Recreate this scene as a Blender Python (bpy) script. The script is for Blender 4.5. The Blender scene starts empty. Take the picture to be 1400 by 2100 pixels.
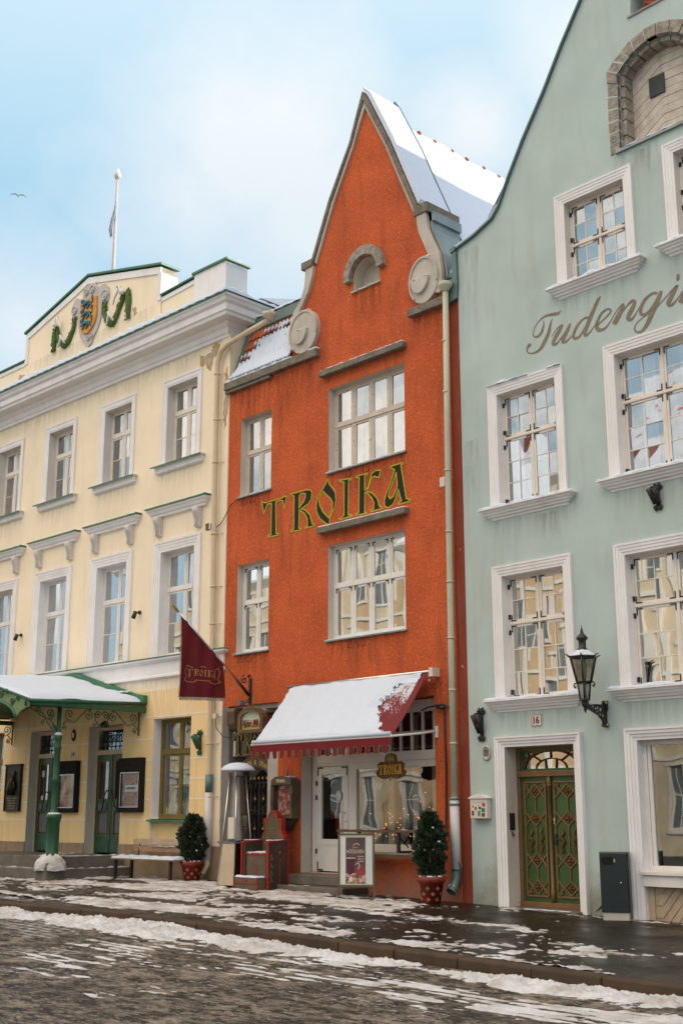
import bpy, math, random
import numpy as np
from mathutils import Vector, Matrix
from mathutils.geometry import tessellate_polygon
random.seed(7)
PI = math.pi
sc = bpy.context.scene
C = sc.collection
# ---------------------------------------------------------------- materials
MATS = {}
def nodes(name):
    m = bpy.data.materials.new(name); m.use_nodes = True
    nt = m.node_tree; nt.nodes.clear()
    out = nt.nodes.new('ShaderNodeOutputMaterial')
    return m, nt, out
class G:
    def __init__(s, nt): s.nt = nt
    def n(s, t, **kw):
        x = s.nt.nodes.new(t)
        for k, v in kw.items():
            if k.startswith('i_'):
                key = k[2:]
                key = int(key) if key.isdigit() else key.replace('_', ' ')
                x.inputs[key].default_value = v
            else: setattr(x, k, v)
        return x
    def l(s, a, b): s.nt.links.new(a, b)
    def ramp(s, fac, stops):
        r = s.nt.nodes.new('ShaderNodeValToRGB')
        while len(r.color_ramp.elements) < len(stops): r.color_ramp.elements.new(.5)
        for e, (p, c) in zip(r.color_ramp.elements, stops):
            e.position = p; e.color = (c[0], c[1], c[2], 1) if isinstance(c, (tuple, list)) else (c, c, c, 1)
        s.l(fac, r.inputs[0]); return r.outputs[0]
    def mix(s, f, a, b, mode='MIX'):
        x = s.nt.nodes.new('ShaderNodeMix'); x.data_type = 'RGBA'; x.blend_type = mode
        for i, v in ((0, f), (6, a), (7, b)):
            if isinstance(v, (int, float)): x.inputs[i].default_value = v if i == 0 else (v, v, v, 1)
            elif isinstance(v, tuple): x.inputs[i].default_value = (*v[:3], 1)
            else: s.l(v, x.inputs[i])
        return x.outputs[2]
    def math(s, op, a, b=0.0, clamp=False):
        x = s.nt.nodes.new('ShaderNodeMath'); x.operation = op; x.use_clamp = clamp
        for i, v in ((0, a), (1, b)):
            if isinstance(v, (int, float)): x.inputs[i].default_value = v
            else: s.l(v, x.inputs[i])
        return x.outputs[0]
    def co(s, sx=1, sy=1, sz=1, kind='Object'):
        t = s.n('ShaderNodeTexCoord'); mp = s.n('ShaderNodeMapping')
        mp.inputs['Scale'].default_value = (sx, sy, sz); s.l(t.outputs[kind], mp.inputs[0]); return mp.outputs[0]
    def noise(s, vec, scale, detail=4, rough=.55, out=0):
        x = s.n('ShaderNodeTexNoise'); x.inputs['Scale'].default_value = scale; x.inputs['Detail'].default_value = detail
        x.inputs['Roughness'].default_value = rough; s.l(vec, x.inputs['Vector']); return x.outputs[out]
    def bump(s, h, st=.3, dist=.01, nrm=None):
        b = s.n('ShaderNodeBump'); b.inputs['Strength'].default_value = st; b.inputs['Distance'].default_value = dist
        s.l(h, b.inputs['Height'])
        if nrm is not None: s.l(nrm, b.inputs['Normal'])
        return b.outputs[0]
def col(c, k): return tuple(min(1, v * k) for v in c)
def mk(name, base, rough=.7, var=.12, vs=3., bs=60., bst=.25, bd=.004, metal=0., stain=0., stainc=(.12, .09, .06), spec=.3, chip=None, chip_thr=.66, chip_sc=2.2, grain=None, damp=None):
    """general procedural surface: patchy tone, fine bump, vertical weather streaks, chips"""
    m, nt, out = nodes(name); g = G(nt)
    b = g.n('ShaderNodeBsdfPrincipled'); g.l(b.outputs[0], out.inputs[0])
    v = g.co()
    n1 = g.noise(v, vs, 5)
    c = g.mix(g.ramp(n1, [(.3, 0.), (.7, 1.)]), col(base, 1 - var), col(base, 1 + var))
    if grain:   # speckle
        n3 = g.noise(v, grain[0], 2, .6)
        c = g.mix(g.ramp(n3, [(grain[1], 0.), (grain[1] + .12, 1.)]), c, col(base, grain[2]))
        n4 = g.noise(v, grain[0] * .6, 1, .5)
        c = g.mix(g.ramp(n4, [(.57, 0.), (.70, .7 if grain[2] < .8 else .12)]), c, tuple(min(1, v * 1.3 + .02) for v in base))
    if stain:
        vv = g.co(2.2, 2.2, .35)
        n2 = g.noise(vv, 1.3, 6, .62)
        f = g.ramp(n2, [(.52, 0.), (.75, stain)])
        c = g.mix(f, c, stainc)
    if chip:
        n5 = g.noise(v, chip_sc, 8, .62)
        f = g.ramp(n5, [(chip_thr, 0.), (chip_thr + .015, 1.)])
        c = g.mix(f, c, chip)
    if damp:    # splash dirt and damp rising from the pavement
        sp_ = g.n('ShaderNodeSeparateXYZ'); g.l(v, sp_.inputs[0])
        zz = g.math('ADD', sp_.outputs[2], g.math('MULTIPLY', g.math('SUBTRACT', g.noise(v, 2.6, 7, .7), .5), 1.5))
        c = g.mix(g.ramp(zz, [(damp[1] * .0, damp[2]), (damp[1], 0.)]), c, damp[0])
    g.l(c, b.inputs['Base Color'])
    b.inputs['Roughness'].default_value = rough; b.inputs['Metallic'].default_value = metal
    b.inputs['Specular IOR Level'].default_value = spec
    n6 = g.noise(v, bs, 3, .6)
    g.l(g.bump(n6, bst, bd), b.inputs['Normal'])
    MATS[name] = m; return m
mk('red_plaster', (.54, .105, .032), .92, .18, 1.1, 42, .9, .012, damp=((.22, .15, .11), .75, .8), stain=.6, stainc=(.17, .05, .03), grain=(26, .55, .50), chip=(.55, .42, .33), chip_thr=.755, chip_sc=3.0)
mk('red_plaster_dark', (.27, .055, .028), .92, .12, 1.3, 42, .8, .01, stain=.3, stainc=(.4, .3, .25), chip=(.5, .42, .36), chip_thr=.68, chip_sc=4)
mk('yellow_plaster', (.88, .75, .57), .9, .05, .8, 70, .25, .003, stain=.22, stainc=(.55, .42, .28))
mk('yellow_plaster_low', (.86, .63, .33), .9, .06, .9, 70, .25, .003, damp=((.35, .25, .15), 1.2, .5), stain=.3, stainc=(.42, .27, .12))
mk('green_plaster', (.445, .525, .505), .9, .09, .8, 46, .45, .005, damp=((.24, .22, .15), .7, .75), stain=.42, stainc=(.36, .33, .25), grain=(60, .60, .93), chip=(.47, .42, .35), chip_thr=.78, chip_sc=2.1)
mk('white_trim', (.80, .77, .77), .65, .05, 2., 80, .15, .002, stain=.25, stainc=(.45, .38, .32))
mk('grey_trim', (.64, .60, .57), .8, .06, 2., 60, .3, .003, stain=.3, stainc=(.33, .28, .22))
mk('cream_reveal', (.58, .52, .45), .85, .07, 2., 70, .25, .002, stain=.4, stainc=(.25, .2, .15))
mk('grey_pillar', (.20, .19, .18), .9, .15, 2., 50, .4, .004, stain=.3, stainc=(.1, .09, .08))
mk('stone', (.20, .17, .135), .95, .25, 4., 30, .9, .02, stain=.4, stainc=(.07, .06, .05), grain=(26, .56, .5))
mk('stone_light', (.50, .45, .40), .9, .12, 2.5, 45, .5, .006, stain=.3, stainc=(.2, .17, .14))
mk('rubble_stone', (.31, .27, .23), .95, .35, 9., 16, 1., .03, stain=.4, stainc=(.08, .07, .06))
mk('plinth_stone', (.33, .24, .16), .9, .18, 3., 30, .5, .008, stain=.5, stainc=(.1, .08, .06))
mk('step_stone', (.13, .11, .09), .6, .25, 4., 25, .7, .01, stain=.3, stainc=(.05, .045, .04), spec=.5)
mk('old_frame', (.58, .50, .42), .6, .08, 4., 60, .3, .003, stain=.3, stainc=(.3, .24, .18), chip=(.13, .09, .06), chip_thr=.64, chip_sc=14)
mk('white_frame', (.74, .70, .67), .5, .05, 4., 60, .2, .002, stain=.2, stainc=(.4, .33, .28))
mk('cream_frame', (.74, .67, .60), .5, .05, 4., 60, .2, .002, stain=.25, stainc=(.42, .32, .24), chip=(.42, .2, .08), chip_thr=.73, chip_sc=6)
mk('tan_frame', (.52, .42, .31), .5, .08, 4., 60, .2, .002, stain=.3, stainc=(.3, .22, .16))
mk('olive_frame', (.16, .12, .03), .45, .15, 4., 60, .2, .002)
mk('green_paint', (.014, .080, .034), .38, .2, 5., 40, .2, .002, stain=.3, stainc=(.02, .07, .04), spec=.5)
mk('green_flashing', (.035, .15, .075), .45, .25, 3., 30, .3, .003, stain=.4, stainc=(.10, .16, .12), spec=.5)
mk('green_iron', (.012, .10, .045), .4, .2, 5., 40, .2, .002, spec=.5)
mk('pale_green_iron', (.16, .23, .10), .5, .2, 5., 40, .2, .002)
mk('door_green', (.035, .085, .02), .35, .15, 4., 50, .2, .002, spec=.5)
mk('door_brown', (.17, .085, .035), .45, .2, 6., 50, .3, .002, spec=.5)
mk('carved_brown', (.12, .055, .015), .5, .4, 20., 40, .8, .008)
mk('brown_wood', (.12, .065, .032), .55, .25, 6., 30, .3, .004, spec=.4)
mk('board_wood', (.46, .35, .25), .7, .15, 6., 30, .4, .004, stain=.3, stainc=(.2, .14, .1))
mk('bleached_wood', (.55, .48, .41), .8, .18, 5., 22, .7, .01, stain=.5, stainc=(.2, .17, .14))
mk('bench_wood', (.32, .20, .13), .6, .2, 8., 40, .3, .003)
mk('grey_panel', (.13, .14, .16), .5, .12, 4., 50, .2, .002)
mk('black_iron', (.018, .016, .014), .45, .3, 8., 40, .3, .003, spec=.5)
mk('rust_iron', (.06, .035, .025), .7, .3, 8., 40, .3, .003)
mk('bin_metal', (.010, .016, .016), .38, .15, 3., 60, .1, .001, spec=.5)
mk('zinc', (.25, .29, .29), .45, .15, 2., 30, .2, .003, metal=.5, stain=.3, stainc=(.1, .12, .12))
mk('zinc_green', (.12, .19, .18), .5, .15, 2., 30, .2, .003, metal=.3, stain=.3, stainc=(.06, .09, .09))
mk('steel', (.62, .60, .57), .28, .08, 3., 20, .1, .002, metal=1.)
mk('steel_warm', (.62, .50, .38), .22, .08, 3., 8, .25, .01, metal=1.)
mk('pipe_cream', (.62, .50, .34), .5, .05, 3., 40, .15, .002, stain=.25, stainc=(.35, .26, .17))
mk('pipe_green', (.48, .47, .36), .5, .05, 3., 40, .15, .002, stain=.25, stainc=(.3, .27, .2))
mk('pipe_white', (.62, .60, .60), .5, .05, 3., 40, .15, .002, stain=.3, stainc=(.1, .12, .12), chip=(.05, .06, .08), chip_thr=.73, chip_sc=14)
mk('roof_tile', (.42, .10, .035), .75, .3, 7., 30, .4, .004, stain=.3, stainc=(.12, .06, .04))
mk('awning_red', (.15, .008, .012), .8, .15, 4., 120, .3, .001)
mk('flag_red', (.13, .012, .018), .85, .2, 3., 160, .3, .001)
mk('gold_thread', (.40, .19, .08), .6, .15, 20., 80, .2, .001)
mk('gold', (.55, .33, .07), .35, .25, 12., 60, .2, .002, metal=.6)
mk('dull_gold', (.24, .20, .07), .45, .3, 12., 60, .2, .002, metal=.4)
mk('fringe', (.42, .36, .26), .9, .2, 20., 120, .5, .003)
mk('letter_black', (.022, .019, .012), .85, .3, 20., 60, .6, .006)
mk('letter_yellow', (.42, .36, .025), .8, .2, 20., 60, .3, .003)
mk('letter_brown', (.235, .18, .13), .85, .12, 8., 60, .3, .002)
mk('letter_dark', (.10, .06, .05), .8, .1, 8., 60, .1, .001)
mk('letter_red', (.30, .05, .035), .8, .1, 8., 60, .1, .001)
mk('letter_gold', (.66, .36, .05), .5, .2, 12., 60, .2, .001)
mk('letter_cream', (.66, .56, .44), .6, .1, 12., 60, .2, .001)
mk('plate_cream', (.66, .58, .50), .5, .05, 8., 60, .1, .001)
mk('shield_gold', (.62, .26, .04), .5, .12, 4., 40, .2, .002)
mk('lion_blue', (.035, .16, .22), .5, .25, 12., 40, .4, .004)
mk('garland_green', (.10, .15, .045), .8, .3, 16., 22, 1., .03)
mk('ornament_grey', (.50, .46, .45), .8, .08, 6., 30, .5, .01, stain=.3, stainc=(.28, .25, .24))
mk('throne_dark', (.045, .035, .028), .4, .2, 6., 40, .3, .002, spec=.5)
mk('throne_brown', (.115, .085, .055), .5, .3, 3., 14, .5, .004)
mk('bright_red', (.42, .02, .012), .5, .15, 6., 60, .2, .001)
mk('pot_red', (.22, .03, .018), .5, .25, 8., 40, .3, .003)
mk('pot_ochre', (.27, .085, .04), .6, .25, 8., 40, .3, .003)
mk('brick_red', (.25, .06, .035), .85, .3, 8., 30, .6, .008)
mk('poster_brown', (.10, .055, .05), .5, .2, 6., 60, .1, .001)
mk('poster_white', (.60, .61, .63), .4, .06, 6., 60, .1, .001)
mk('poster_red', (.30, .04, .035), .5, .3, 9., 60, .1, .001)
mk('poster_tan', (.50, .33, .26), .5, .3, 5., 60, .1, .001)
mk('wine', (.08, .012, .02), .3, .3, 6., 60, .1, .001)
mk('slate_board', (.03, .035, .035), .5, .2, 6., 60, .1, .001)
mk('bronze', (.035, .026, .018), .45, .3, 10., 30, .6, .008, metal=.5)
mk('curtain', (.66, .70, .74), .9, .05, 2., 100, .2, .001)
mk('curtain_warm', (.78, .68, .52), .9, .05, 2., 100, .2, .001)
mk('curtain_green', (.17, .23, .18), .9, .1, 2., 100, .2, .001)
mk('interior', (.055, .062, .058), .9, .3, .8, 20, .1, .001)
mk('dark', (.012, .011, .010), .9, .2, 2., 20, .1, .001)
mk('opposite_cream', (.62, .50, .34), .9, .08, .5, 20, .2, .002)
mk('opposite_white', (.70, .66, .58), .9, .06, .5, 20, .2, .002)
mk('opposite_ochre', (.56, .38, .22), .9, .08, .5, 20, .2, .002)
mk('toy_red', (.4, .05, .03), .6); mk('toy_gold', (.5, .35, .08), .6); mk('toy_white', (.7, .66, .6), .6); mk('toy_green', (.08, .25, .1), .6)
mk('rope_grey', (.22, .2, .18), .7)
mk('soil', (.04, .03, .02), .9)

def mk_snow(name, tint=(.80, .83, .88), dirt=.0):
    m, nt, out = nodes(name); g = G(nt)
    b = g.n('ShaderNodeBsdfPrincipled'); g.l(b.outputs[0], out.inputs[0])
    v = g.co()
    n = g.noise(v, 5, 8, .65)
    c = g.mix(g.ramp(n, [(.35, 0.), (.7, 1.)]), tint, col(tint, 1.04))
    if dirt:
        n2 = g.noise(v, 2.2, 8, .7)
        c = g.mix(g.ramp(n2, [(.40, 0.), (.62, dirt)]), c, (.30, .25, .21))
        n3 = g.noise(v, 38, 3, .7)
        c = g.mix(g.ramp(n3, [(.55, 0.), (.72, dirt * .8)]), c, (.22, .18, .15))
    g.l(c, b.inputs['Base Color']); b.inputs['Roughness'].default_value = .75
    b.inputs['Specular IOR Level'].default_value = .2
    h = g.noise(v, 28, 6, .7)
    g.l(g.bump(h, .5, .02), b.inputs['Normal'])
    MATS[name] = m
mk_snow('snow', (.60, .66, .77)); mk_snow('slush', (.62, .61, .63), .9); mk_snow('bank_snow', (.64, .63, .65), .62)

def mk_glass(name, refl=.4, tint=(.75, .8, .8), wav=.35, wsc=1.6):
    m, nt, out = nodes(name); g = G(nt)
    tr = g.n('ShaderNodeBsdfTransparent'); tr.inputs[0].default_value = (*tint, 1)
    gl = g.n('ShaderNodeBsdfGlossy'); gl.inputs['Roughness'].default_value = .015
    gl.inputs[0].default_value = (1, 1, 1, 1)
    v = g.co(1, 1, .8)
    n = g.noise(v, wsc, 1, .4)
    bp = g.bump(n, wav, .035); g.l(bp, gl.inputs['Normal'])
    ms = g.n('ShaderNodeMixShader')
    fr = g.n('ShaderNodeLayerWeight'); fr.inputs['Blend'].default_value = .25
    dirt = g.noise(g.co(), 3.5, 6, .6)
    f = g.math('ADD', g.math('MULTIPLY', fr.outputs['Fresnel'], .5), refl)
    f = g.math('ADD', f, g.math('MULTIPLY', g.math('SUBTRACT', dirt, .5), .2), True)
    g.l(f, ms.inputs[0]); g.l(tr.outputs[0], ms.inputs[1]); g.l(gl.outputs[0], ms.inputs[2])
    g.l(ms.outputs[0], out.inputs[0]); MATS[name] = m
mk_glass('glass_upper', .42, wav=.10, wsc=1.2); mk_glass('glass_wavy', .52, wav=.10, wsc=1.2); mk_glass('glass_shop', .22, wav=.16, wsc=1.1)
mk_glass('glass_lamp', .12, (.62, .58, .5), .05)
mk_glass('glass_case', .0, (.95, .95, .95), .05)
mk('opposite_pane', (.16, .17, .17), .3)

def mk_emit(name, c, s):
    m, nt, out = nodes(name); g = G(nt)
    e = g.n('ShaderNodeEmission'); e.inputs[0].default_value = (*c, 1); e.inputs[1].default_value = s
    g.l(e.outputs[0], out.inputs[0]); MATS[name] = m
mk_emit('fairy_light', (1, .30, .05), 5.)

def mk_canvas():
    m, nt, out = nodes('awning_canvas'); g = G(nt); b = g.n('ShaderNodeBsdfPrincipled'); g.l(b.outputs[0], out.inputs[0]); b.inputs['Roughness'].default_value = .8
    v = g.co(); sp = g.n('ShaderNodeSeparateXYZ'); g.l(v, sp.inputs[0])
    n = g.noise(g.co(1, 1, .6), 30, 6, .75); n2 = g.noise(v, 3.5, 4, .6)
    q = g.math('ADD', g.math('ADD', n, g.math('MULTIPLY', n2, .55)), g.math('MULTIPLY', g.math('SUBTRACT', sp.outputs[2], 3.70), .34))
    q = g.math('SUBTRACT', q, g.ramp(sp.outputs[0], [(0., 0.), (1., 0.)]))
    edge = g.ramp(g.math('SUBTRACT', sp.outputs[0], 5.60), [(.80, 0.), (.90, .5)])
    g.l(g.mix(g.ramp(g.math('SUBTRACT', q, edge), [(.80, 0.), (.84, .9)]), (.15, .008, .012), (.62, .66, .74)), b.inputs['Base Color']); MATS['awning_canvas'] = m
mk_canvas()
def mk_painting():
    m, nt, out = nodes('painting'); g = G(nt)
    b = g.n('ShaderNodeBsdfPrincipled'); g.l(b.outputs[0], out.inputs[0])
    t = g.n('ShaderNodeTexCoord'); sep = g.n('ShaderNodeSeparateXYZ'); g.l(t.outputs['Object'], sep.inputs[0])
    base = g.ramp(g.math('MULTIPLY', sep.outputs[2], 2.4), [(.0, (.42, .27, .05)), (.35, (.5, .36, .12)), (.6, (.62, .58, .42)), (1., (.45, .5, .4))])
    v = g.co(9, 1, 14); n = g.noise(v, 1.6, 5, .6)
    band = g.math('MULTIPLY', g.ramp(sep.outputs[2], [(.10, 0.), (.14, 1.), (.25, 1.), (.31, 0.)]), g.ramp(n, [(.47, 0.), (.54, 1.)]))
    g.l(g.mix(band, base, (.12, .03, .015)), b.inputs['Base Color']); b.inputs['Roughness'].default_value = .5
    MATS['painting'] = m
mk_painting()
def mk_poster(name, a, b_, c_, sx=6, sz=3):
    m, nt, out = nodes(name); g = G(nt)
    b = g.n('ShaderNodeBsdfPrincipled'); g.l(b.outputs[0], out.inputs[0])
    n = g.noise(g.co(sx, 1, sz), 1.4, 3, .5)
    g.l(g.ramp(n, [(.35, a), (.5, b_), (.62, c_)]), b.inputs['Base Color']); b.inputs['Roughness'].default_value = .4
    MATS[name] = m
mk_poster('poster_city', (.12, .09, .10), (.42, .33, .27), (.30, .10, .07), 5, 9)
mk_poster('poster_stage', (.10, .05, .035), (.45, .28, .18), (.62, .5, .4), 3, 2)
mk_poster('menu_print', (.20, .03, .025), (.40, .10, .08), (.55, .42, .38), 6, 7)
mk_poster('mulled_print', (.05, .02, .02), (.35, .12, .08), (.55, .42, .33), 10, 12)
def mk_stain(name, c, s=1.):
    m, nt, out = nodes(name); g = G(nt)
    tr = g.n('ShaderNodeBsdfTransparent'); df = g.n('ShaderNodeBsdfDiffuse'); df.inputs[0].default_value = (*c, 1); ms = g.n('ShaderNodeMixShader')
    n = g.noise(g.co(5, 1, .5), 1.5, 6, .68); n2 = g.noise(g.co(1, 1, 1), 7, 4, .6)
    t = g.n('ShaderNodeTexCoord'); sp = g.n('ShaderNodeSeparateXYZ'); g.l(t.outputs['Generated'], sp.inputs[0])
    fz = g.math('POWER', sp.outputs[2], 1.7); ex = g.ramp(sp.outputs[0], [(0., 0.), (.08, 1.), (.92, 1.), (1., 0.)])
    f = g.math('MULTIPLY', g.ramp(n, [(.42, 0.), (.72, 1.)]), fz); f = g.math('MULTIPLY', f, ex); f = g.math('MULTIPLY', f, g.math('ADD', n2, .35)); f = g.math('MULTIPLY', f, s, True)
    g.l(f, ms.inputs[0]); g.l(tr.outputs[0], ms.inputs[1]); g.l(df.outputs[0], ms.inputs[2]); g.l(ms.outputs[0], out.inputs[0]); MATS[name] = m
mk_stain('stain_dark', (.07, .03, .02), .55); mk_stain('stain_grey', (.26, .22, .17), .36); mk_stain('stain_rust', (.32, .17, .07), .6)

# ---- road / pavement
def mk_ground(name, stone, kind):
    m, nt, out = nodes(name); g = G(nt)
    b = g.n('ShaderNodeBsdfPrincipled'); g.l(b.outputs[0], out.inputs[0])
    v = g.co()
    if kind == 'road':
        vd = g.n('ShaderNodeVectorMath'); vd.operation = 'ADD'
        nz = g.noise(v, 3, 2, .5, out=1); sm = g.n('ShaderNodeVectorMath'); sm.operation = 'SCALE'; sm.inputs['Scale'].default_value = .09
        g.l(nz, sm.inputs[0]); g.l(v, vd.inputs[0]); g.l(sm.outputs[0], vd.inputs[1])
        br = g.n('ShaderNodeTexBrick'); br.inputs['Scale'].default_value = 1.; br.inputs['Mortar Size'].default_value = .022; br.inputs['Brick Width'].default_value = .30
        br.inputs['Row Height'].default_value = .19; br.inputs['Mortar Smooth'].default_value = .8
        br.inputs['Color1'].default_value = (.1, .1, .1, 1); br.inputs['Color2'].default_value = (.9, .9, .9, 1); br.inputs['Mortar'].default_value = (0, 0, 0, 1)
        g.l(vd.outputs[0], br.inputs['Vector']); edge = br.outputs['Fac']; tone = br.outputs['Color']
    else:
        br = g.n('ShaderNodeTexBrick'); br.inputs['Scale'].default_value = 1.; br.inputs['Mortar Size'].default_value = .012
        br.inputs['Brick Width'].default_value = .62; br.inputs['Row Height'].default_value = .42; br.inputs['Mortar Smooth'].default_value = .4
        br.inputs['Color1'].default_value = (.3, .3, .3, 1); br.inputs['Color2'].default_value = (.7, .7, .7, 1); br.inputs['Mortar'].default_value = (0, 0, 0, 1)
        g.l(v, br.inputs['Vector']); edge = br.outputs['Fac']; tone = br.outputs['Color']
    big = g.noise(v, .8, 6, .65)
    fine = g.noise(v, 30, 5, .7)
    c = g.mix(g.ramp(big, [(.35, 0.), (.65, 1.)]), col(stone, .7), col(stone, 1.35))
    tb = g.n('ShaderNodeRGBToBW'); g.l(tone, tb.inputs[0])
    c = g.mix(g.math('MULTIPLY', tb.outputs[0], .5), c, col(stone, 1.7))
    c = g.mix(g.math('MULTIPLY', edge, .75), c, (.016, .013, .011))
    # slush: granular brown-grey ice
    sl = g.noise(v, 1.6, 9, .72); sv = g.math('ADD', sl, g.math('MULTIPLY', g.math('SUBTRACT', fine, .5), .5))
    if kind == 'road':
        f = g.ramp(sv, [(.40, .12), (.58, .9)]); c = g.mix(f, c, (.30, .24, .19))
        m1 = g.noise(g.co(.5, 1, 1), 5.5, 9, .82); c = g.mix(g.ramp(m1, [(.455, .97), (.535, 0.)]), c, (.014, .010, .006))
        m2 = g.noise(g.co(.6, 1, 1), 19, 5, .8); c = g.mix(g.ramp(m2, [(.56, 0.), (.62, .6)]), c, (.46, .39, .32)); c = g.mix(g.ramp(m2, [(.38, .6), (.44, 0.)]), c, (.012, .009, .006))
    else:
        sep = g.n('ShaderNodeSeparateXYZ'); g.l(v, sep.inputs[0])
        gx = g.math('MULTIPLY', g.math('ADD', sep.outputs[0], 14.5), -.16, True)
        f = g.ramp(sv, [(.43, 0.), (.6, .72)]); f = g.math('MULTIPLY', f, gx); c = g.mix(f, c, (.30, .25, .215))
        m1 = g.noise(g.co(.5, 1, 1), 7, 7, .75); c = g.mix(g.ramp(m1, [(.42, .9), (.58, 0.)]), c, (.020, .015, .010)); c = g.mix(g.ramp(g.noise(g.co(.6, 1, 1), 16, 5, .7), [(.60, 0.), (.68, .35)]), c, (.26, .22, .18))
    # thin snow lying in the joints and hollows
    lo = g.noise(g.co(.55, 1, 1), .55, 6, .62)
    sn = g.math('ADD', lo, g.math('MULTIPLY', edge, .16 if kind == 'road' else .04))
    sn = g.math('ADD', sn, g.math('MULTIPLY', g.math('SUBTRACT', g.noise(v, 9, 4, .6), .5), .35))
    if kind == 'road': fs = g.ramp(sn, [(.70, 0.), (.74, .9)])
    else: fs = g.ramp(sn, [(.66, 0.), (.70, 1.)])
    c = g.mix(fs, c, (.66, .66, .69))
    g.l(c, b.inputs['Base Color'])
    wet = g.noise(v, .9, 4, .6)
    r = g.ramp(wet, [(.35, .16 if kind != 'road' else .32), (.65, .5 if kind != 'road' else .62)])
    r = g.mix(g.math('ADD', fs, g.math('MULTIPLY', f, .8), True), r, .85)
    g.l(r, b.inputs['Roughness'])
    b.inputs['Specular IOR Level'].default_value = .22 if kind == 'road' else .13
    h = g.math('SUBTRACT', g.math('MULTIPLY', fine, .4), edge)
    h = g.math('ADD', h, g.math('MULTIPLY', fs, .7)); h = g.math('ADD', h, g.math('MULTIPLY', sv, .8))
    g.l(g.bump(h, .8, .022 if kind == 'road' else .010), b.inputs['Normal'])
    MATS[name] = m
mk_ground('road_cobbles', (.030, .022, .015), 'road')
mk_ground('pavement_slabs', (.012, .009, .006), 'pave')
mk('kerb_stone', (.065, .040, .024), .7, .3, 3., 25, .8, .012, stain=.4, stainc=(.04, .03, .025))
mk('earth', (.12, .10, .09), .9, .2, .2)

def mk_foliage():
    m, nt, out = nodes('conifer'); g = G(nt)
    b = g.n('ShaderNodeBsdfPrincipled'); g.l(b.outputs[0], out.inputs[0])
    n = g.noise(g.co(), 14, 3)
    g.l(g.ramp(n, [(.3, (.012, .022, .010)), (.7, (.04, .06, .024))]), b.inputs['Base Color']); b.inputs['Roughness'].default_value = .7
    MATS['conifer'] = m
mk_foliage()

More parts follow.
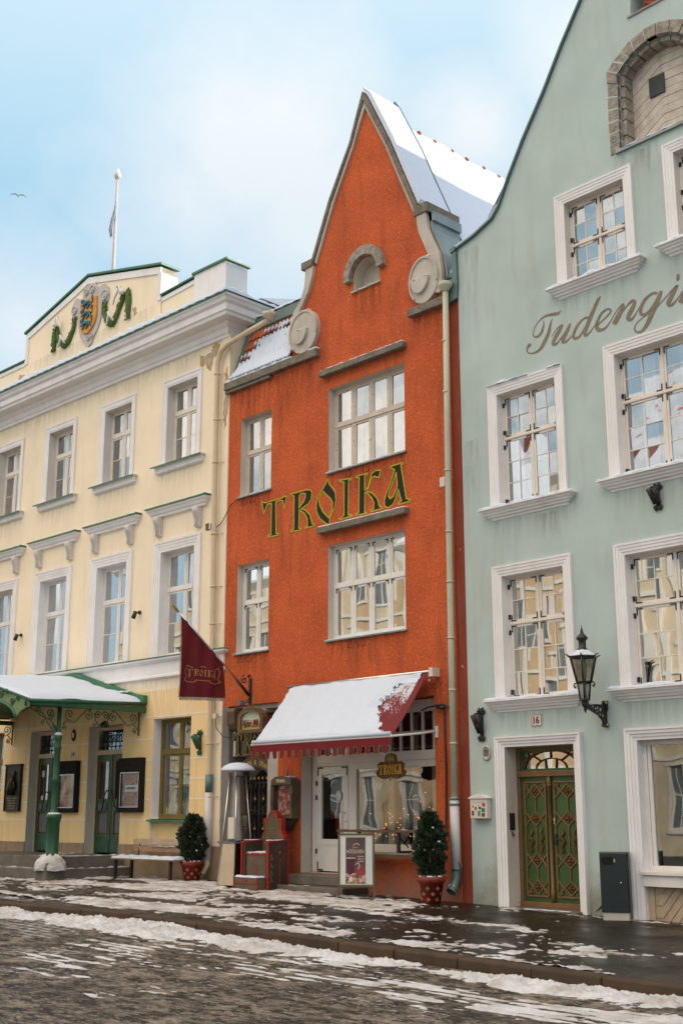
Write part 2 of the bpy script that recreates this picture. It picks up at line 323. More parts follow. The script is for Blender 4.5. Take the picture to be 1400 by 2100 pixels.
# ---------------------------------------------------------------- geometry helpers
class MB:
    def __init__(s): s.v = []; s.f = []; s.sm = []
    def add(s, vs, fs, smooth=False):
        o = len(s.v); s.v += [tuple(v) for v in vs]; s.f += [tuple(i + o for i in f) for f in fs]; s.sm += [smooth] * len(fs); return s
    def box(s, x0, x1, y0, y1, z0, z1):
        vs = [(x, y, z) for z in (z0, z1) for y in (y0, y1) for x in (x0, x1)]
        return s.add(vs, [(0, 2, 3, 1), (4, 5, 7, 6), (0, 1, 5, 4), (2, 6, 7, 3), (0, 4, 6, 2), (1, 3, 7, 5)])
    def prism(s, pts, y0, y1, holes=(), back=True):
        """polygon in X-Z extruded from y0 (front) to y1"""
        loops = [list(pts)] + [list(h) for h in holes]
        flat = [p for l in loops for p in l]
        tris = tessellate_polygon([[Vector((p[0], p[1], 0)) for p in l] for l in loops])
        n = len(flat)
        vs = [(p[0], y0, p[1]) for p in flat] + [(p[0], y1, p[1]) for p in flat]
        fs = []
        for t in tris:
            a, b, c = [flat[i] for i in t]
            cr = (b[0] - a[0]) * (c[1] - a[1]) - (b[1] - a[1]) * (c[0] - a[0])
            t = t if cr > 0 else t[::-1]
            fs.append(tuple(t))
            if back: fs.append(tuple(i + n for i in t[::-1]))
        o = 0
        for l in loops:
            k = len(l)
            area = sum(l[i][0] * l[(i + 1) % k][1] - l[(i + 1) % k][0] * l[i][1] for i in range(k))
            for i in range(k):
                a, b = o + i, o + (i + 1) % k
                q = (a, a + n, b + n, b)
                outer = (l is loops[0])
                if (area > 0) != outer: q = q[::-1]
                fs.append(q)
            o += k
        return s.add(vs, fs)
    def prism_x(s, pts, x0, x1):
        """polygon in Y-Z extruded along x"""
        m = MB(); m.prism(pts, x0, x1)
        return s.add([(v[1], v[0], v[2]) for v in m.v], [f[::-1] for f in m.f])
    def prism_z(s, pts, z0, z1):
        m = MB(); m.prism(pts, z0, z1)
        return s.add([(v[0], v[2], v[1]) for v in m.v], [f[::-1] for f in m.f])
    def tube(s, pts, r, seg=8, cap=True, smooth=True):
        pts = [Vector(p) for p in pts]; rs = r if isinstance(r, (list, tuple)) else [r] * len(pts)
        vs = []; fs = []; up = None
        for i, p in enumerate(pts):
            d = (pts[min(i + 1, len(pts) - 1)] - pts[max(i - 1, 0)]).normalized()
            if up is None: up = Vector((0, 0, 1)) if abs(d.z) < .9 else Vector((1, 0, 0))
            a = d.cross(up).normalized(); up = a.cross(d).normalized()
            for k in range(seg):
                t = 2 * PI * k / seg
                vs.append(p + (a * math.cos(t) + up * math.sin(t)) * rs[i])
        for i in range(len(pts) - 1):
            for k in range(seg):
                a, b = i * seg + k, i * seg + (k + 1) % seg
                fs.append((a, b, b + seg, a + seg))
        if cap: fs += [tuple(range(seg))[::-1], tuple(range((len(pts) - 1) * seg, len(pts) * seg))]
        return s.add(vs, fs, smooth)
    def lathe(s, prof, c=(0, 0, 0), seg=20, smooth=True):
        vs = []; fs = []
        for r, z in prof:
            for k in range(seg):
                t = 2 * PI * k / seg; vs.append((c[0] + r * math.cos(t), c[1] + r * math.sin(t), c[2] + z))
        for i in range(len(prof) - 1):
            for k in range(seg):
                a, b = i * seg + k, i * seg + (k + 1) % seg
                fs.append((a, b, b + seg, a + seg))
        fs += [tuple(range(seg))[::-1], tuple(range((len(prof) - 1) * seg, len(prof) * seg))]
        return s.add(vs, fs, smooth)
    def ball(s, c, r, seg=10, sc_=(1, 1, 1)):
        n = max(4, seg // 2 + 1)
        m = MB(); m.lathe([(max(.02 * r, r * math.sin(PI * i / n)), -r * math.cos(PI * i / n)) for i in range(n + 1)], (0, 0, 0), seg)
        return s.add([(c[0] + v[0] * sc_[0], c[1] + v[1] * sc_[1], c[2] + v[2] * sc_[2]) for v in m.v], m.f, True)
    def ribbon(s, pts, w, y0, y1, closed=True):
        """flat strip of width w following an X-Z outline"""
        k = len(pts); rng = range(k) if closed else range(k - 1)
        for i in rng:
            a, b = pts[i], pts[(i + 1) % k]; dx, dz = b[0] - a[0], b[1] - a[1]; L = math.hypot(dx, dz)
            if L < 1e-6: continue
            nx, nz = -dz / L * w / 2, dx / L * w / 2; ex, ez = dx / L * w * .45, dz / L * w * .45
            q = [(a[0] - ex + nx, a[1] - ez + nz), (a[0] - ex - nx, a[1] - ez - nz), (b[0] + ex - nx, b[1] + ez - nz), (b[0] + ex + nx, b[1] + ez + nz)]
            s.prism(q, y0 - .0004 * (i % 5), y1)
        return s
    def brush(s, pts, y):
        """calligraphic stroke: list of (x, z, width)"""
        P = []
        for i in range(len(pts) - 1):
            p0, p1, p2, p3 = pts[max(i - 1, 0)], pts[i], pts[i + 1], pts[min(i + 2, len(pts) - 1)]
            for k in range(5):
                t = k / 5
                P.append(tuple(.5 * ((2 * p1[j]) + (-p0[j] + p2[j]) * t + (2 * p0[j] - 5 * p1[j] + 4 * p2[j] - p3[j]) * t * t + (-p0[j] + 3 * p1[j] - 3 * p2[j] + p3[j]) * t ** 3) for j in range(3)))
        P.append(tuple(pts[-1]))
        vs = []; fs = []
        for i, p in enumerate(P):
            a, b = P[max(i - 1, 0)], P[min(i + 1, len(P) - 1)]
            dx, dz = b[0] - a[0], b[1] - a[1]; L = math.hypot(dx, dz) or 1; w = max(.006, p[2]) / 2
            vs += [(p[0] - dz / L * w, y, p[1] + dx / L * w), (p[0] + dz / L * w, y, p[1] - dx / L * w)]
        for i in range(len(P) - 1): fs.append((2 * i, 2 * i + 1, 2 * i + 3, 2 * i + 2))
        return s.add(vs, fs)
    def xf(s, M):
        s.v = [tuple(M @ Vector(v)) for v in s.v]; return s
    def join(s, o, M=None):
        vs = o.v if M is None else [tuple(M @ Vector(v)) for v in o.v]
        k = len(s.v); s.v += vs; s.f += [tuple(i + k for i in f) for f in o.f]; s.sm += o.sm; return s
    def build(s, name, mat, parent=None, bevel=0, kind=None, label=None, smooth=None):
        me = bpy.data.meshes.new(name); me.from_pydata(s.v, [], s.f)
        sm = s.sm if smooth is None else [smooth] * len(s.f)
        me.polygons.foreach_set('use_smooth', sm); me.validate(); me.update()
        me.materials.append(MATS[mat])
        o = bpy.data.objects.new(name, me); C.objects.link(o)
        if parent is not None: o.parent = parent
        if bevel:
            b = o.modifiers.new('b', 'BEVEL'); b.width = bevel; b.segments = 2; b.limit_method = 'ANGLE'; b.angle_limit = .6
        if kind: o['kind'] = kind
        if label: o['label'] = label
        return o
def thing(name, label, cat, loc=(0, 0, 0), rz=0, group=None):
    o = bpy.data.objects.new(name, None); C.objects.link(o); o.empty_display_size = .2
    o.location = loc; o.rotation_euler = (0, 0, rz); o['label'] = label; o['category'] = cat
    if group: o['group'] = group
    return o
def tag(o, label, cat, group=None):
    o['label'] = label; o['category'] = cat
    if group: o['group'] = group
    return o
def dup(root, loc, rz, label):
    r = root.copy(); C.objects.link(r); r.location = loc; r.rotation_euler = (0, 0, rz); r['label'] = label
    for ch in list(root.children):
        c = ch.copy(); C.objects.link(c); c.parent = r
        for gch in list(ch.children):
            d = gch.copy(); C.objects.link(d); d.parent = c
    return r
def dup_part(o, parent, loc):
    c = o.copy(); C.objects.link(c); c.parent = parent; c.location = loc
    for gch in list(o.children):
        d = gch.copy(); C.objects.link(d); d.parent = c
    return c
def text(s, size, depth=.004, width=None, font_shear=0, spacing=1.0, bold=0):
    """lettering as a mesh in the X-Z plane, origin bottom-left, front face at y=0"""
    cu = bpy.data.curves.new('t', 'FONT'); cu.body = s; cu.size = size; cu.extrude = depth / 2; cu.shear = font_shear; cu.space_character = spacing; cu.offset = bold
    cu.resolution_u = 3
    o = bpy.data.objects.new('t', cu); C.objects.link(o)
    dg = bpy.context.evaluated_depsgraph_get(); me = bpy.data.meshes.new_from_object(o.evaluated_get(dg))
    m = MB()
    vs = [v.co.copy() for v in me.vertices]; fs = [tuple(p.vertices) for p in me.polygons]
    x0 = min(v.x for v in vs); x1 = max(v.x for v in vs); k = (width / (x1 - x0)) if width else 1
    m.add([((v.x - x0) * k, depth / 2 - v.z, v.y) for v in vs], fs)
    bpy.data.objects.remove(o); bpy.data.curves.remove(cu); bpy.data.meshes.remove(me)
    return m
# frames of reference: x along the facade (right), y into the building, z up
AR, AY, AG = 0.0, 0.02479, -0.014781
OR_, OY, OG = (-22.811, 18.0), (-22.811, 18.0), (-15.352, 18.0)
FR = {'R': (OR_, AR), 'Y': (OY, AY), 'G': (OG, AG)}
def wp(k, s, off, z):
    (ox, oy), a = FR[k]
    return (ox + s * math.cos(a) + off * math.sin(a), oy + s * math.sin(a) - off * math.cos(a), z)
def near(name, label, cat, k, s, off, z, rz=0, group=None):
    return thing(name, label, cat, wp(k, s, off, z), FR[k][1] + rz, group)
def W(X):
    if X < -22.8: return .17
    if X > -8: return -.138
    return .17 - .0208 * (X + 22.8)
def gz(X, Y): return W(X) - .015 * (18 - Y)
def gat(k, s, off):
    p = wp(k, s, off, 0); return gz(p[0], p[1])
mk('peel_brown', (.50, .32, .14), .9, .2, 6, 40, .5, .006)
mk('peel_grey', (.50, .40, .32), .95, .25, 8, 40, .7, .01)
mk('furled_grey', (.30, .34, .40), .8, .3, 6, 60, .3, .002)
TROIKA=[
  [[(1.29, 8.726), (1.411, 8.686), (2.001, 8.69), (2.125, 8.712), (2.175, 8.685), (2.097, 8.408), (2.044, 8.62), (1.939, 8.648), (1.793, 8.638), (1.816, 7.886), (1.908, 7.865), (1.909, 7.831), (1.54, 7.841), (1.54, 7.875), (1.641, 7.881), (1.642, 8.629), (1.489, 8.638), (1.374, 8.43)]] ,
  [[(2.323, 8.688), (2.322, 8.722), (2.815, 8.725), (2.975, 8.7), (3.038, 8.632), (3.016, 8.48), (2.906, 8.377), (2.68, 8.313), (2.82, 8.255), (2.972, 8.118), (3.048, 7.901), (3.119, 7.875), (3.119, 7.842), (2.825, 7.838), (2.824, 7.871), (2.895, 7.873), (2.886, 8.024), (2.801, 8.176), (2.612, 8.298), (2.605, 7.875), (2.673, 7.842), (2.674, 7.82), (2.335, 7.838), (2.335, 7.866), (2.432, 7.877), (2.433, 8.653)], [(2.608, 8.654), (2.716, 8.667), (2.804, 8.644), (2.817, 8.559), (2.758, 8.459), (2.603, 8.35)]] ,
  [[(3.559, 8.859), (3.598, 8.71), (3.713, 8.593), (3.797, 8.482), (3.816, 8.317), (3.79, 8.161), (3.695, 8.03), (3.62, 7.936), (3.613, 7.777), (3.487, 7.834), (3.293, 7.98), (3.195, 8.133), (3.174, 8.3), (3.232, 8.481), (3.367, 8.619), (3.49, 8.731)], [(3.406, 8.584), (3.271, 8.446), (3.283, 8.307), (3.389, 8.126), (3.582, 7.943), (3.695, 8.097), (3.714, 8.255), (3.637, 8.377), (3.484, 8.501)]] ,
  [[(3.94, 8.697), (3.94, 8.729), (4.306, 8.704), (4.306, 8.672), (4.221, 8.673), (4.201, 7.901), (4.318, 7.88), (4.318, 7.853), (3.941, 7.84), (3.94, 7.867), (4.023, 7.884), (4.071, 7.924), (4.072, 8.657)]] ,
  [[(4.453, 8.683), (4.453, 8.715), (4.795, 8.717), (4.795, 8.685), (4.715, 8.68), (4.713, 8.359), (4.804, 8.394), (4.876, 8.537), (4.931, 8.684), (5.039, 8.728), (5.187, 8.705), (5.15, 8.548), (5.002, 8.604), (4.93, 8.579), (4.814, 8.366), (4.767, 8.322), (4.928, 8.252), (5.086, 8.105), (5.154, 7.912), (5.224, 7.881), (5.223, 7.853), (4.896, 7.85), (4.896, 7.876), (4.978, 7.892), (4.989, 8.02), (4.927, 8.135), (4.803, 8.263), (4.72, 8.305), (4.71, 7.868), (4.764, 7.853), (4.764, 7.832), (4.442, 7.852), (4.443, 7.879), (4.53, 7.895), (4.545, 8.67)]] ,
  [[(5.488, 8.726), (5.846, 8.734), (5.846, 8.703), (5.787, 8.69), (5.928, 7.947), (6.034, 7.897), (6.033, 7.865), (5.716, 7.855), (5.717, 7.885), (5.792, 7.922), (5.701, 8.181), (5.623, 8.005), (5.553, 7.89), (5.414, 7.834), (5.311, 7.883), (5.295, 8.015), (5.367, 8.181), (5.491, 8.389), (5.605, 8.625), (5.488, 8.695)], [(5.648, 8.551), (5.553, 8.377), (5.454, 8.216), (5.418, 8.094), (5.469, 8.021), (5.555, 8.056), (5.625, 8.158), (5.678, 8.275)]] ,
]
TUDENGI=[
  [(2.562, 10.842, 0.006), (2.491, 10.804, 0.055), (2.366, 10.824, 0.061), (2.183, 10.84, 0.043), (2.024, 10.78, 0.024), (1.902, 10.646, 0.018), (1.891, 10.528, 0.024), (1.981, 10.482, 0.043), (2.083, 10.543, 0.061), (2.138, 10.672, 0.036), (2.143, 10.767, 0.012)] ,
  [(2.353, 10.746, 0.009), (2.301, 10.646, 0.049), (2.241, 10.472, 0.079), (2.129, 10.312, 0.085), (2.01, 10.202, 0.055), (1.837, 10.184, 0.027), (1.725, 10.248, 0.024), (1.728, 10.32, 0.043), (1.774, 10.367, 0.079), (1.82, 10.364, 0.036)] ,
  [(2.321, 10.388, 0.012), (2.447, 10.506, 0.024), (2.568, 10.541, 0.043), (2.514, 10.462, 0.073), (2.397, 10.341, 0.085), (2.344, 10.238, 0.073), (2.418, 10.209, 0.043), (2.548, 10.309, 0.018), (2.708, 10.475, 0.018)] ,
  [(2.759, 10.518, 0.03), (2.69, 10.409, 0.079), (2.593, 10.283, 0.085), (2.57, 10.207, 0.067), (2.651, 10.195, 0.036), (2.806, 10.279, 0.015)] ,
  [(3.168, 10.51, 0.049), (3.062, 10.52, 0.036), (2.923, 10.433, 0.049), (2.828, 10.296, 0.061), (2.829, 10.207, 0.055), (2.936, 10.194, 0.043), (3.049, 10.301, 0.03), (3.165, 10.453, 0.036)] ,
  [(3.465, 10.832, 0.012), (3.396, 10.779, 0.067), (3.28, 10.605, 0.079), (3.148, 10.388, 0.085), (3.073, 10.247, 0.079), (3.096, 10.181, 0.049), (3.205, 10.23, 0.024), (3.317, 10.336, 0.015)] ,
  [(3.327, 10.287, 0.024), (3.475, 10.358, 0.024), (3.622, 10.439, 0.03), (3.665, 10.495, 0.036), (3.603, 10.543, 0.03), (3.485, 10.517, 0.043), (3.372, 10.389, 0.061), (3.34, 10.283, 0.079), (3.387, 10.199, 0.067), (3.517, 10.194, 0.036), (3.653, 10.303, 0.018), (3.763, 10.43, 0.015)] ,
  [(3.763, 10.43, 0.015), (3.91, 10.533, 0.03), (3.925, 10.482, 0.067), (3.835, 10.361, 0.097), (3.719, 10.214, 0.103)] ,
  [(3.738, 10.231, 0.018), (3.941, 10.42, 0.018), (4.099, 10.53, 0.043), (4.173, 10.506, 0.061), (4.128, 10.406, 0.085), (4.047, 10.307, 0.085), (4.016, 10.225, 0.073), (4.102, 10.199, 0.043), (4.235, 10.327, 0.018), (4.315, 10.415, 0.018)] ,
  [(4.64, 10.514, 0.043), (4.545, 10.54, 0.036), (4.394, 10.481, 0.055), (4.299, 10.353, 0.061), (4.29, 10.231, 0.049), (4.387, 10.201, 0.043), (4.528, 10.302, 0.024), (4.647, 10.444, 0.03)] ,
  [(4.726, 10.531, 0.055), (4.642, 10.378, 0.091), (4.52, 10.193, 0.097), (4.398, 10.006, 0.079), (4.28, 9.907, 0.043), (4.183, 9.919, 0.03), (4.138, 9.995, 0.024), (4.194, 10.091, 0.018), (4.372, 10.171, 0.015), (4.622, 10.261, 0.015), (4.899, 10.451, 0.018)] ,
  [(4.899, 10.451, 0.024), (5.047, 10.525, 0.03), (5.008, 10.482, 0.067), (4.916, 10.357, 0.085), (4.849, 10.256, 0.079), (4.905, 10.205, 0.049), (5.028, 10.276, 0.024), (5.129, 10.365, 0.018)] ,
  [(5.046, 10.675, 0.091), (5.074, 10.67, 0.115), (5.1, 10.666, 0.091)] ,
  [(5.129, 10.365, 0.018), (5.229, 10.454, 0.03), (5.221, 10.412, 0.067), (5.159, 10.3, 0.091), (5.081, 10.193, 0.091)] ,
  [(5.093, 10.2, 0.018), (5.245, 10.36, 0.018), (5.343, 10.438, 0.043), (5.388, 10.412, 0.061), (5.333, 10.309, 0.085), (5.23, 10.167, 0.085)] ,
  [(5.242, 10.174, 0.018), (5.406, 10.351, 0.018), (5.526, 10.432, 0.043), (5.558, 10.399, 0.061), (5.492, 10.279, 0.085), (5.402, 10.156, 0.079), (5.457, 10.127, 0.036), (5.553, 10.194, 0.018)] ,
]
# ---------------------------------------------------------------- shared architectural builders
def rnd(a, b): return random.uniform(a, b)
def lumpy(m, x0, x1, y0, y1, z, th, step=.05, seed=0, ragged=.25):
    """a layer of settled snow with an uneven top and steep rounded edges"""
    r = random.Random(seed); L = x1 - x0; D = y1 - y0
    n = max(2, int(L / step)); k = max(2, int(abs(D) / step)); ex = min(.35, .014 / L); ey = min(.3, .012 / abs(D))
    us = [0, ex, ex * 2.5] + [ex * 4 + (1 - 8 * ex) * i / n for i in range(n + 1)] + [1 - ex * 2.5, 1 - ex, 1]; ws = [0, ey, ey * 2.5] + [ey * 4 + (1 - 8 * ey) * i / k for i in range(k + 1)] + [1 - ey * 2.5, 1 - ey, 1]
    if L < .15: us = [0, ex] + [i / 4 for i in (1, 2, 3)] + [1 - ex, 1]
    if abs(D) < .13: ws = [0, ey] + [i / 4 for i in (1, 2, 3)] + [1 - ey, 1]
    ph = [(r.uniform(.5, 9), r.uniform(.5, 9), r.uniform(0, 6)) for _ in range(6)]
    vs = []; fs = []; prof = {0: 0, 1: .72, 2: .92}
    for j, v in enumerate(ws):
        for i, u in enumerate(us):
            x = x0 + L * u; y = y0 + D * v
            e = min(prof.get(i, 1), prof.get(len(us) - 1 - i, 1), prof.get(j, 1), prof.get(len(ws) - 1 - j, 1))
            h = sum(math.sin(a * x * 2.1 + b * y * 3 + c) for a, b, c in ph) / 6
            edge = j in (0, 1) or j >= len(ws) - 2
            vs.append((x, y + (.012 * math.sin(x * 17 + seed) + .006 * math.sin(x * 41) if edge else 0), z - .004 + th * e * (1 - ragged + ragged * h * 1.6 + rnd(-.05, .05))))
    w = len(us)
    for j in range(len(ws) - 1):
        for i in range(w - 1): fs.append((j * w + i, j * w + i + 1, (j + 1) * w + i + 1, (j + 1) * w + i))
    return m.add(vs, fs, True)
def moulding(m, x0, x1, prof, yb=0.02):
    """horizontal moulding with mitred returned ends: prof = [(projection, z)...] from top to bottom"""
    vs = []; fs = []
    for p, z in prof: vs += [(x0 - p, yb, z), (x0 - p, -p, z), (x1 + p, -p, z), (x1 + p, yb, z)]
    for i in range(len(prof) - 1):
        a, b = 4 * i, 4 * i + 4
        for k in range(3): fs.append((a + k, b + k, b + k + 1, a + k + 1))
    fs.append((0, 1, 2, 3)); n = 4 * (len(prof) - 1); fs.append((n + 3, n + 2, n + 1, n))
    return m.add(vs, fs)
def surround(m, x0, x1, z0, z1, prof):
    """moulded frame round three sides of an opening: prof = [(distance from opening, y)...]"""
    vs = []; fs = []
    for d, y in prof: vs += [(x0 - d, y, z0), (x0 - d, y, z1 + d), (x1 + d, y, z1 + d), (x1 + d, y, z0)]
    for i in range(len(prof) - 1):
        a, b = 4 * i, 4 * i + 4
        for k in range(3): fs.append((a + k, a + k + 1, b + k + 1, b + k))
    return m.add(vs, fs)
GP = [(0, 0.03), (0, -0.0136), (0.045, -0.0186), (0.05, -0.0279), (0.1, -0.031), (0.105, -0.0397), (0.155, -0.0434), (0.16, -0.0527), (0.2, -0.0546), (0.2, 0.02)]
YP = [(0, 0.03), (0, -0.0124), (0.04, -0.0186), (0.045, -0.0279), (0.14, -0.031), (0.15, -0.0434), (0.2, -0.0465), (0.2, 0.02)]
YP2 = [(0, 0.03), (0, -0.0124), (0.07, -0.0155), (0.075, -0.0248), (0.14, -0.0279), (0.145, -0.0372), (0.21, -0.0403), (0.22, -0.0527), (0.28, -0.0558), (0.28, 0.02)]
def window(root, x0, x1, z0, z1, dep, cols, rows, fm='old_frame', rm='cream_reveal', gm='glass_upper', fw=.06, sw=.05, mw=.022,
           curtain=None, hinge=None, surr=None, sm='white_trim', ptilt=.008, transom=.07, rev_d=None, name='window', label=None, mull=.05):
    D = dep
    f = MB()
    f.box(x0, x1, D, D + .07, z1 - fw, z1); f.box(x0, x1, D, D + .07, z0, z0 + fw)
    f.box(x0, x0 + fw, D + .001, D + .069, z0 + fw, z1 - fw); f.box(x1 - fw, x1, D + .001, D + .069, z0 + fw, z1 - fw)
    X0, X1, Z0, Z1 = x0 + fw, x1 - fw, z0 + fw, z1 - fw
    xs = [X0]; 
    for c in cols: xs.append(xs[-1] + (X1 - X0) * c)
    zs = [Z1]; tot = sum(r[0] for r in rows)
    for r in rows: zs.append(zs[-1] - (Z1 - Z0) * r[0] / tot)
    for x in xs[1:-1]: f.box(x - mull / 2, x + mull / 2, D + .002, D + .065, Z0, Z1)
    for z in zs[1:-1]: f.box(X0, X1, D - .014, D + .066, z - transom / 2, z + transom / 2)
    w = f.build(name, fm, root, .004, label=label)
    s = MB(); p = MB(); hs_ = []
    rr = random.Random(int(abs(x0 * 131 + z0 * 977)))
    for i in range(len(cols)):
        for j, (_, nx, ny) in enumerate(rows):
            a = xs[i] + (mull / 2 if i else 0) + .003; b = xs[i + 1] - (mull / 2 if i < len(cols) - 1 else 0) - .003
            t = zs[j] - (transom / 2 if j else 0) - .003; u = zs[j + 1] + (transom / 2 if j < len(rows) - 1 else 0) + .003
            y = D + .008
            s.box(a, b, y, y + .04, t - sw, t); s.box(a, b, y, y + .04, u, u + sw)
            s.box(a, a + sw, y + .001, y + .039, u + sw, t - sw); s.box(b - sw, b, y + .001, y + .039, u + sw, t - sw)
            for k in range(1, nx):
                x = a + sw + (b - a - 2 * sw) * k / nx; s.box(x - mw / 2, x + mw / 2, y + .006, y + .034, u + sw, t - sw)
            for k in range(1, ny):
                z = u + sw + (t - u - 2 * sw) * k / ny; s.box(a + sw, b - sw, y + .007, y + .033, z - mw / 2, z + mw / 2)
            for cx in range(nx):
                for cz in range(ny):
                    ax = a + sw + (b - a - 2 * sw) * cx / nx; bx = a + sw + (b - a - 2 * sw) * (cx + 1) / nx
                    az = u + sw + (t - u - 2 * sw) * cz / ny; bz = u + sw + (t - u - 2 * sw) * (cz + 1) / ny
                    tx = rr.uniform(-1, 1) * ptilt * .6; tz = rr.uniform(-1, 1) * ptilt; yy = y + .02
                    p.add([(ax, yy - tx, az), (bx, yy + tx, az), (bx, yy + tx + tz, bz), (ax, yy - tx + tz, bz)], [(0, 1, 2, 3)])
            if hinge:
                L = hinge
                for (cx_, cz_, dx, dz) in ((a, t, 1, -1), (b, t, -1, -1), (a, u, 1, 1), (b, u, -1, 1)):
                    if hinge < .1 and dz > 0: continue
                    h = MB(); ox, oz = cx_ + dx * .012, cz_ + dz * .012
                    pl = [(0, 0), (L, 0), (L, .024), (.024, .024), (.024, L), (0, L)]
                    if hinge > .1: pl = [(0, 0), (L * .9, .002), (L, .014), (L * .9, .024), (.024, .024), (.024, L * .9), (.014, L), (.002, L * .9)]
                    h.prism([(ox + dx * q[0], oz + dz * q[1]) for q in pl], y - .006, y + .002); hs_.append(h)
                if hinge > .1 and i == 0:
                    for zz in (t - .14, u + .1): h = MB(); h.box(a - .05, a + .0, y - .02, y + .0, zz - .045, zz + .045); hs_.append(h)
    s.build('sash', fm, w, .003)
    p.build('pane', gm, w)
    for h in hs_: h.build('hinge', 'black_iron' if hinge > .1 else 'rust_iron', w)
    rv = MB(); d0 = -.001; e = .004; yE = D
    if surr: d0 = -.02
    rv.add([(x0 + e, d0, z0), (x0 + e, yE, z0), (x0 + e, yE, z1 - e), (x0 + e, d0, z1 - e)], [(0, 1, 2, 3)])
    rv.add([(x1 - e, d0, z0), (x1 - e, yE, z0), (x1 - e, yE, z1 - e), (x1 - e, d0, z1 - e)], [(3, 2, 1, 0)])
    rv.add([(x0 + e, d0, z1 - e), (x1 - e, d0, z1 - e), (x1 - e, yE, z1 - e), (x0 + e, yE, z1 - e)], [(3, 2, 1, 0)])
    rv.add([(x0 + e, d0, z0 + e), (x1 - e, d0, z0 + e), (x1 - e, yE, z0 + e), (x0 + e, yE, z0 + e)], [(0, 1, 2, 3)])
    rv.build('reveal', rm, w)
    if curtain:
        cm, spans = curtain
        c = MB()
        for (a, b, za, zb) in spans:
            n = max(8, int((b - a) * (x1 - x0) / .018)); vs = []; fs = []
            for i in range(n + 1):
                u = a + (b - a) * i / n; x = x0 + (x1 - x0) * u; y = D + .24 + .022 * math.sin(u * 43 + x0) + .014 * math.sin(u * 97 + z0)
                vs += [(x, y, z0 + (z1 - z0) * za), (x, y, z0 + (z1 - z0) * zb)]
            for i in range(n): fs.append((2 * i, 2 * i + 2, 2 * i + 3, 2 * i + 1))
            c.add(vs, fs, True)
        c.build('curtain', cm, w)
    if surr:
        m = MB(); surround(m, x0, x1, z0 - .0, z1, surr); m.build('surround', sm, w)
    return w
def gable_roof(m, x0, xr, x1, z0, zr, z1, ya, yb, th=.0):
    m.add([(x0, ya, z0), (xr, ya, zr), (xr, yb, zr), (x0, yb, z0)], [(0, 1, 2, 3)])
    m.add([(xr, ya, zr), (x1, ya, z1), (x1, yb, z1), (xr, yb, zr)], [(0, 1, 2, 3)])
    m.add([(x0, yb, z0), (xr, yb, zr), (x1, yb, z1)], [(0, 1, 2)])
def stain(root, x0, x1, z1, h, mt='stain_dark', y=-.0045):
    m = MB(); m.add([(0, 0, -h), (x1 - x0, 0, -h), (x1 - x0, 0, 0), (0, 0, 0)], [(0, 1, 2, 3)]); o = m.build('rain_stain', mt, root); o.location = (x0, y, z1); return o
# ================================================================ RED HOUSE
RB = near('gabled_house', 'narrow burnt orange gabled house between the yellow and the pale green one', 'building', 'R', 0, 0, 0)
outl = [(0, -.4), (2.74, -.4), (2.74, .43), (4.3, .43), (4.3, .86), (6.58, .86), (6.58, -.4), (7.19, -.4), (7.19, 12.0), (7.099, 12.08), (7.086, 12.65), (7.037, 13.046), (6.869, 13.394), (6.727, 13.736), (6.675, 14.1),
        (6.6, 14.3), (6.407, 14.398), (5.987, 15.37), (5.614, 16.249), (4.893, 17.688), (4.771, 17.88), (4.546, 17.355), (4.335, 16.795), (3.982, 16.184), (3.627, 15.568),
        (3.056, 14.274), (2.85, 14.25), (2.839, 14.054), (2.806, 13.665), (2.662, 13.339), (2.442, 13.142), (2.298, 12.815), (2.281, 12.0), (0, 12.0)]
# simple outline; openings are holes
out2 = [(0, -.4), (7.19, -.4)] + outl[8:]
BIGU = (3.57, 5.91, 8.97, 10.94); BIGL = (3.56, 5.87, 5.23, 7.31); SMU = (.46, 1.60, 8.99, 10.96); SML = (.43, 1.58, 5.23, 7.33)
def rect(x0, x1, z0, z1): return [(x0, z0), (x1, z0), (x1, z1), (x0, z1)]
arch = [(4.371, 13.04), (5.198, 13.04)] + [(4.785 + .41 * math.cos(t * PI / 12), 13.36 + .40 * math.sin(t * PI / 12)) for t in range(0, 13)]
wall = MB()
wall.prism([(0, 4.03), (.22, 4.03), (1.97, 4.03)] + [(1.97, -.4), (7.19, -.4)] + out2[2:-1] + [(0, 12.0)], 0, .42,
           holes=[rect(*BIGU), rect(*BIGL), rect(*SMU), rect(*SML), arch, [(2.74, .42), (4.30, .42), (4.30, .87), (6.60, .87), (6.60, 3.86), (2.74, 3.86)]])
wall.build('wall', 'red_plaster', RB)
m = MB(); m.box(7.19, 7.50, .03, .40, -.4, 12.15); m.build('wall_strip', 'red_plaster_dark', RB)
m = MB(); m.prism([(0, -.4), (.30, -.4), (.30, 1.6), (.26, 2.6), (.20, 4.03), (0, 4.03)], .0, .5); m.build('pillar', 'grey_pillar', RB)
# inner back wall, floors, side returns (dark rooms behind the glass)
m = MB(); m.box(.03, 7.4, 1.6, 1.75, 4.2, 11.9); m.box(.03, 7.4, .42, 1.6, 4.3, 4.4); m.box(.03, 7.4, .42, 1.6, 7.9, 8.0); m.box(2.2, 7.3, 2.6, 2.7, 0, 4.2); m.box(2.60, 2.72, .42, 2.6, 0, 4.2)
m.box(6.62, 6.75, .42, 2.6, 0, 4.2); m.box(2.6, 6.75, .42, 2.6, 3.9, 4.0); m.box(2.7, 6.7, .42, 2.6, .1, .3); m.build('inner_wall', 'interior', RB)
m = MB(); m.box(0.02, 7.45, 13.4, 13.6, -.4, 12.0); m.box(-.04, .0, .45, 13.5, 9, 12.0); m.box(7.42, 7.48, .45, 13.5, -.4, 12.0); m.build('back_wall', 'red_plaster', RB)
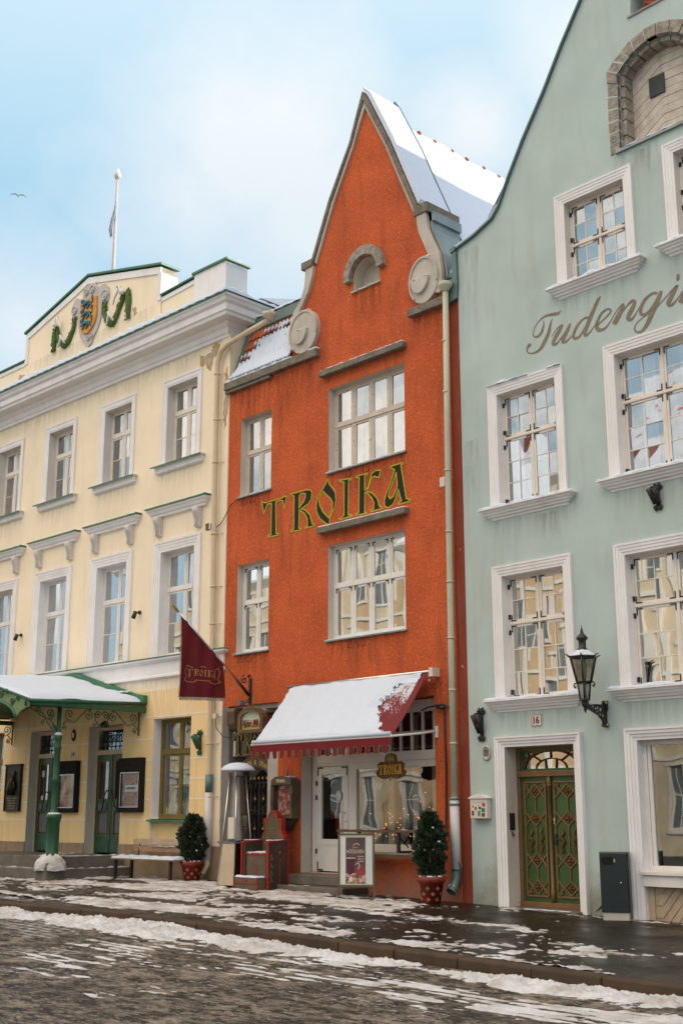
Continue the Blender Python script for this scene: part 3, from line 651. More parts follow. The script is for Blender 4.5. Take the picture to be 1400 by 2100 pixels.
# gable body thickness behind the front sheet
m = MB(); m.prism(outl[9:-1] + [(2.281, 11.9), (7.099, 11.9)][0:1], .421, .9, holes=[arch]); m.build('gable_back', 'zinc', RB)
m = MB(); k_ = len(arch)
q_ = [(4.785 + (x - 4.785) * .99, 13.4 + (z - 13.4) * .99) for x, z in arch]
m.add([(x, .0, z) for x, z in q_] + [(x, .6, z) for x, z in q_], [(i, (i + 1) % k_, (i + 1) % k_ + k_, i + k_) for i in range(k_)]); m.build('attic_lining', 'cream_reveal', RB)
m = MB(); m.box(4.2, 5.4, .7, .75, 12.9, 13.9); m.build('attic_panel', 'dark', RB)
# copings
cl_o = [(3.056, 14.274), (3.627, 15.568), (3.982, 16.184), (4.335, 16.795), (4.546, 17.355), (4.771, 17.93)]
cl_m = [(3.12, 14.20), (3.69, 15.50), (4.04, 16.12), (4.39, 16.74), (4.59, 17.25), (4.79, 17.70)]
cl_i = [(3.175, 14.13), (3.75, 15.44), (4.10, 16.07), (4.44, 16.69), (4.64, 17.15), (4.815, 17.50)]
cr_o = [(4.771, 17.93), (4.93, 17.69), (5.64, 16.249), (6.01, 15.37), (6.43, 14.398)]
cr_m = [(4.79, 17.70), (4.87, 17.52), (5.53, 16.22), (5.91, 15.32), (6.36, 14.28)]
cr_i = [(4.815, 17.50), (4.85, 17.42), (5.47, 16.20), (5.85, 15.28), (6.31, 14.22)]
m = MB(); m.prism(cl_o + cl_m[::-1], -.10, .9); m.prism(cr_o + cr_m[::-1], -.10, .9)
m.box(2.72, 3.10, -.12, .9, 14.09, 14.28); m.box(6.34, 6.74, -.12, .95, 14.13, 14.36)
m.build('coping', 'stone', RB, .012)
m = MB(); m.prism(cl_m + cl_i[::-1], -.055, .01); m.prism(cr_m + cr_i[::-1], -.055, .01)
# S-curved bands and scroll discs
bl_o = [(2.839, 14.09), (2.83, 13.9), (2.806, 13.665), (2.662, 13.339), (2.442, 13.142), (2.33, 12.95), (2.285, 12.6), (2.33, 12.3)]
bl_i = [(3.12, 14.09), (3.07, 13.85), (2.93, 13.48), (2.70, 13.18), (2.56, 13.0), (2.5, 12.9), (2.46, 12.6), (2.46, 12.3)]
br_o = [(6.675, 14.13), (6.70, 13.9), (6.727, 13.736), (6.869, 13.394), (7.037, 13.046), (7.09, 12.65), (7.09, 12.4), (7.03, 12.16)]
br_i = [(6.40, 14.13), (6.42, 13.9), (6.455, 13.738), (6.628, 13.334), (6.75, 13.06), (6.82, 12.74), (6.85, 12.5), (6.86, 12.2)]
m.prism(bl_o + bl_i[::-1], -.09, .01); m.prism(br_o + br_i[::-1], -.09, .01)
m.build('gable_band', 'stone_light', RB, .008)
for cx, cz, rx, rz_ in ((2.80, 12.53, .49, .53), (6.60, 12.58, .42, .53)):
    m = MB(); disc = [(cx + rx * math.cos(2 * PI * i / 40), cz + rz_ * math.sin(2 * PI * i / 40)) for i in range(40)]
    m.prism(disc, -.115, .01)
    half = [(cx - .07 + .25 * math.cos(PI + PI * i / 16), cz + .04 + .34 * math.sin(PI + PI * i / 16)) for i in range(17)]
    m.prism(half, -.185, -.11)
    rim = [(cx + (rx - .03) * math.cos(2 * PI * i / 30), cz + (rz_ - .03) * math.sin(2 * PI * i / 30)) for i in range(-1, 20)]; m.ribbon(rim, .05, -.14, -.11, False)
    d = m.build('scroll', 'stone_light', RB, .012)
    m = MB(); lumpy(m, cx - .32, cx + .18, -.185, -.115, cz + .04, .03, .03, 3); lumpy(m, cx - .16, cx + .2, -.115, 0, cz + rz_ - .03, .05, .04, 4); m.build('snow', 'snow', d)
# ledges
led = MB(); led.box(-.10, 3.27, -.14, .3, 11.80, 12.0); led.box(-.10, 1.6, -.10, .0, 11.72, 11.80); led.build('ledge', 'stone', RB, .015); led = MB(); led.box(6.14, 7.19, -.14, .02, 11.86, 12.04); led.build('ledge', 'stone', RB, .015)
m = MB(); lumpy(m, 3.0, 3.27, -.13, 0, 12.0, .06, .04, 5); lumpy(m, -.06, 2.4, -.12, .2, 12.0, .09, .05, 6); m.build('snow', 'snow', RB)
for x0, x1, z in ((3.38, 6.0, 11.26), (3.33, 6.0, 7.62)):
    m = MB(); m.box(x0, x1, -.15, .01, z - .02, z + .12); o = m.build('drip_ledge', 'stone', RB, .014)
    m = MB(); lumpy(m, x0 + .02, x1 - .01, -.14, 0, z + .12, .035, .05, int(z)); m.build('snow', 'snow', o)
# arched attic opening hood
A = [(4.785 + .43 * math.cos(t), 13.36 + .42 * math.sin(t)) for t in [i * PI / 14 - .05 for i in range(16)]]
Bv = [(4.785 + .62 * math.cos(t), 13.38 + .63 * math.sin(t)) for t in [i * PI / 14 - .05 for i in range(16)]]
m = MB(); m.prism(Bv + A[::-1], -.13, .02); m.build('arch_hood', 'rubble_stone', RB, .01)
m = MB(); m.box(4.33, 5.24, -.05, .02, 13.01, 13.045); o = m.build('arch_sill', 'stone_light', RB)
m = MB(); lumpy(m, 4.33, 5.24, -.05, .1, 13.045, .03, .04, 9); m.build('snow', 'snow', o)
m = MB(); m.prism([(4.38, 13.05)] + [(4.785 + .40 * math.cos(PI - t * PI / 12), 13.36 + .39 * math.sin(PI - t * PI / 12)) for t in range(0, 13)] + [(5.19, 13.05), (5.05, 13.06), (4.95, 13.10), (4.7, 13.3), (4.5, 13.2)], .30, .34); m.build('attic_board', 'bleached_wood', RB)
# roofs
m = MB(); gable_roof(m, 1.85, 4.77, 7.62, 12.0, 17.45, 12.0, .9, 13.5); m.box(2.0, 7.5, .93, .96, 11.5, 12.2); m.build('roof', 'roof_tile', RB)
m = MB(); n = 70
vs = []; fs = []
for i in range(n + 1):
    y = .93 + 12.5 * i / n
    for j in range(13):
        u = j / 12; vs.append((4.80 + 2.85 * u, y, 17.45 - 5.43 * u + .17 + .025 * math.sin(y * 3 + j) + rnd(-.01, .01)))
for i in range(n):
    for j in range(12): a = i * 13 + j; fs.append((a, a + 1, a + 14, a + 13))
m.add(vs, fs, True)
vs = [(4.79 - 2.9 * j / 6, .93 + 12.5 * i / 4, 17.6 - 5.4 * j / 6) for i in range(5) for j in range(7)]
m.add(vs, [(i * 7 + j, i * 7 + j + 7, i * 7 + j + 8, i * 7 + j + 1) for i in range(4) for j in range(6)], True)
m.build('roof_snow', 'snow', RB)
for i in range(20):
    y = 1.15 + i * .6 + rnd(-.05, .05); m = MB(); m.tube([(4.80, y, 17.615 + rnd(-.03, .0)), (4.80, y + rnd(.04, .10), 17.60)], [.062, .05], 8); m.build('ridge_tile', 'roof_tile', RB)
m = MB()
pr = [(x + .02, z + .02) for x, z in cr_o]; pr2 = [(x + .10, z + .10) for x, z in cr_o]; pr2[0] = (4.771, 18.06)
k = MB(); k.prism(pr + pr2[::-1], -.08, .88); m.join(k)
lumpy(m, 6.36, 6.7, -.05, .9, 14.36, .04, .06, 12)
m.build('coping_snow', 'snow', RB, .02)
m = MB(); m.prism([(x + .0, z + .02) for x, z in cr_o] + [(x + .105, z + .115) for x, z in cr_o][::-1], .885, .915); m.build('flashing', 'zinc_green', RB)
m = MB(); pts = [(6.69, 14.13), (6.74, 13.76), (6.885, 13.41), (7.05, 13.05), (7.12, 12.65), (7.13, 12.5)]
m.prism([(6.68, 14.13)] + pts[1:] + [(p[0] + .05, p[1]) for p in pts[::-1][:-1]] + [(6.76, 14.13)], .0, .9); m.box(6.6, 6.83, .0, .9, 13.92, 14.13)
m.build('side_cladding', 'zinc', RB)
m = MB(); lumpy(m, 6.98, 7.35, .1, .85, 12.55, .22, .05, 15, .5); lumpy(m, 6.86, 7.1, .45, .85, 13.2, .16, .05, 17, .6); m.build('snow', 'snow', RB)
m = MB(); m.box(7.02, 7.5, .02, .88, 12.46, 12.56); m.prism([(7.08, 12.46), (7.5, 12.46), (7.42, 12.1), (7.2, 12.05)], .05, .5); m.build('gutter_box', 'zinc_green', RB, .01)
# small tiled slope beside the scroll
def tile_slope():
    m = MB(); vs = []; fs = []; nx = 96; rows = 5
    for j in range(rows):
        for q in (0, 1):
            for i in range(nx + 1):
                x = .18 + 2.2 * i / nx; w = abs(math.sin(i * PI / 6.0)); u = (j + q) / rows
                y = .06 + .42 * u; z = 12.05 + 1.36 * u
                lift = .045 * w + (.03 if q == 0 else 0)
                vs.append((x, y - lift, z))
    for j in range(rows):
        b = j * 2 * (nx + 1)
        for i in range(nx): fs.append((b + i, b + i + 1, b + nx + 2 + i, b + nx + 1 + i))
    m.add(vs, fs, True); return m
tile_slope().build('tiled_slope', 'roof_tile', RB)
m = MB(); vs = []; fs = []; nx, nz = 110, 50
def inside(x, u):
    w = abs(math.sin((x - .18) / 2.2 * 96 * PI / 6.0))
    edge = .70 + .16 * w - max(0, (1.1 - x)) * .62 + .05 * math.sin(x * 9)
    stripes = .16 * math.sin(u * 5 * 2 * PI) * (1 if u > .3 else 0)
    return u < edge + stripes * .8 and u > -.01 and x > .12 + u * .25
idx = {}
for j in range(nz + 1):
    for i in range(nx + 1):
        x = .08 + 2.25 * i / nx; u = j / nz; idx[i, j] = len(vs)
        w = abs(math.sin((x - .18) / 2.2 * 96 * PI / 6.0))
        vs.append((x, .06 + .42 * u - .075 - .05 * w - (.09 * max(0, 1 - u * 4)), 12.05 + 1.36 * u + .02))
for j in range(nz):
    for i in range(nx):
        if inside(.08 + 2.25 * (i + .5) / nx, (j + .5) / nz): fs.append((idx[i, j], idx[i + 1, j], idx[i + 1, j + 1], idx[i, j + 1]))
m.add(vs, fs, True); o = m.build('slope_snow', 'snow', RB)
sd = o.modifiers.new('s', 'SOLIDIFY'); sd.thickness = .05; sd.offset = -1
m = MB(); m.prism_x([(.45, 13.38), (.40, 13.42), (.44, 13.72), (.9, 13.95), (.9, 13.5)], .05, 2.5)
m.add([(.02, -.02, 12.02), (.16, -.02, 12.02), (.34, .46, 13.5), (.10, .46, 13.5)], [(0, 1, 2, 3)]); m.add([(.02, -.02, 12.02), (.10, .46, 13.5), (.0, .9, 13.5), (.0, .9, 12)], [(0, 1, 2, 3)])
m.build('slope_flashing', 'zinc_green', RB)
m = MB(); lumpy(m, .1, 2.45, .42, 1.5, 13.75, .08, .06, 22)
m.build('snow', 'snow', RB)
m = MB(); m.box(.05, 2.6, .8, 1.6, 12, 13.76); m.build('slope_top', 'zinc', RB)
# windows of the red house
cw = ('curtain', [(.14, .42, 0, .97), (.5, 1., 0, .97)])
window(RB, *BIGU, .17, [.25] * 4, [(.44, 1, 1), (.56, 1, 1)], curtain=('curtain', [(.06, .3, .0, 1), (.34, .52, 0, .8), (.6, .98, 0, .85)]), gm='glass_upper')
window(RB, *SMU, .17, [.5, .5], [(.44, 1, 1), (.56, 1, 1)], curtain=('curtain', [(.25, 1, 0, 1)]))
window(RB, *BIGL, .17, [.25] * 4, [(.43, 1, 1), (.57, 1, 1)], fm='white_frame', gm='glass_wavy', curtain=('curtain_warm', [(.1, .3, .0, 1), (.5, .72, 0, 1), (.8, 1, 0, 1)]), hinge=.09, ptilt=.012)
window(RB, *SML, .17, [.5, .5], [(.43, 1, 1), (.57, 1, 1)], fm='white_frame', gm='glass_wavy', curtain=('curtain_warm', [(.3, .95, 0, 1)]), hinge=.09, ptilt=.012)
for (x0, x1, z0, z1), s_ in ((BIGU, 1), (BIGL, 2), (SMU, 3), (SML, 4)):
    m = MB(); m.box(x0 - .05, x1 + .04, -.06, .17, z0 - .035, z0 - .003); o = m.build('sill', 'zinc', RB)
    m = MB(); lumpy(m, x0 - .04, x1 + .03, -.06, .15, z0 - .003, .028, .05, s_); m.build('snow', 'snow', o)
for x0, x1, z, h in ((3.5, 5.95, 8.93, 1.15), (3.5, 5.9, 5.2, .9), (.4, 1.62, 8.95, 1.0), (.4, 1.62, 5.2, .8), (3.35, 6.0, 11.23, .3), (3.3, 6.0, 7.58, .33), (0, 3.2, 11.72, 1.7), (6.15, 7.1, 11.85, 1.0), (4.25, 5.3, 13.0, 1.1)): stain(RB, x0, x1, z, h)
stain(RB, 2.0, 7.15, 4.1, .9)
# flower box brackets under the sills
m = MB()
def cradle(x, z, w=.22, d=.2):
    m.tube([(x, -.05, z), (x + .02, -.09, z - d), (x + w - .02, -.09, z - d), (x + w, -.05, z)], .008, 5)
for x, z in ((4.18, 8.93), (4.72, 8.93), (4.25, 5.2), (4.55, 5.2), (.6, 5.2), (.9, 5.2), (.62, 8.95), (.92, 8.95)): cradle(x, z)
m.build('box_bracket', 'rust_iron', RB)
# painted name on the wall
m = MB(); y_ = MB()
for lt in TROIKA:
    m.prism(lt[0], -.006, .01, holes=lt[1:])
    for lp in lt: y_.ribbon(lp, .028, -.011, .01)
m.build('painted_letters', 'letter_black', RB); y_.build('letter_outline', 'letter_yellow', RB)
# drainpipe
def bracket_ring(m, x, y, z, r): m.lathe([(r, -.018), (r + .012, -.018), (r + .012, .018), (r, .018)], (x, y, z), 14)
m = MB(); m.tube([(7.25, -.16, 12.1), (7.22, -.16, 9), (7.20, -.16, 5), (7.20, -.16, 1.9)], .062, 14)
m.lathe([(.07, 0), (.085, .05), (.15, .11), (.155, .2), (.13, .21)], (7.25, -.16, 12.07), 16)
for z in (11.0, 9.9, 8.25, 7.0, 6.0, 4.9, 3.9, 2.9): bracket_ring(m, 7.22 - (12 - z) * .002, -.16, z, .063)
dp = m.build('drainpipe', 'pipe_green', RB)
m = MB(); m.tube([(7.20, -.17, 1.9), (7.22, -.17, .62)], .088, 16); m.build('pipe_sleeve', 'pipe_white', dp)
m = MB(); m.tube([(7.22, -.17, .62), (7.22, -.18, .45), (7.22, -.26, .30), (7.22, -.34, .22)], [.08, .08, .085, .09], 14, cap=False)
bracket_ring(m, 7.2, -.17, 1.88, .09); bracket_ring(m, 7.2, -.17, 1.78, .09); bracket_ring(m, 7.22, -.17, .62, .09); m.build('pipe_outlet', 'zinc_green', dp)
m = MB(); lumpy(m, 7.16, 7.29, -.34, -.22, .30, .09, .03, 3); m.build('snow', 'snow', dp)
m = MB(); m.box(6.98, 7.12, -.16, -.04, 7.95, 8.15); m.build('junction_box', 'plate_cream', RB, .01)
m = MB(); m.tube([(6.72, -.04, 3.62), (6.82, -.06, 3.6), (6.9, -.05, 3.6)], .035, 8); m.tube([(6.88, -.05, 3.62), (6.9, -.04, 2.4), (6.87, -.04, 1.35), (6.93, -.05, 1.2)], .02, 6)
m.tube([(6.3, -.05, 3.58), (6.5, -.08, 3.62), (6.88, -.06, 3.66), (7.1, -.05, 3.56)], .018, 6); m.tube([(-.42, -.12, 8.3), (-.1, -.1, 8.45), (.2, -.06, 8.85), (.46, -.02, 8.98)], .012, 5)
m.tube([(7.3, -.2, .75), (7.37, -.18, .6), (7.33, -.2, .3)], .01, 5); m.build('cable', 'black_iron', RB)
# ---- shop front of the red house
sf = MB(); Y0 = .30
sf.box(2.76, 2.92, Y0, Y0 + .1, .43, 3.84)               # left jamb
for a, b in ((3.88, 4.02), (6.44, 6.58)): sf.box(a, b, Y0, Y0 + .1, (.43 if a < 4 else .89), 3.84)
sf.box(2.92, 6.58, Y0 - .02, Y0 + .1, 2.66, 2.84); sf.box(4.02, 6.44, Y0 - .0, Y0 + .1, 2.52, 2.66); sf.box(2.92, 3.88, Y0 + .001, Y0 + .1, 2.6, 2.66)
sf.box(4.02, 6.44, Y0, Y0 + .1, .89, 1.02); sf.box(4.02, 6.44, Y0 - .02, Y0 + .1, .80, .89)
sf.box(2.92, 6.44, Y0, Y0 + .1, 3.60, 3.84); sf.box(4.02, 4.1, Y0 + .001, Y0 + .1, 1.02, 2.52); sf.box(6.38, 6.44, Y0 + .001, Y0 + .1, 1.02, 2.52)
win = sf.build('shop_front', 'cream_frame', RB, .006)
m = MB()
for i in range(1, 12):
    x = 2.92 + i * 3.66 / 12; m.box(x - .02, x + .02, Y0 + .02, Y0 + .07, 2.84, 3.6)
m.box(2.92, 6.58, Y0 + .015, Y0 + .075, 3.18, 3.225); m.build('transom_bar', 'cream_frame', win)
m = MB(); m.add([(4.1, Y0 + .05, 1.02), (6.38, Y0 + .05, 1.02), (6.38, Y0 + .05, 2.52), (4.1, Y0 + .05, 2.52)], [(0, 1, 2, 3)]); m.build('pane', 'glass_shop', win); m = MB()
m.add([(2.92, Y0 + .055, 2.84), (6.58, Y0 + .055, 2.84), (6.58, Y0 + .055, 3.6), (2.92, Y0 + .055, 3.6)], [(0, 1, 2, 3)]); m.build('pane', 'glass_shop', win)
dr = MB(); dr.box(2.93, 3.06, Y0 - .01, Y0 + .05, .45, 2.59); dr.box(3.74, 3.87, Y0 - .01, Y0 + .05, .45, 2.59); dr.box(3.06, 3.74, Y0 - .01, Y0 + .05, 2.44, 2.59)
dr.box(3.06, 3.74, Y0 - .01, Y0 + .05, .98, 1.10); dr.box(3.06, 3.74, Y0, Y0 + .045, .45, .98); dr.box(3.10, 3.70, Y0 - .008, Y0, .52, .92)
dr = dr.build('door', 'white_frame', RB, .006)
m = MB(); m.add([(3.06, Y0 + .02, 1.1), (3.74, Y0 + .02, 1.1), (3.74, Y0 + .02, 2.44), (3.06, Y0 + .02, 2.44)], [(0, 1, 2, 3)]); m.build('pane', 'glass_shop', dr)
m = MB(); m.tube([(3.80, Y0 - .02, 1.30), (3.72, Y0 - .09, 1.31), (3.72, Y0 - .09, 1.62), (3.80, Y0 - .02, 1.64)], .014, 8); m.ball((3.82, Y0 - .02, 1.47), .025); m.build('handle', 'steel', dr)
m = MB()
for x, d in ((2.94, 1), (3.86, -1)):
    for z, e in ((2.58, -1), (.46, 1)):
        a, b = sorted((x, x + d * .17)); c_, d_ = sorted((z, z + e * .03)); m.box(a, b, Y0 - .018, Y0 - .01, c_, d_); a, b = sorted((x, x + d * .03)); c_, d_ = sorted((z + e * .03, z + e * .18)); m.box(a, b, Y0 - .0175, Y0 - .01, c_, d_)
for z in (2.2, 1.9, .8): m.box(2.90, 2.94, Y0 - .03, Y0 - .01, z, z + .1)
m.build('hinge', 'black_iron', dr)
m = MB(); m.lathe([(.09, 0), (.09, .004)], (0, 0, 0), 24); m.xf(Matrix.Translation((3.58, Y0 + .005, 1.98)) @ Matrix.Rotation(PI / 2, 4, 'X') @ Matrix.Diagonal((1, 1.25, 1, 1))); m.build('sticker', 'poster_white', dr)
m = MB()
m.add([(2.744, .0, .42), (2.744, Y0, .42), (2.744, Y0, 3.85), (2.744, 0, 3.85)], [(0, 1, 2, 3)]); m.build('shop_reveal', 'cream_reveal', RB); m = MB(); m.add([(6.596, .0, .86), (6.596, Y0, .86), (6.596, Y0, 3.85), (6.596, 0, 3.85)], [(3, 2, 1, 0)])
m.add([(2.744, -.001, .424), (4.30, -.001, .424), (4.30, Y0 + .1, .424), (2.744, Y0 + .1, .424)], [(0, 1, 2, 3)]); m.build('shop_reveal', 'cream_reveal', RB)
m = MB(); m.box(4.28, 6.62, -.05, Y0, .82, .872); m.build('shop_sill', 'tan_frame', RB, .006)
# room furnishings seen dimly through the glass
m = MB()
for x in (4.35, 5.05, 5.6, 6.2): m.box(x, x + .16, 1.0, 1.04, .4, 3.6)
m.build('drape', 'curtain_warm', RB)
m = MB(); m.box(3.2, 3.45, .9, .95, .5, 2.3); m.ball((3.33, .9, 2.0), .13, 12, (1, 1, 1.2)); m.box(3.12, 3.2, 1.3, 1.4, .4, 2.6); m.build('coat_display', 'curtain_warm', RB)
m = MB(); r_ = random.Random(3)
for i in range(70): m.ball((r_.uniform(4.15, 6.3), .62 + r_.random() * .2, 1.1 + abs(r_.gauss(0, .45)) % 1.4), .008, 5)
m.build('fairy_lights', 'fairy_light', RB)
# ================================================================ YELLOW HOUSE
YB = near('parapet_house', 'long cream yellow house with a stepped parapet and coat of arms', 'building', 'Y', 0, 0, 0)
YC = [-1.93 - 2.845 * i for i in range(5)]
holes = []
for c in YC: holes += [rect(c - .62, c + .62, 10.43, 12.54), rect(c - .67, c + .69, 5.43, 8.10)]
wall = MB(); wall.prism([(-16, 4.6), (0, 4.6), (0, 13.9), (-16, 13.9)], 0, .45, holes=holes); wall.build('wall', 'yellow_plaster', YB)
GO = [rect(-2.66, -1.17, .9, 3.9), rect(-5.45, -3.92, .6, 3.85), rect(-8.3, -6.77, .6, 3.85), rect(-11.15, -9.72, .9, 3.9), rect(-14.0, -12.5, .9, 3.9)]
GOp = [rect(a[0][0], a[1][0], .9, a[2][1]) for a in GO]
def notch(base, hs):   # bottom-edge openings cut as notches
    pts = [(-16, base)]
    for h in sorted(hs, key=lambda q: q[0][0]): pts += [(h[0][0], base), (h[0][0], h[2][1]), (h[1][0], h[2][1]), (h[1][0], base)]
    return pts + [(0, base)]
m = MB(); m.prism(notch(.9, GOp) + [(0, 4.6), (-16, 4.6)], 0, .45); m.build('ground_floor_wall', 'yellow_plaster_low', YB)
m = MB(); xs = [-16, -8.3, -6.77, -5.45, -3.92, 0]
for a, b in ((-16, -8.3), (-6.77, -5.45), (-3.92, .0)): m.box(a, b, -.03, .45, -.3, .9)
m.build('plinth', 'plinth_stone', YB, .01)
m = MB(); m.box(-.33, 0, -.035, .01, .9, 4.86); m.box(-.33, 0, -.035, .01, 5.42, 13.3); m.build('corner_strip', 'yellow_plaster', YB)
m = MB()
def spans(z):
    e = [-16.0]; 
    for h in sorted(GO, key=lambda q: q[0][0]):
        if h[0][1] < z < h[2][1]: e += [h[0][0], h[1][0]]
    return e + [0.0]
for z in (3.95, 3.42, 2.90, 2.43, 1.96, 1.48):
    e = spans(z)
    for i in range(0, len(e), 2):
        m.box(e[i], e[i + 1] if e[i + 1] < 0 else -.33, -.006, .01, z - .013, z + .013)
        if e[i + 1] == 0: m.box(-.33, 0, -.041, .01, z - .013, z + .013)
for h in GO:
    a, b = h[0][0], h[1][0]; t = 3.95; c = (a + b) / 2
    for k in range(-3, 4):
        x0 = c + k * (b - a) / 6.5; x1 = c + k * (b - a) / 6.5 * 1.42
        m.prism([(x0 - .012, t + .014), (x0 + .012, t + .014), (x1 + .012, 4.86), (x1 - .012, 4.86)], -.006, .01)
m.build('joint_line', 'white_trim', YB)
# string course
m = MB(); moulding(m, -16, -.02, [(.05, 5.40), (.17, 5.38), (.17, 5.34), (.13, 5.30), (.06, 5.27), (.05, 4.98), (.08, 4.96), (.08, 4.91), (.03, 4.88), (.0, 4.86)]); m.build('string_course', 'white_trim', YB)
m = MB(); m.box(-16, .16, -.19, .02, 5.385, 5.405); m.build('flashing', 'green_flashing', YB)
# cornice
m = MB(); moulding(m, -16, -.12, [(.70, 14.10), (.70, 14.03), (.66, 14.0), (.63, 13.93), (.57, 13.88), (.56, 13.72), (.52, 13.69), (.50, 13.62), (.24, 13.60), (.22, 13.52), (.15, 13.47), (.12, 13.36), (.08, 13.33), (.07, 13.26), (0, 13.25)], 1.6); m.build('cornice', 'white_trim', YB)
m = MB(); m.add([(-16.7, -.72, 14.11), (.62, -.72, 14.11), (.62, 1.6, 14.11), (.0, .05, 14.42), (-16.7, .05, 14.42)], [(0, 1, 3, 4), (1, 2, 3)]); m.box(-16.7, .63, -.735, -.7, 14.07, 14.115); m.build('cornice_cover', 'green_flashing', YB)
m = MB(); lumpy(m, -16.7, .62, -.75, .02, 14.115, .18, .09, 31, .3); lumpy(m, .02, .635, .0, 1.6, 14.115, .12, .07, 32, .35); m.build('cornice_snow', 'snow', YB)
# parapet
cen = [(-9.83, 14.1), (-9.83, 16.1), (-6.52, 16.95), (-2.98, 16.12), (-2.98, 14.1)]
m = MB(); m.prism([(-16, 14.1), (-16, 15.22), (-9.83, 15.22), (-9.83, 14.1)][::-1], .0, .5); m.prism(cen[::-1], -.04, .5); m.prism([(-2.98, 14.1), (-1.46, 14.1), (-1.46, 15.22), (-2.98, 15.22)], 0, .5); m.build('parapet', 'yellow_plaster', YB)
def band(m, pts, w, y0, y1, dz=0):
    for a, b in zip(pts[:-1], pts[1:]): m.prism([(a[0], a[1] - w + dz), (b[0], b[1] - w + dz), (b[0], b[1] + dz), (a[0], a[1] + dz)], y0, y1)
m = MB(); band(m, cen[1:4], .20, -.075, .5); band(m, [(-2.98, 15.22), (-1.46, 15.30)], .12, -.03, .5); band(m, [(-16, 15.22), (-9.83, 15.22)], .12, -.03, .5)
m.box(-9.86, -9.70, -.07, .5, 15.1, 15.92); m.box(-3.1, -2.955, -.07, .5, 15.15, 15.95); m.box(-1.46, -.17, -.10, .62, 14.1, 15.36); m.build('parapet_trim', 'white_trim', YB)
m = MB(); band(m, [(-9.92, 16.12), (-6.52, 16.99), (-2.92, 16.16)], .07, -.12, .55, .07); band(m, [(-2.98, 15.26), (-1.46, 15.33)], .05, -.08, .53, .06); band(m, [(-16, 15.24), (-9.83, 15.24)], .05, -.08, .53, .05)
m.box(-1.52, -.10, -.15, .68, 15.36, 15.43); m.build('parapet_cap', 'green_flashing', YB, .008)
m = MB(); lumpy(m, -1.5, -.12, -.08, .66, 15.43, .05, .06, 41); lumpy(m, -1.6 - .9, -1.5, -.0, .5, 15.34, .04, .06, 42); m.build('snow', 'snow', YB)
m = MB(); m.add([(-16, .5, 14.3), (0.5, .5, 14.3), (-.5, 6, 16.2), (-16, 6, 16.2)], [(0, 1, 2, 3)]); m.add([(.5, .5, 14.3), (.5, 12, 14.3), (-.5, 6, 16.2)], [(0, 1, 2)]); m.build('roof', 'snow', YB)
m = MB(); m.box(-16, -.02, .5, 12, 14.0, 14.1); m.box(-.03, -.01, .45, 12, -.3, 14.1); m.box(-16, -15.9, .45, 12, -.3, 14.1); m.box(-16, 0, 11.9, 12, -.3, 14.1); m.build('back_wall', 'yellow_plaster', YB)
m = MB(); m.box(-15.9, -.1, 1.7, 1.8, -.3, 14); m.box(-15.9, -.1, .46, 1.7, 8.9, 9.0); m.box(-15.9, -.1, .46, 1.7, 4.3, 4.4); m.box(-15.9, -.1, .46, 1.7, .4, .5); m.build('inner_wall', 'interior', YB)
r_ = random.Random(12)
def blot(pts, n=3, j=.05):
    for _ in range(n):
        q = []
        for a, b in zip(pts, pts[1:] + pts[:1]):
            q += [a, ((a[0] + b[0]) / 2 + r_.uniform(-j, j), (a[1] + b[1]) / 2 + r_.uniform(-j, j))]
        pts = q; j *= .55
    return pts
for pts, y0 in (([(-1.25, 13.1), (-1.2, 12.75), (-.95, 12.85), (-.88, 12.6), (-.78, 12.55), (-.70, 12.9), (-.50, 12.85), (-.45, 13.2), (-.7, 13.22), (-.72, 13.05), (-1.0, 13.0)], -.004), ([(-.16, 12.2), (-.10, 12.5), (-.04, 12.1), (-.02, 11.6), (-.08, 11.0), (-.15, 10.8), (-.20, 11.2), (-.15, 11.7)], -.039), ([(-4.28, 15.25), (-4.1, 15.3), (-4.05, 15.1), (-4.2, 15.05)], -.045), ([(-10.2, 14.9), (-9.9, 14.8), (-10.0, 14.5), (-10.5, 14.55)], -.004)):
    b_ = blot(pts); m = MB(); m.prism(b_[::-1], y0, y0 + .02); pt = m.build('peeled_patch', 'peel_brown', YB)
    cx_ = sum(p[0] for p in b_) / len(b_); cz_ = sum(p[1] for p in b_) / len(b_); m = MB(); m.prism([(cx_ + (p[0] - cx_) * .62, cz_ + (p[1] - cz_) * .68) for p in b_][::-1], y0 - .003, y0 + .02); m.build('bare_render', 'peel_grey', pt)
# coat of arms and garlands (relief)
cart = [(-7.325, 16.239), (-7.2, 16.4), (-7.087, 16.47), (-6.9, 16.38), (-6.772, 16.35), (-6.75, 16.6), (-6.6, 16.66), (-6.407, 16.72), (-6.148, 16.66), (-6.0, 16.5), (-5.926, 16.45), (-5.8, 16.5), (-5.62, 16.46), (-5.45, 16.3), (-5.396, 16.1), (-5.45, 15.9), (-5.6, 15.84), (-5.76, 15.87), (-5.79, 15.411), (-5.9, 15.2), (-6.09, 14.984), (-6.202, 14.809), (-6.344, 14.733), (-6.502, 14.842), (-6.786, 15.13), (-6.92, 15.5), (-6.983, 15.87), (-7.199, 15.828), (-7.305, 16.02)]
m = MB(); m.prism(cart[::-1], -.085, -.03)
for cx, cz, r in ((-7.14, 16.08, .13), (-5.60, 16.10, .16), (-6.55, 16.48, .10), (-6.25, 16.48, .12), (-6.34, 14.98, .07), (-6.18, 15.03, .07)):
    k = MB(); k.lathe([(r * .3, .04), (r * .45, .04), (r * .5, .015), (r * .7, .015), (r * .8, .05), (r, .05), (r * 1.05, 0)], (0, 0, 0), 20)
    m.join(k, Matrix.Translation((cx, -.082, cz)) @ Matrix.Rotation(PI / 2, 4, 'X'))
ca = m.build('cartouche', 'ornament_grey', YB, .02)
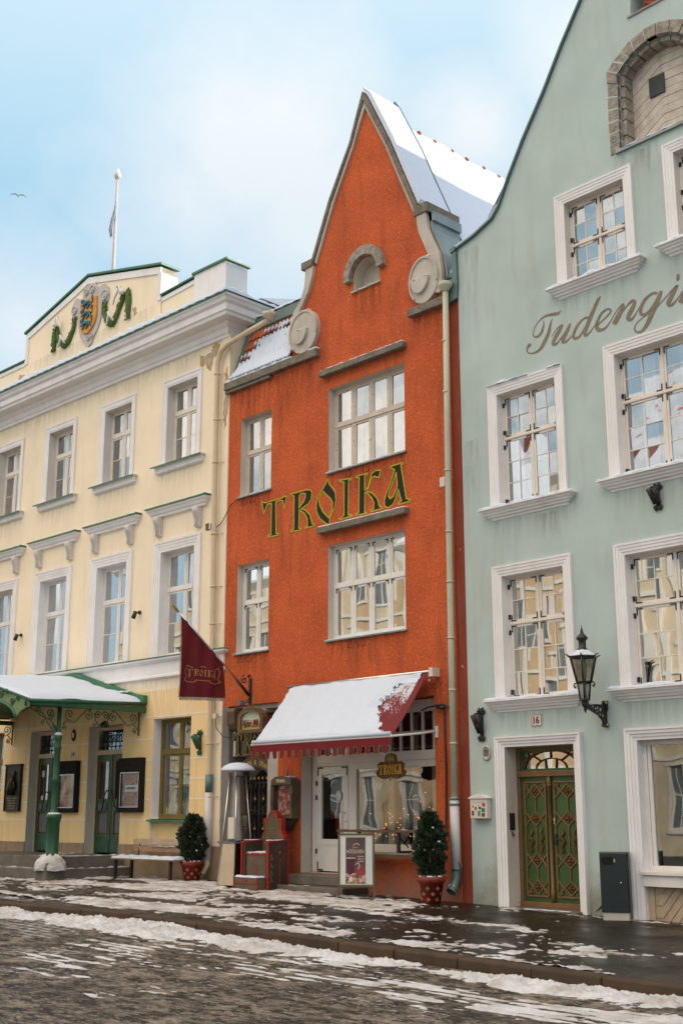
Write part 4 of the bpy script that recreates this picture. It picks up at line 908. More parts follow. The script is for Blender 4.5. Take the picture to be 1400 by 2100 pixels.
sh = [(-6.80, 16.231), (-5.96, 16.20), (-5.93, 15.62), (-6.0, 15.4), (-6.114, 15.274), (-6.3, 15.16), (-6.40, 15.13), (-6.55, 15.17), (-6.70, 15.30), (-6.78, 15.5), (-6.80, 15.7)]
m = MB(); m.prism(sh[::-1], -.14, -.07); m.build('shield', 'shield_gold', ca, .02)
def lion(m, x, z, k=1):
    y = -.16
    P = lambda *q: [(x + a * k, y + random.uniform(-.01, .01), z + b * k) for a, b in q]
    m.tube(P((.10, .02), (.0, .05), (-.10, .02), (-.16, .07)), [.05, .06, .05, .05], 8)            # body
    m.ball((x - .19 * k, y - .02, z + .12 * k), .062, 10); m.tube(P((-.2, .12), (-.26, .1)), [.04, .02], 6)   # head
    m.tube(P((-.12, .03), (-.2, -.0), (-.25, .04), (-.28, .02)), [.03, .025, .02, .012], 6); m.tube(P((-.10, .0), (-.16, -.08), (-.22, -.09)), [.03, .02, .015], 6)
    m.tube(P((.08, .02), (.06, -.07), (.0, -.10), (-.04, -.12)), [.04, .03, .02, .012], 6); m.tube(P((.12, .02), (.16, -.06), (.22, -.10)), [.035, .025, .012], 6)
    m.tube(P((.13, .03), (.22, .0), (.25, .08), (.17, .12), (.24, .17)), [.018, .016, .016, .018, .024], 6)
m = MB()
for z in (16.04, 15.72, 15.42): lion(m, -6.38, z, 1.12)
m.build('lion', 'lion_blue', ca)
for gi, (pts, rib) in enumerate((([(-5.60, 15.85), (-5.56, 15.5), (-5.35, 15.17), (-5.17, 15.1), (-4.98, 15.3), (-4.80, 15.6), (-4.66, 15.82)], [(-4.46, 15.9), (-4.42, 15.5), (-4.45, 15.05)]),
                 ([(-7.12, 15.85), (-7.2, 15.5), (-7.42, 15.2), (-7.62, 15.12), (-7.8, 15.25), (-7.97, 15.5), (-8.08, 15.85)], [(-8.17, 15.8), (-8.2, 15.45), (-8.2, 15.1)]))):
    m = MB()
    for P in (pts, rib):
        Q = []
        for i in range(len(P) - 1):
            for k in range(4): t = k / 4; Q.append((P[i][0] + (P[i + 1][0] - P[i][0]) * t, P[i][1] + (P[i + 1][1] - P[i][1]) * t))
        Q.append(P[-1]); n = len(Q)
        m.tube([(a, -.06, b) for a, b in Q], [.05 + .055 * math.sin(PI * min(1, (i + 1) / n)) for i in range(n)], 8)
        for i in range(n * 9):
            a, b = Q[min(n - 1, i // 9)]; m.ball((a + rnd(-.10, .10), -.10 + rnd(-.03, .02), b + rnd(-.06, .06)), rnd(.02, .035), 5, (.6, .5, 1.5))
    ga = m.build('garland', 'garland_green', YB)
    cx = pts[3][0]; m = MB()
    m.tube([(cx - .13, -.2, 15.06), (cx - .02, -.22, 15.3), (cx + .0, -.22, 15.42)], .03, 6); m.tube([(cx + .2, -.2, 15.12), (cx + .02, -.22, 15.33), (cx - .05, -.22, 15.42)], .03, 6)
    kx = pts[-1][0]; m.tube([(kx + .02, -.2, 15.8), (kx - .05 + .15 * gi, -.22, 16.05), (kx - .2 + .4 * gi, -.2, 16.1), (kx - .15 + .34 * gi, -.2, 15.93), (kx - .32 + .62 * gi, -.18, 15.8), (kx - .38 + .74 * gi, -.18, 15.6)], [.05, .04, .04, .035, .03, .02], 6)
    m.ball((kx + .05, -.2, 15.86), .08, 8); m.build('ribbon', 'white_trim', ga)
# windows
for i, c in enumerate(YC):
    cu = [('curtain', [(.05, .3, 0, 1), (.5, .98, 0, 1)]), ('curtain', [(.45, 1, 0, 1)]), ('curtain', [(.1, .25, 0, 1), (.6, 1, 0, .9)])][i % 3]
    window(YB, c - .62, c + .62, 10.43, 12.54, .22, [.5, .5], [(.34, 1, 1), (.66, 1, 2)], fm='cream_frame', rm='grey_trim', gm='glass_upper', surr=YP, curtain=cu, fw=.05, transom=.085, mull=.06)
    window(YB, c - .67, c + .69, 5.43, 8.10, .22, [.56, .44], [(.36, 1, 1), (.64, 1, 2)], fm='white_frame', rm='white_trim', gm='glass_wavy', surr=YP2, fw=.05, transom=.08, mull=.04, curtain=('curtain_green', [(.0, .2, 0, 1)]), ptilt=.014)
    m = MB(); moulding(m, c - .86, c + .86, [(.03, 10.42), (.16, 10.39), (.15, 10.375), (.10, 10.37), (.09, 10.22), (.05, 10.19), (0, 10.18)]); o = m.build('sill', 'white_trim', YB)
    m = MB(); m.add([(c - 1.03, -.185, 10.375), (c + 1.03, -.185, 10.375), (c + .95, .02, 10.43), (c - .95, .02, 10.43)], [(0, 1, 2, 3)]); m.box(c - 1.03, c + 1.03, -.195, -.17, 10.355, 10.385); m.build('sill_cover', 'green_flashing', o)
    h0 = c + .06
    m = MB(); moulding(m, h0 - 1.0, h0 + 1.0, [(.03, 9.30), (.20, 9.26), (.20, 9.20), (.16, 9.17), (.13, 9.11), (.09, 9.08), (.08, 9.03), (0, 9.02)]); o = m.build('window_hood', 'white_trim', YB, .004)
    m = MB(); m.add([(h0 - 1.22, -.225, 9.262), (h0 + 1.22, -.225, 9.262), (h0 + 1.05, .02, 9.35), (h0 - 1.05, .02, 9.35)], [(0, 1, 2, 3)]); m.box(h0 - 1.22, h0 + 1.22, -.235, -.205, 9.245, 9.275); m.box(h0 + 1.2, h0 + 1.22, -.22, .02, 9.25, 9.30); m.build('hood_cover', 'green_flashing', o)
    m = MB(); lumpy(m, h0 + .8, h0 + 1.15, -.17, -.03, 9.31, .03, .04, i); m.build('snow', 'snow', o)
    for dx in (-.80, .80):
        m = MB(); P = [(0, 9.025), (-.17, 9.025), (-.185, 8.97), (-.165, 8.88), (-.12, 8.78), (-.085, 8.68), (-.09, 8.62), (-.11, 8.58), (-.09, 8.53), (-.03, 8.515), (0, 8.52)]
        m.prism_x(P[::-1], h0 + dx - .10, h0 + dx + .10)
        for e in (-.06, -.02, .02, .06): m.tube([(h0 + dx + e, -.19, 8.98), (h0 + dx + e, -.168, 8.88), (h0 + dx + e, -.124, 8.78), (h0 + dx + e, -.09, 8.68), (h0 + dx + e, -.11, 8.56)], .013, 5)
        for e in (-.104, .104):
            for q in range(9): m.ball((h0 + dx + e, -.05 - .09 * (q % 2) * (1 - q / 12), 8.97 - .042 * q), .018, 5)
        m.build('console', 'grey_trim', o)
for c in YC:
    stain(YB, c - .95, c + .95, 10.18, .7, 'stain_grey'); stain(YB, c - 1.05, c - .93, 9.0, 1.2, 'stain_rust')
stain(YB, -16, -.35, 13.24, .8, 'stain_grey'); stain(YB, -16, -.4, 4.85, .5, 'stain_grey'); stain(YB, -9.7, -3.0, 15.1, .95, 'stain_grey', -.046)
# downpipe of the yellow house
m = MB(); m.tube([(1.35, .02, 13.30), (.75, -.1, 13.14), (.0, -.14, 13.0), (-.22, -.15, 12.88), (-.34, -.15, 12.6), (-.33, -.15, 9), (-.27, -.15, 5.6), (-.26, -.15, 2.3), (-.25, -.15, .5), (-.25, -.3, .3)], .068, 12)
m.lathe([(.075, 0), (.10, .05), (.17, .1), (.175, .18), (.15, .19)], (1.38, .02, 13.30), 16)
for x, z in ((-.34, 12.3), (-.33, 11.1), (-.33, 10.0), (-.31, 8.2), (-.29, 6.9), (-.28, 6.0), (-.27, 4.4), (-.27, 3.2), (-.26, 2.0)): bracket_ring(m, x, -.15, z, .07); m.tube([(x, -.15, z), (x + .22, -.03, z)], .01, 5)
yd = m.build('drainpipe', 'pipe_cream', YB)
m = MB(); m.tube([(-.265, -.15, 2.15), (-.255, -.15, .6)], .085, 12); m.build('pipe_sleeve', 'pipe_white', yd)
m = MB(); m.tube([(-.262, -.15, 2.5), (-.265, -.15, 2.1)], .088, 12); m.build('repair_sleeve', 'zinc_green', yd)
# ground floor joinery
def olive_window(a, b):
    w = window(YB, a, b, 1.5, 3.9, .24, [.55, .45], [(.33, 1, 1), (.67, 1, 2)], fm='olive_frame', rm='white_trim', gm='glass_shop', fw=.07, transom=.09, mull=.06, sw=.04)
    m = MB(); m.box(a - .02, b + .02, -.10, .24, 1.44, 1.49); m.build('sill', 'green_flashing', w)
    m = MB(); m.box(a + .003, b - .003, .10, .3, .9, 1.44); m.build('apron', 'yellow_plaster_low', w)
    m = MB(); m.add([(a + .004, -.002, .9), (a + .004, .1, .9), (a + .004, .1, 1.44), (a + .004, -.002, 1.44)], [(0, 1, 2, 3)]); m.add([(a + .09, .095, 1.5), (a + .09, .105, 3.8), (a + .1, .095, 3.8)], [(0, 1, 2)]); m.build('side_panel', 'white_trim', w)
    return w
ow = olive_window(-2.66, -1.17); olive_window(-11.15, -9.72); olive_window(-14.0, -12.5)
r_ = random.Random(9)
for k, (x, z, mt) in enumerate(((-2.2, 3.45, 'toy_gold'), (-2.0, 3.2, 'toy_red'), (-1.6, 3.35, 'toy_gold'), (-2.3, 2.75, 'toy_gold'), (-2.02, 2.72, 'toy_white'), (-1.7, 2.8, 'toy_green'), (-2.25, 1.85, 'toy_white'), (-2.0, 1.8, 'toy_white'), (-1.72, 1.85, 'toy_white'), (-2.1, 2.15, 'toy_red'), (-1.5, 2.7, 'toy_red'), (-1.45, 1.9, 'toy_green'))):
    m = MB(); m.tube([(x, .5, z - .16), (x, .5, z - .02), (x, .5, z + .06)], [.07, .05, .03], 8); m.ball((x, .5, z + .11), .045, 8)
    m.tube([(x - .1, .5, z - .04), (x, .5, z + .04), (x + .1, .5, z - .04)], .015, 5); m.tube([(x - .03, .5, z - .28), (x - .02, .5, z - .14)], .018, 5); m.tube([(x + .03, .5, z - .28), (x + .02, .5, z - .14)], .018, 5)
    m.tube([(x, .5, z + .15), (x, .5, z + .4)], .003, 3); o = m.build('puppet', mt, ow)
m = MB(); m.box(-2.55, -1.2, .45, .8, 1.5, 1.53); m.box(-2.55, -1.2, .62, .66, 1.5, 3.8); m.build('backdrop', 'curtain_green', ow)
m = MB(); m.box(-2.40, -2.33, .268, .272, 1.62, 1.78); m.build('sticker', 'letter_yellow', ow)
def double_door(a, b):
    D = .24
    d = MB(); d.box(a, a + .08, D, D + .12, .62, 3.85); d.box(b - .08, b, D, D + .12, .62, 3.85); d.box(a + .08, b - .08, D, D + .12, 3.75, 3.85); d.box(a + .08, b - .08, D - .03, D + .12, 3.12, 3.24)
    root = d.build('door', 'tan_frame', YB, .006)
    m = MB(); m.add([(a + .004, 0, .6), (a + .004, D, .6), (a + .004, D, 3.85), (a + .004, 0, 3.85)], [(0, 1, 2, 3)]); m.add([(b - .004, 0, .6), (b - .004, D, .6), (b - .004, D, 3.85), (b - .004, 0, 3.85)], [(3, 2, 1, 0)])
    m.add([(a, 0, 3.846), (b, 0, 3.846), (b, D, 3.846), (a, D, 3.846)], [(3, 2, 1, 0)]); m.build('reveal', 'cream_reveal', root)
    m = MB(); m.add([(a + .08, D + .08, 3.24), (b - .08, D + .08, 3.24), (b - .08, D + .08, 3.75), (a + .08, D + .08, 3.75)], [(0, 1, 2, 3)]); m.build('fanlight_pane', 'glass_shop', root)
    g = MB(); n = 7
    for i in range(n + 1):
        x = a + .12 + (b - a - .24) * i / n; g.tube([(x, D + .03, 3.25), (x + (.06 if i % 2 else 0), D + .03, 3.74)], .010, 5)
    for z in (3.33, 3.45, 3.62): g.tube([(a + .1, D + .03, z), (b - .1, D + .03, z)], .010, 5)
    for k in range(4):
        cx = a + .28 + (b - a - .5) * k / 3; g.tube([(cx + .07 * math.cos(t / 2) * (1 - t / 16), D + .02, 3.5 + .08 * math.sin(t / 2) * (1 - t / 16)) for t in range(0, 13)], .010, 5)
    g.build('fanlight_grille', 'black_iron', root)
    A, B = a + .08, b - .08; Mx = (A + B) / 2
    for side, (x0, x1) in enumerate(((A, Mx - .02), (Mx + .02, B))):
        l = MB(); y0, y1 = D + .01, D + .07; st = .10
        l.box(x0, x0 + st, y0, y1, .66, 3.12); l.box(x1 - st, x1, y0, y1, .66, 3.12); l.box(x0 + st, x1 - st, y0, y1, 2.98, 3.12); l.box(x0 + st, x1 - st, y0, y1, 1.72, 1.98); l.box(x0 + st, x1 - st, y0, y1, .66, 1.08)
        l.box(x0 + st, x1 - st, y0 + .03, y1, 1.08, 1.72); l.box(x0 + .03, x1 - .03, y0 - .015, y0 + .01, .68, .98)
        lf = l.build('door_leaf', 'green_paint', root, .008)
        m = MB()
        for zz0, zz1 in ((1.08, 1.72), (1.98, 2.98)):
            m.box(x0 + st, x0 + st + .025, y0 - .012, y0 + .03, zz0, zz1); m.box(x1 - st - .025, x1 - st, y0 - .012, y0 + .03, zz0, zz1); m.box(x0 + st + .025, x1 - st - .025, y0 - .012, y0 + .03, zz0, zz0 + .025); m.box(x0 + st + .025, x1 - st - .025, y0 - .012, y0 + .03, zz1 - .025, zz1)
        m.box(x0 + .004, x0 + .02, y0 - .01, y0, .7, 3.1); m.build('bead', 'door_brown', lf)
        m = MB(); m.box(x0 + st + .06, x1 - st - .06, y0 + .012, y0 + .03, 1.16, 1.64); m.build('panel', 'grey_panel', lf)
        m = MB(); m.add([(x0 + st, y0 + .035, 1.98), (x1 - st, y0 + .035, 1.98), (x1 - st, y0 + .035, 2.98), (x0 + st, y0 + .035, 2.98)], [(0, 1, 2, 3)]); m.build('pane', 'glass_shop', lf)
        m = MB(); s_ = 1 if side else -1; xc = Mx + s_ * .05
        m.tube([(xc, y0 - .03, 2.18), (xc + s_ * .04, y0 - .08, 2.22), (xc + s_ * .12, y0 - .09, 2.12), (xc + s_ * .2, y0 - .08, 1.85), (xc + s_ * .3, y0 - .04, 1.72)], [.014, .018, .018, .016, .014], 7); m.build('handle', 'bronze', lf)
        m = MB(); m.box(x0 + .15, x1 - .15, y0 - .02, y0 - .016, 1.74, 1.9); m.ball(((x0 + x1) / 2, y0 - .02, .85), .018, 6); m.build('plate', 'grey_panel', lf)
    return root
d1 = double_door(-5.45, -3.92); d2 = double_door(-8.3, -6.77)
m = MB(); 
for z, w_ in ((2.62, .12), (1.95, .16)): m.box(-8.05, -8.05 + w_, .27, .274, z, z + .17)
m.box(-4.45, -4.3, .27, .274, 2.2, 2.3); m.build('notice', 'poster_white', d2)
m = MB(); m.lathe([(.11, 0), (.13, .04), (.12, .1), (.04, .16), (.02, .17)], (-4.72, -.02, 3.80), 14); m.tube([(-4.72, .1, 3.86), (-4.72, -.02, 3.9)], .02, 6); m.build('door_lamp', 'black_iron', YB)
# ================================================================ GREEN HOUSE
GB = near('stepped_gable_house', 'tall pale green gabled house with white window frames, at the right edge', 'building', 'G', 0, 0, 0)
gl = [(0, 13.0), (.5, 13.12), (.983, 13.316), (1.177, 13.535), (1.452, 14.054), (1.844, 14.715), (2.419, 15.559), (2.896, 16.355), (3.408, 17.12), (4.1, 18.2), (4.8, 19.3)]
gr = [(9.6 - x, z) for x, z in gl[::-1]][1:]
WE = [(2.74, 4.08, 11.28, 12.98), (5.15, 6.5, 11.32, 13.05)]; WAB = [(.93, 2.34, 7.29, 9.57), (.91, 2.34, 3.65, 5.96)]; WCD = [(3.67, 6.25, 7.33, 9.63), (3.66, 6.25, 3.66, 5.95)]
DO = (.86, 2.41, .0, 2.79); SH = (3.70, 8.4, -.3, 2.79)
ar_o = [(3.864, 13.506), (3.837, 14.217), (3.88, 15.30), (4.0, 15.45), (4.418, 15.70), (4.70, 15.77), (5.0, 15.77), (5.3, 15.68), (5.6, 15.52), (5.78, 15.32), (5.82, 14.2), (5.82, 13.506)]
ar_i = [(4.06, 13.56), (4.06, 14.2), (4.09, 15.16), (4.25, 15.30), (4.479, 15.441), (4.75, 15.53), (4.98, 15.53), (5.239, 15.45), (5.45, 15.32), (5.60, 15.15), (5.63, 14.2), (5.63, 13.56)]
niche = [(4.46, 16.22), (4.49, 16.6), (4.62, 16.85), (4.82, 16.93), (5.02, 16.85), (5.15, 16.6), (5.18, 16.22)]
hl = [rect(*w) for w in WE + WAB + WCD] + [ar_i, niche]
m = MB(); m.prism([(0, -.4), (DO[0], -.4), (DO[0], DO[3]), (DO[1], DO[3]), (DO[1], -.4), (SH[0], -.4), (SH[0], SH[3]), (SH[1], SH[3]), (SH[1], -.4), (9.6, -.4)] + [(x, z) for x, z in (gl + gr)[::-1]], 0, .5, holes=hl); m.build('wall', 'green_plaster', GB)
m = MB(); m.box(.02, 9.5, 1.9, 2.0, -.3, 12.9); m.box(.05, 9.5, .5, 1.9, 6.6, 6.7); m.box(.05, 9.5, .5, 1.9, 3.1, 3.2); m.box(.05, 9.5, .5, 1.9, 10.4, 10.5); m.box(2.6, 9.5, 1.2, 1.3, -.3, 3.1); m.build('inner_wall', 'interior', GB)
m = MB(); m.box(-.02, .04, .5, 14, -.4, 13.0); m.box(9.55, 9.6, .5, 14, -.4, 13.0); m.box(0, 9.6, 13.9, 14, -.4, 13.0); m.build('back_wall', 'green_plaster', GB)
m = MB(); gable_roof(m, -.05, 4.8, 9.65, 12.9, 19.0, 12.9, .45, 14); m.build('roof', 'roof_tile', GB)
m = MB(); m.add([(-.06, .45, 13.05), (4.8, .45, 19.12), (4.8, 14, 19.12), (-.06, 14, 13.05)], [(0, 3, 2, 1)]); m.add([(9.66, .45, 13.05), (4.8, .45, 19.12), (4.8, 14, 19.12), (9.66, 14, 13.05)], [(0, 1, 2, 3)]); m.build('roof_snow', 'snow', GB)
m = MB()
up = [(x - .02, z + .015) for x, z in gl]; k = 0
for a, b in zip((gl + gr)[:-1], (gl + gr)[1:]):
    dx, dz = b[0] - a[0], b[1] - a[1]; L = math.hypot(dx, dz); nx, nz = -dz / L, dx / L
    m.prism([(a[0], a[1]), (b[0], b[1]), (b[0] + nx * .038, b[1] + nz * .038), (a[0] + nx * .038, a[1] + nz * .038)], -.07, .5)
m.prism([(-.12, 12.93), (.0, 12.97), (.0, 13.06), (-.12, 13.03)], -.09, .5); m.build('verge', 'zinc_green', GB)
m = MB()
for a, b in zip(gl[:3], gl[1:4]):
    dx, dz = b[0] - a[0], b[1] - a[1]; L = math.hypot(dx, dz); nx, nz = -dz / L, dx / L
    m.prism([(a[0] + nx * .036, a[1] + nz * .036), (b[0] + nx * .036, b[1] + nz * .036), (b[0] + nx * .08, b[1] + nz * .08), (a[0] + nx * .08, a[1] + nz * .08)], -.06, .45)
m.build('verge_snow', 'snow', GB)
m = MB(); m.prism([(-.09, 12.95), (.015, 12.95), (.03, 12.2), (-.0, 11.9), (-.25, 11.85), (-.3, 12.0), (-.12, 12.3)], -.07, .3); m.build('valley_flashing', 'zinc_green', GB, .01)
# stone arch, boarded hatch
m = MB()
def arch_ring(m, o, i, y0, y1):
    for k in range(len(o) - 1):
        n = max(1, int(math.hypot(o[k + 1][0] - o[k][0], o[k + 1][1] - o[k][1]) / .22))
        for q in range(n):
            t0, t1 = (q + .04) / n, (q + .96) / n; L = lambda a, b, t: (a[0] + (b[0] - a[0]) * t, a[1] + (b[1] - a[1]) * t)
            d = rnd(-.02, .02); m.prism([L(o[k], o[k + 1], t0), L(i[k], i[k + 1], t0), L(i[k], i[k + 1], t1), L(o[k], o[k + 1], t1)], y0 + d, y1)
arch_ring(m, ar_o, [(x + (.0), z) for x, z in ar_i], -.02, .1)
m.prism(ar_o + ar_i[::-1], .005, .05)
ins = [(4.17, 13.56), (4.17, 14.2), (4.18, 15.12), (4.3, 15.23), (4.52, 15.36), (4.76, 15.43), (4.97, 15.43), (5.2, 15.36), (5.38, 15.24), (5.5, 15.1), (5.52, 14.2), (5.52, 13.56)]
arch_ring(m, ar_i, ins, .10, .42); m.build('stone_arch', 'rubble_stone', GB, .012)
m = MB(); m.box(3.98, 5.7, -.06, .35, 13.50, 13.555); o = m.build('sill', 'zinc', GB)
m = MB(); lumpy(m, 4.0, 5.68, -.06, .3, 13.555, .04, .06, 51); m.build('snow', 'snow', o)
m = MB(); ymid = 4.80
for k in range(-2, 14):    # herringbone boards
    for s_ in (-1, 1):
        z0 = 13.45 + k * .17; sl = -.62 if s_ < 0 else -.05
        z_at = lambda x: z0 + abs(x - ymid) * sl + .0
        a, b = (ymid - .68, ymid) if s_ < 0 else (ymid, ymid + .74)
        m.prism([(a, z_at(a) + .004), (b, z_at(b) + .004), (b, z_at(b) + .163), (a, z_at(a) + .163)], .36 + .004 * (k % 2), .40)
hb = m.build('hatch', 'bleached_wood', GB)
m = MB(); m.add([(3.95, .41, 13.4), (5.75, .41, 13.4), (5.75, .41, 15.9), (3.95, .41, 15.9)], [(0, 1, 2, 3)]); m.build('hatch_backing', 'bleached_wood', hb)
m = MB(); m.box(4.55, 4.87, .33, .36, 14.56, 14.96); m.build('peephole', 'slate_board', hb)
m = MB(); m.box(4.40, 5.24, -.03, .4, 16.17, 16.21); m.add([(4.4, .45, 16.1), (5.3, .45, 16.1), (5.3, .45, 17), (4.4, .45, 17)], [(0, 1, 2, 3)]); nn = m.build('niche', 'rubble_stone', GB)
m = MB(); m.ball((4.72, .28, 16.4), .16, 10, (1, .6, 1.1)); m.ball((4.9, .25, 16.55), .14, 10, (1, .6, 1)); m.tube([(4.6, .25, 16.25), (4.7, .2, 16.45), (4.85, .2, 16.35), (5.0, .22, 16.5), (5.08, .25, 16.3)], [.06, .07, .06, .07, .05], 8); m.ball((4.95, .25, 16.3), .1, 8); m.build('relief', 'brick_red', nn)
# windows
def gsill(x0, x1, z, seed, snow=.065):
    m = MB(); moulding(m, x0 + .02, x1 - .02, [(.12, z), (.21, z - .015), (.21, z - .04), (.17, z - .05), (.155, z - .085), (.13, z - .095), (.115, z - .13), (.085, z - .14), (.07, z - .175), (.03, z - .19), (.02, z - .225), (0, z - .23)]); o = m.build('sill', 'white_trim', GB)
    m = MB(); lumpy(m, x0 - .17, x1 + .17, -.20, .14, z - .006, snow, .06, seed, .4); m.build('snow', 'snow', o)
for i, (x0, x1, z0, z1) in enumerate(WE):
    window(GB, x0, x1, z0, z1, .16, [.5, .5], [(.5, 2, 2), (.5, 2, 2)], fm='cream_frame', rm='grey_trim', surr=GP, hinge=.13, curtain=('curtain', [(.12, .95, 0, .9)]), fw=.045, sw=.045, mw=.020, transom=.05, mull=.04)
    gsill(x0 - .2, x1 + .2, z0, 60 + i)
for i, (x0, x1, z0, z1) in enumerate(WAB + WCD):
    n = 2 if i < 2 else 3
    up_ = i in (0, 2)
    window(GB, x0, x1, z0, z1, .17, [1 / n] * n, [(.38, 2, 2), (.62, 2, 3)], fm='cream_frame', rm='white_trim', surr=GP, hinge=.13, gm='glass_upper' if up_ else 'glass_wavy',
           curtain=('curtain', [(.10, .22, 0, 1), (.42, .6, .4, 1)]) if up_ else ('curtain_warm', [(.12, .34, 0, 1), (.55, .8, 0, 1)]), fw=.045, sw=.045, mw=.020, transom=.05, mull=.04, ptilt=.01)
    gsill(x0 - .2, x1 + .2, z0, 70 + i)
m = MB(); lumpy(m, .74, 1.75, -.085, .0, 9.77, .06, .05, 81, .5); lumpy(m, 2.2, 2.53, -.085, 0, 9.77, .04, .05, 82, .5); m.build('snow', 'snow', GB)
for x0, x1, z0, z1 in WE + WAB + WCD: stain(GB, x0 - .3, x1 + .3, z0 - .24, .75, 'stain_grey')
for x0, x1, z, h, mt in ((1.75, 2.3, 7.0, .8, 'stain_rust'), (3.9, 4.9, 13.45, 1.3, 'stain_grey'), (.03, .6, 12.9, 3.5, 'stain_grey'), (.03, .45, 8.8, 3.0, 'stain_grey'), (4.3, 4.7, 13.4, .9, 'stain_rust'), (4.35, 4.5, 6.14, .22, 'stain_rust')): stain(GB, x0, x1, z, h, mt, -.006 if z < 7.5 and h < .3 else -.0045)
# entrance
m = MB(); surround(m, DO[0], DO[1], -.05, DO[3], [(0, .03), (0, -.022), (.05, -.03), (.055, -.045), (.10, -.05), (.105, -.07), (.15, -.075), (.155, -.09), (.185, -.092), (.185, .02)]); m.build('door_surround', 'white_trim', GB)
a, b, _, t = DO; D = .30
m = MB(); m.add([(a + .004, -.02, -.1), (a + .004, D, -.1), (a + .004, D, t), (a + .004, -.02, t)], [(0, 1, 2, 3)]); m.add([(b - .004, -.02, -.1), (b - .004, D, -.1), (b - .004, D, t), (b - .004, -.02, t)], [(3, 2, 1, 0)]); m.add([(a, -.02, t - .004), (b, -.02, t - .004), (b, D, t - .004), (a, D, t - .004)], [(3, 2, 1, 0)]); m.build('door_reveal', 'cream_reveal', GB)
m = MB(); m.box(a, a + .08, D, D + .12, .04, t); m.box(b - .08, b, D, D + .12, .04, t); m.box(a + .08, b - .08, D, D + .12, t - .06, t); m.box(a + .04, b - .04, D - .045, D + .1, 2.26, 2.30); m.box(a + .04, b - .04, D - .03, D + .1, 2.30, 2.36); m.box(a, b, D - .02, D + .12, .0, .09)
dg = m.build('door', 'door_brown', GB, .006)
m = MB(); A, Bx = a + .08, b - .08; m.box(A, A + .06, D + .02, D + .07, 2.36, t - .06); m.box(Bx - .06, Bx, D + .02, D + .07, 2.36, t - .06); m.box(A, Bx, D + .021, D + .069, t - .10, t - .06); m.box(A, Bx, D + .021, D + .069, 2.36, 2.40); m.build('fanlight_frame', 'door_green', dg)
m = MB(); cx = (A + Bx) / 2; fz = 2.40; R1, R2 = .60, .34
for R_, rr_ in ((R1, .013), (R2, .011)): m.tube([(cx + R_ * math.cos(PI * i / 20), D + .03, fz + R_ * .52 * math.sin(PI * i / 20)) for i in range(21)], rr_, 6)
for ang in (90, 132, 48): q = math.radians(ang); m.tube([(cx + R2 * math.cos(q), D + .03, fz + R2 * .52 * math.sin(q)), (cx + R1 * math.cos(q), D + .03, fz + R1 * .52 * math.sin(q))], .014, 6)
for ang in (68, 112): q = math.radians(ang); m.tube([(cx + .3 * math.cos(q), D + .03, fz), (cx + R2 * math.cos(q), D + .03, fz + R2 * .52 * math.sin(q))], .014, 6)
for s_ in (-1, 1):
    for (dx, dz, r) in ((.56, .25, .055), (.46, .27, .04), (.6, .15, .04), (.36, .29, .03)): m.tube([(cx + s_ * dx + r * math.cos(q * .6), D + .03, fz + dz + r * math.sin(q * .6)) for q in range(12)], .011, 5)
m.build('fanlight_tracery', 'carved_brown', dg)
m = MB(); m.add([(A, D + .05, 2.4), (Bx, D + .05, 2.4), (Bx, D + .05, t - .1), (A, D + .05, t - .1)], [(0, 1, 2, 3)]); m.build('pane', 'glass_wavy', dg)
Mx = 1.60
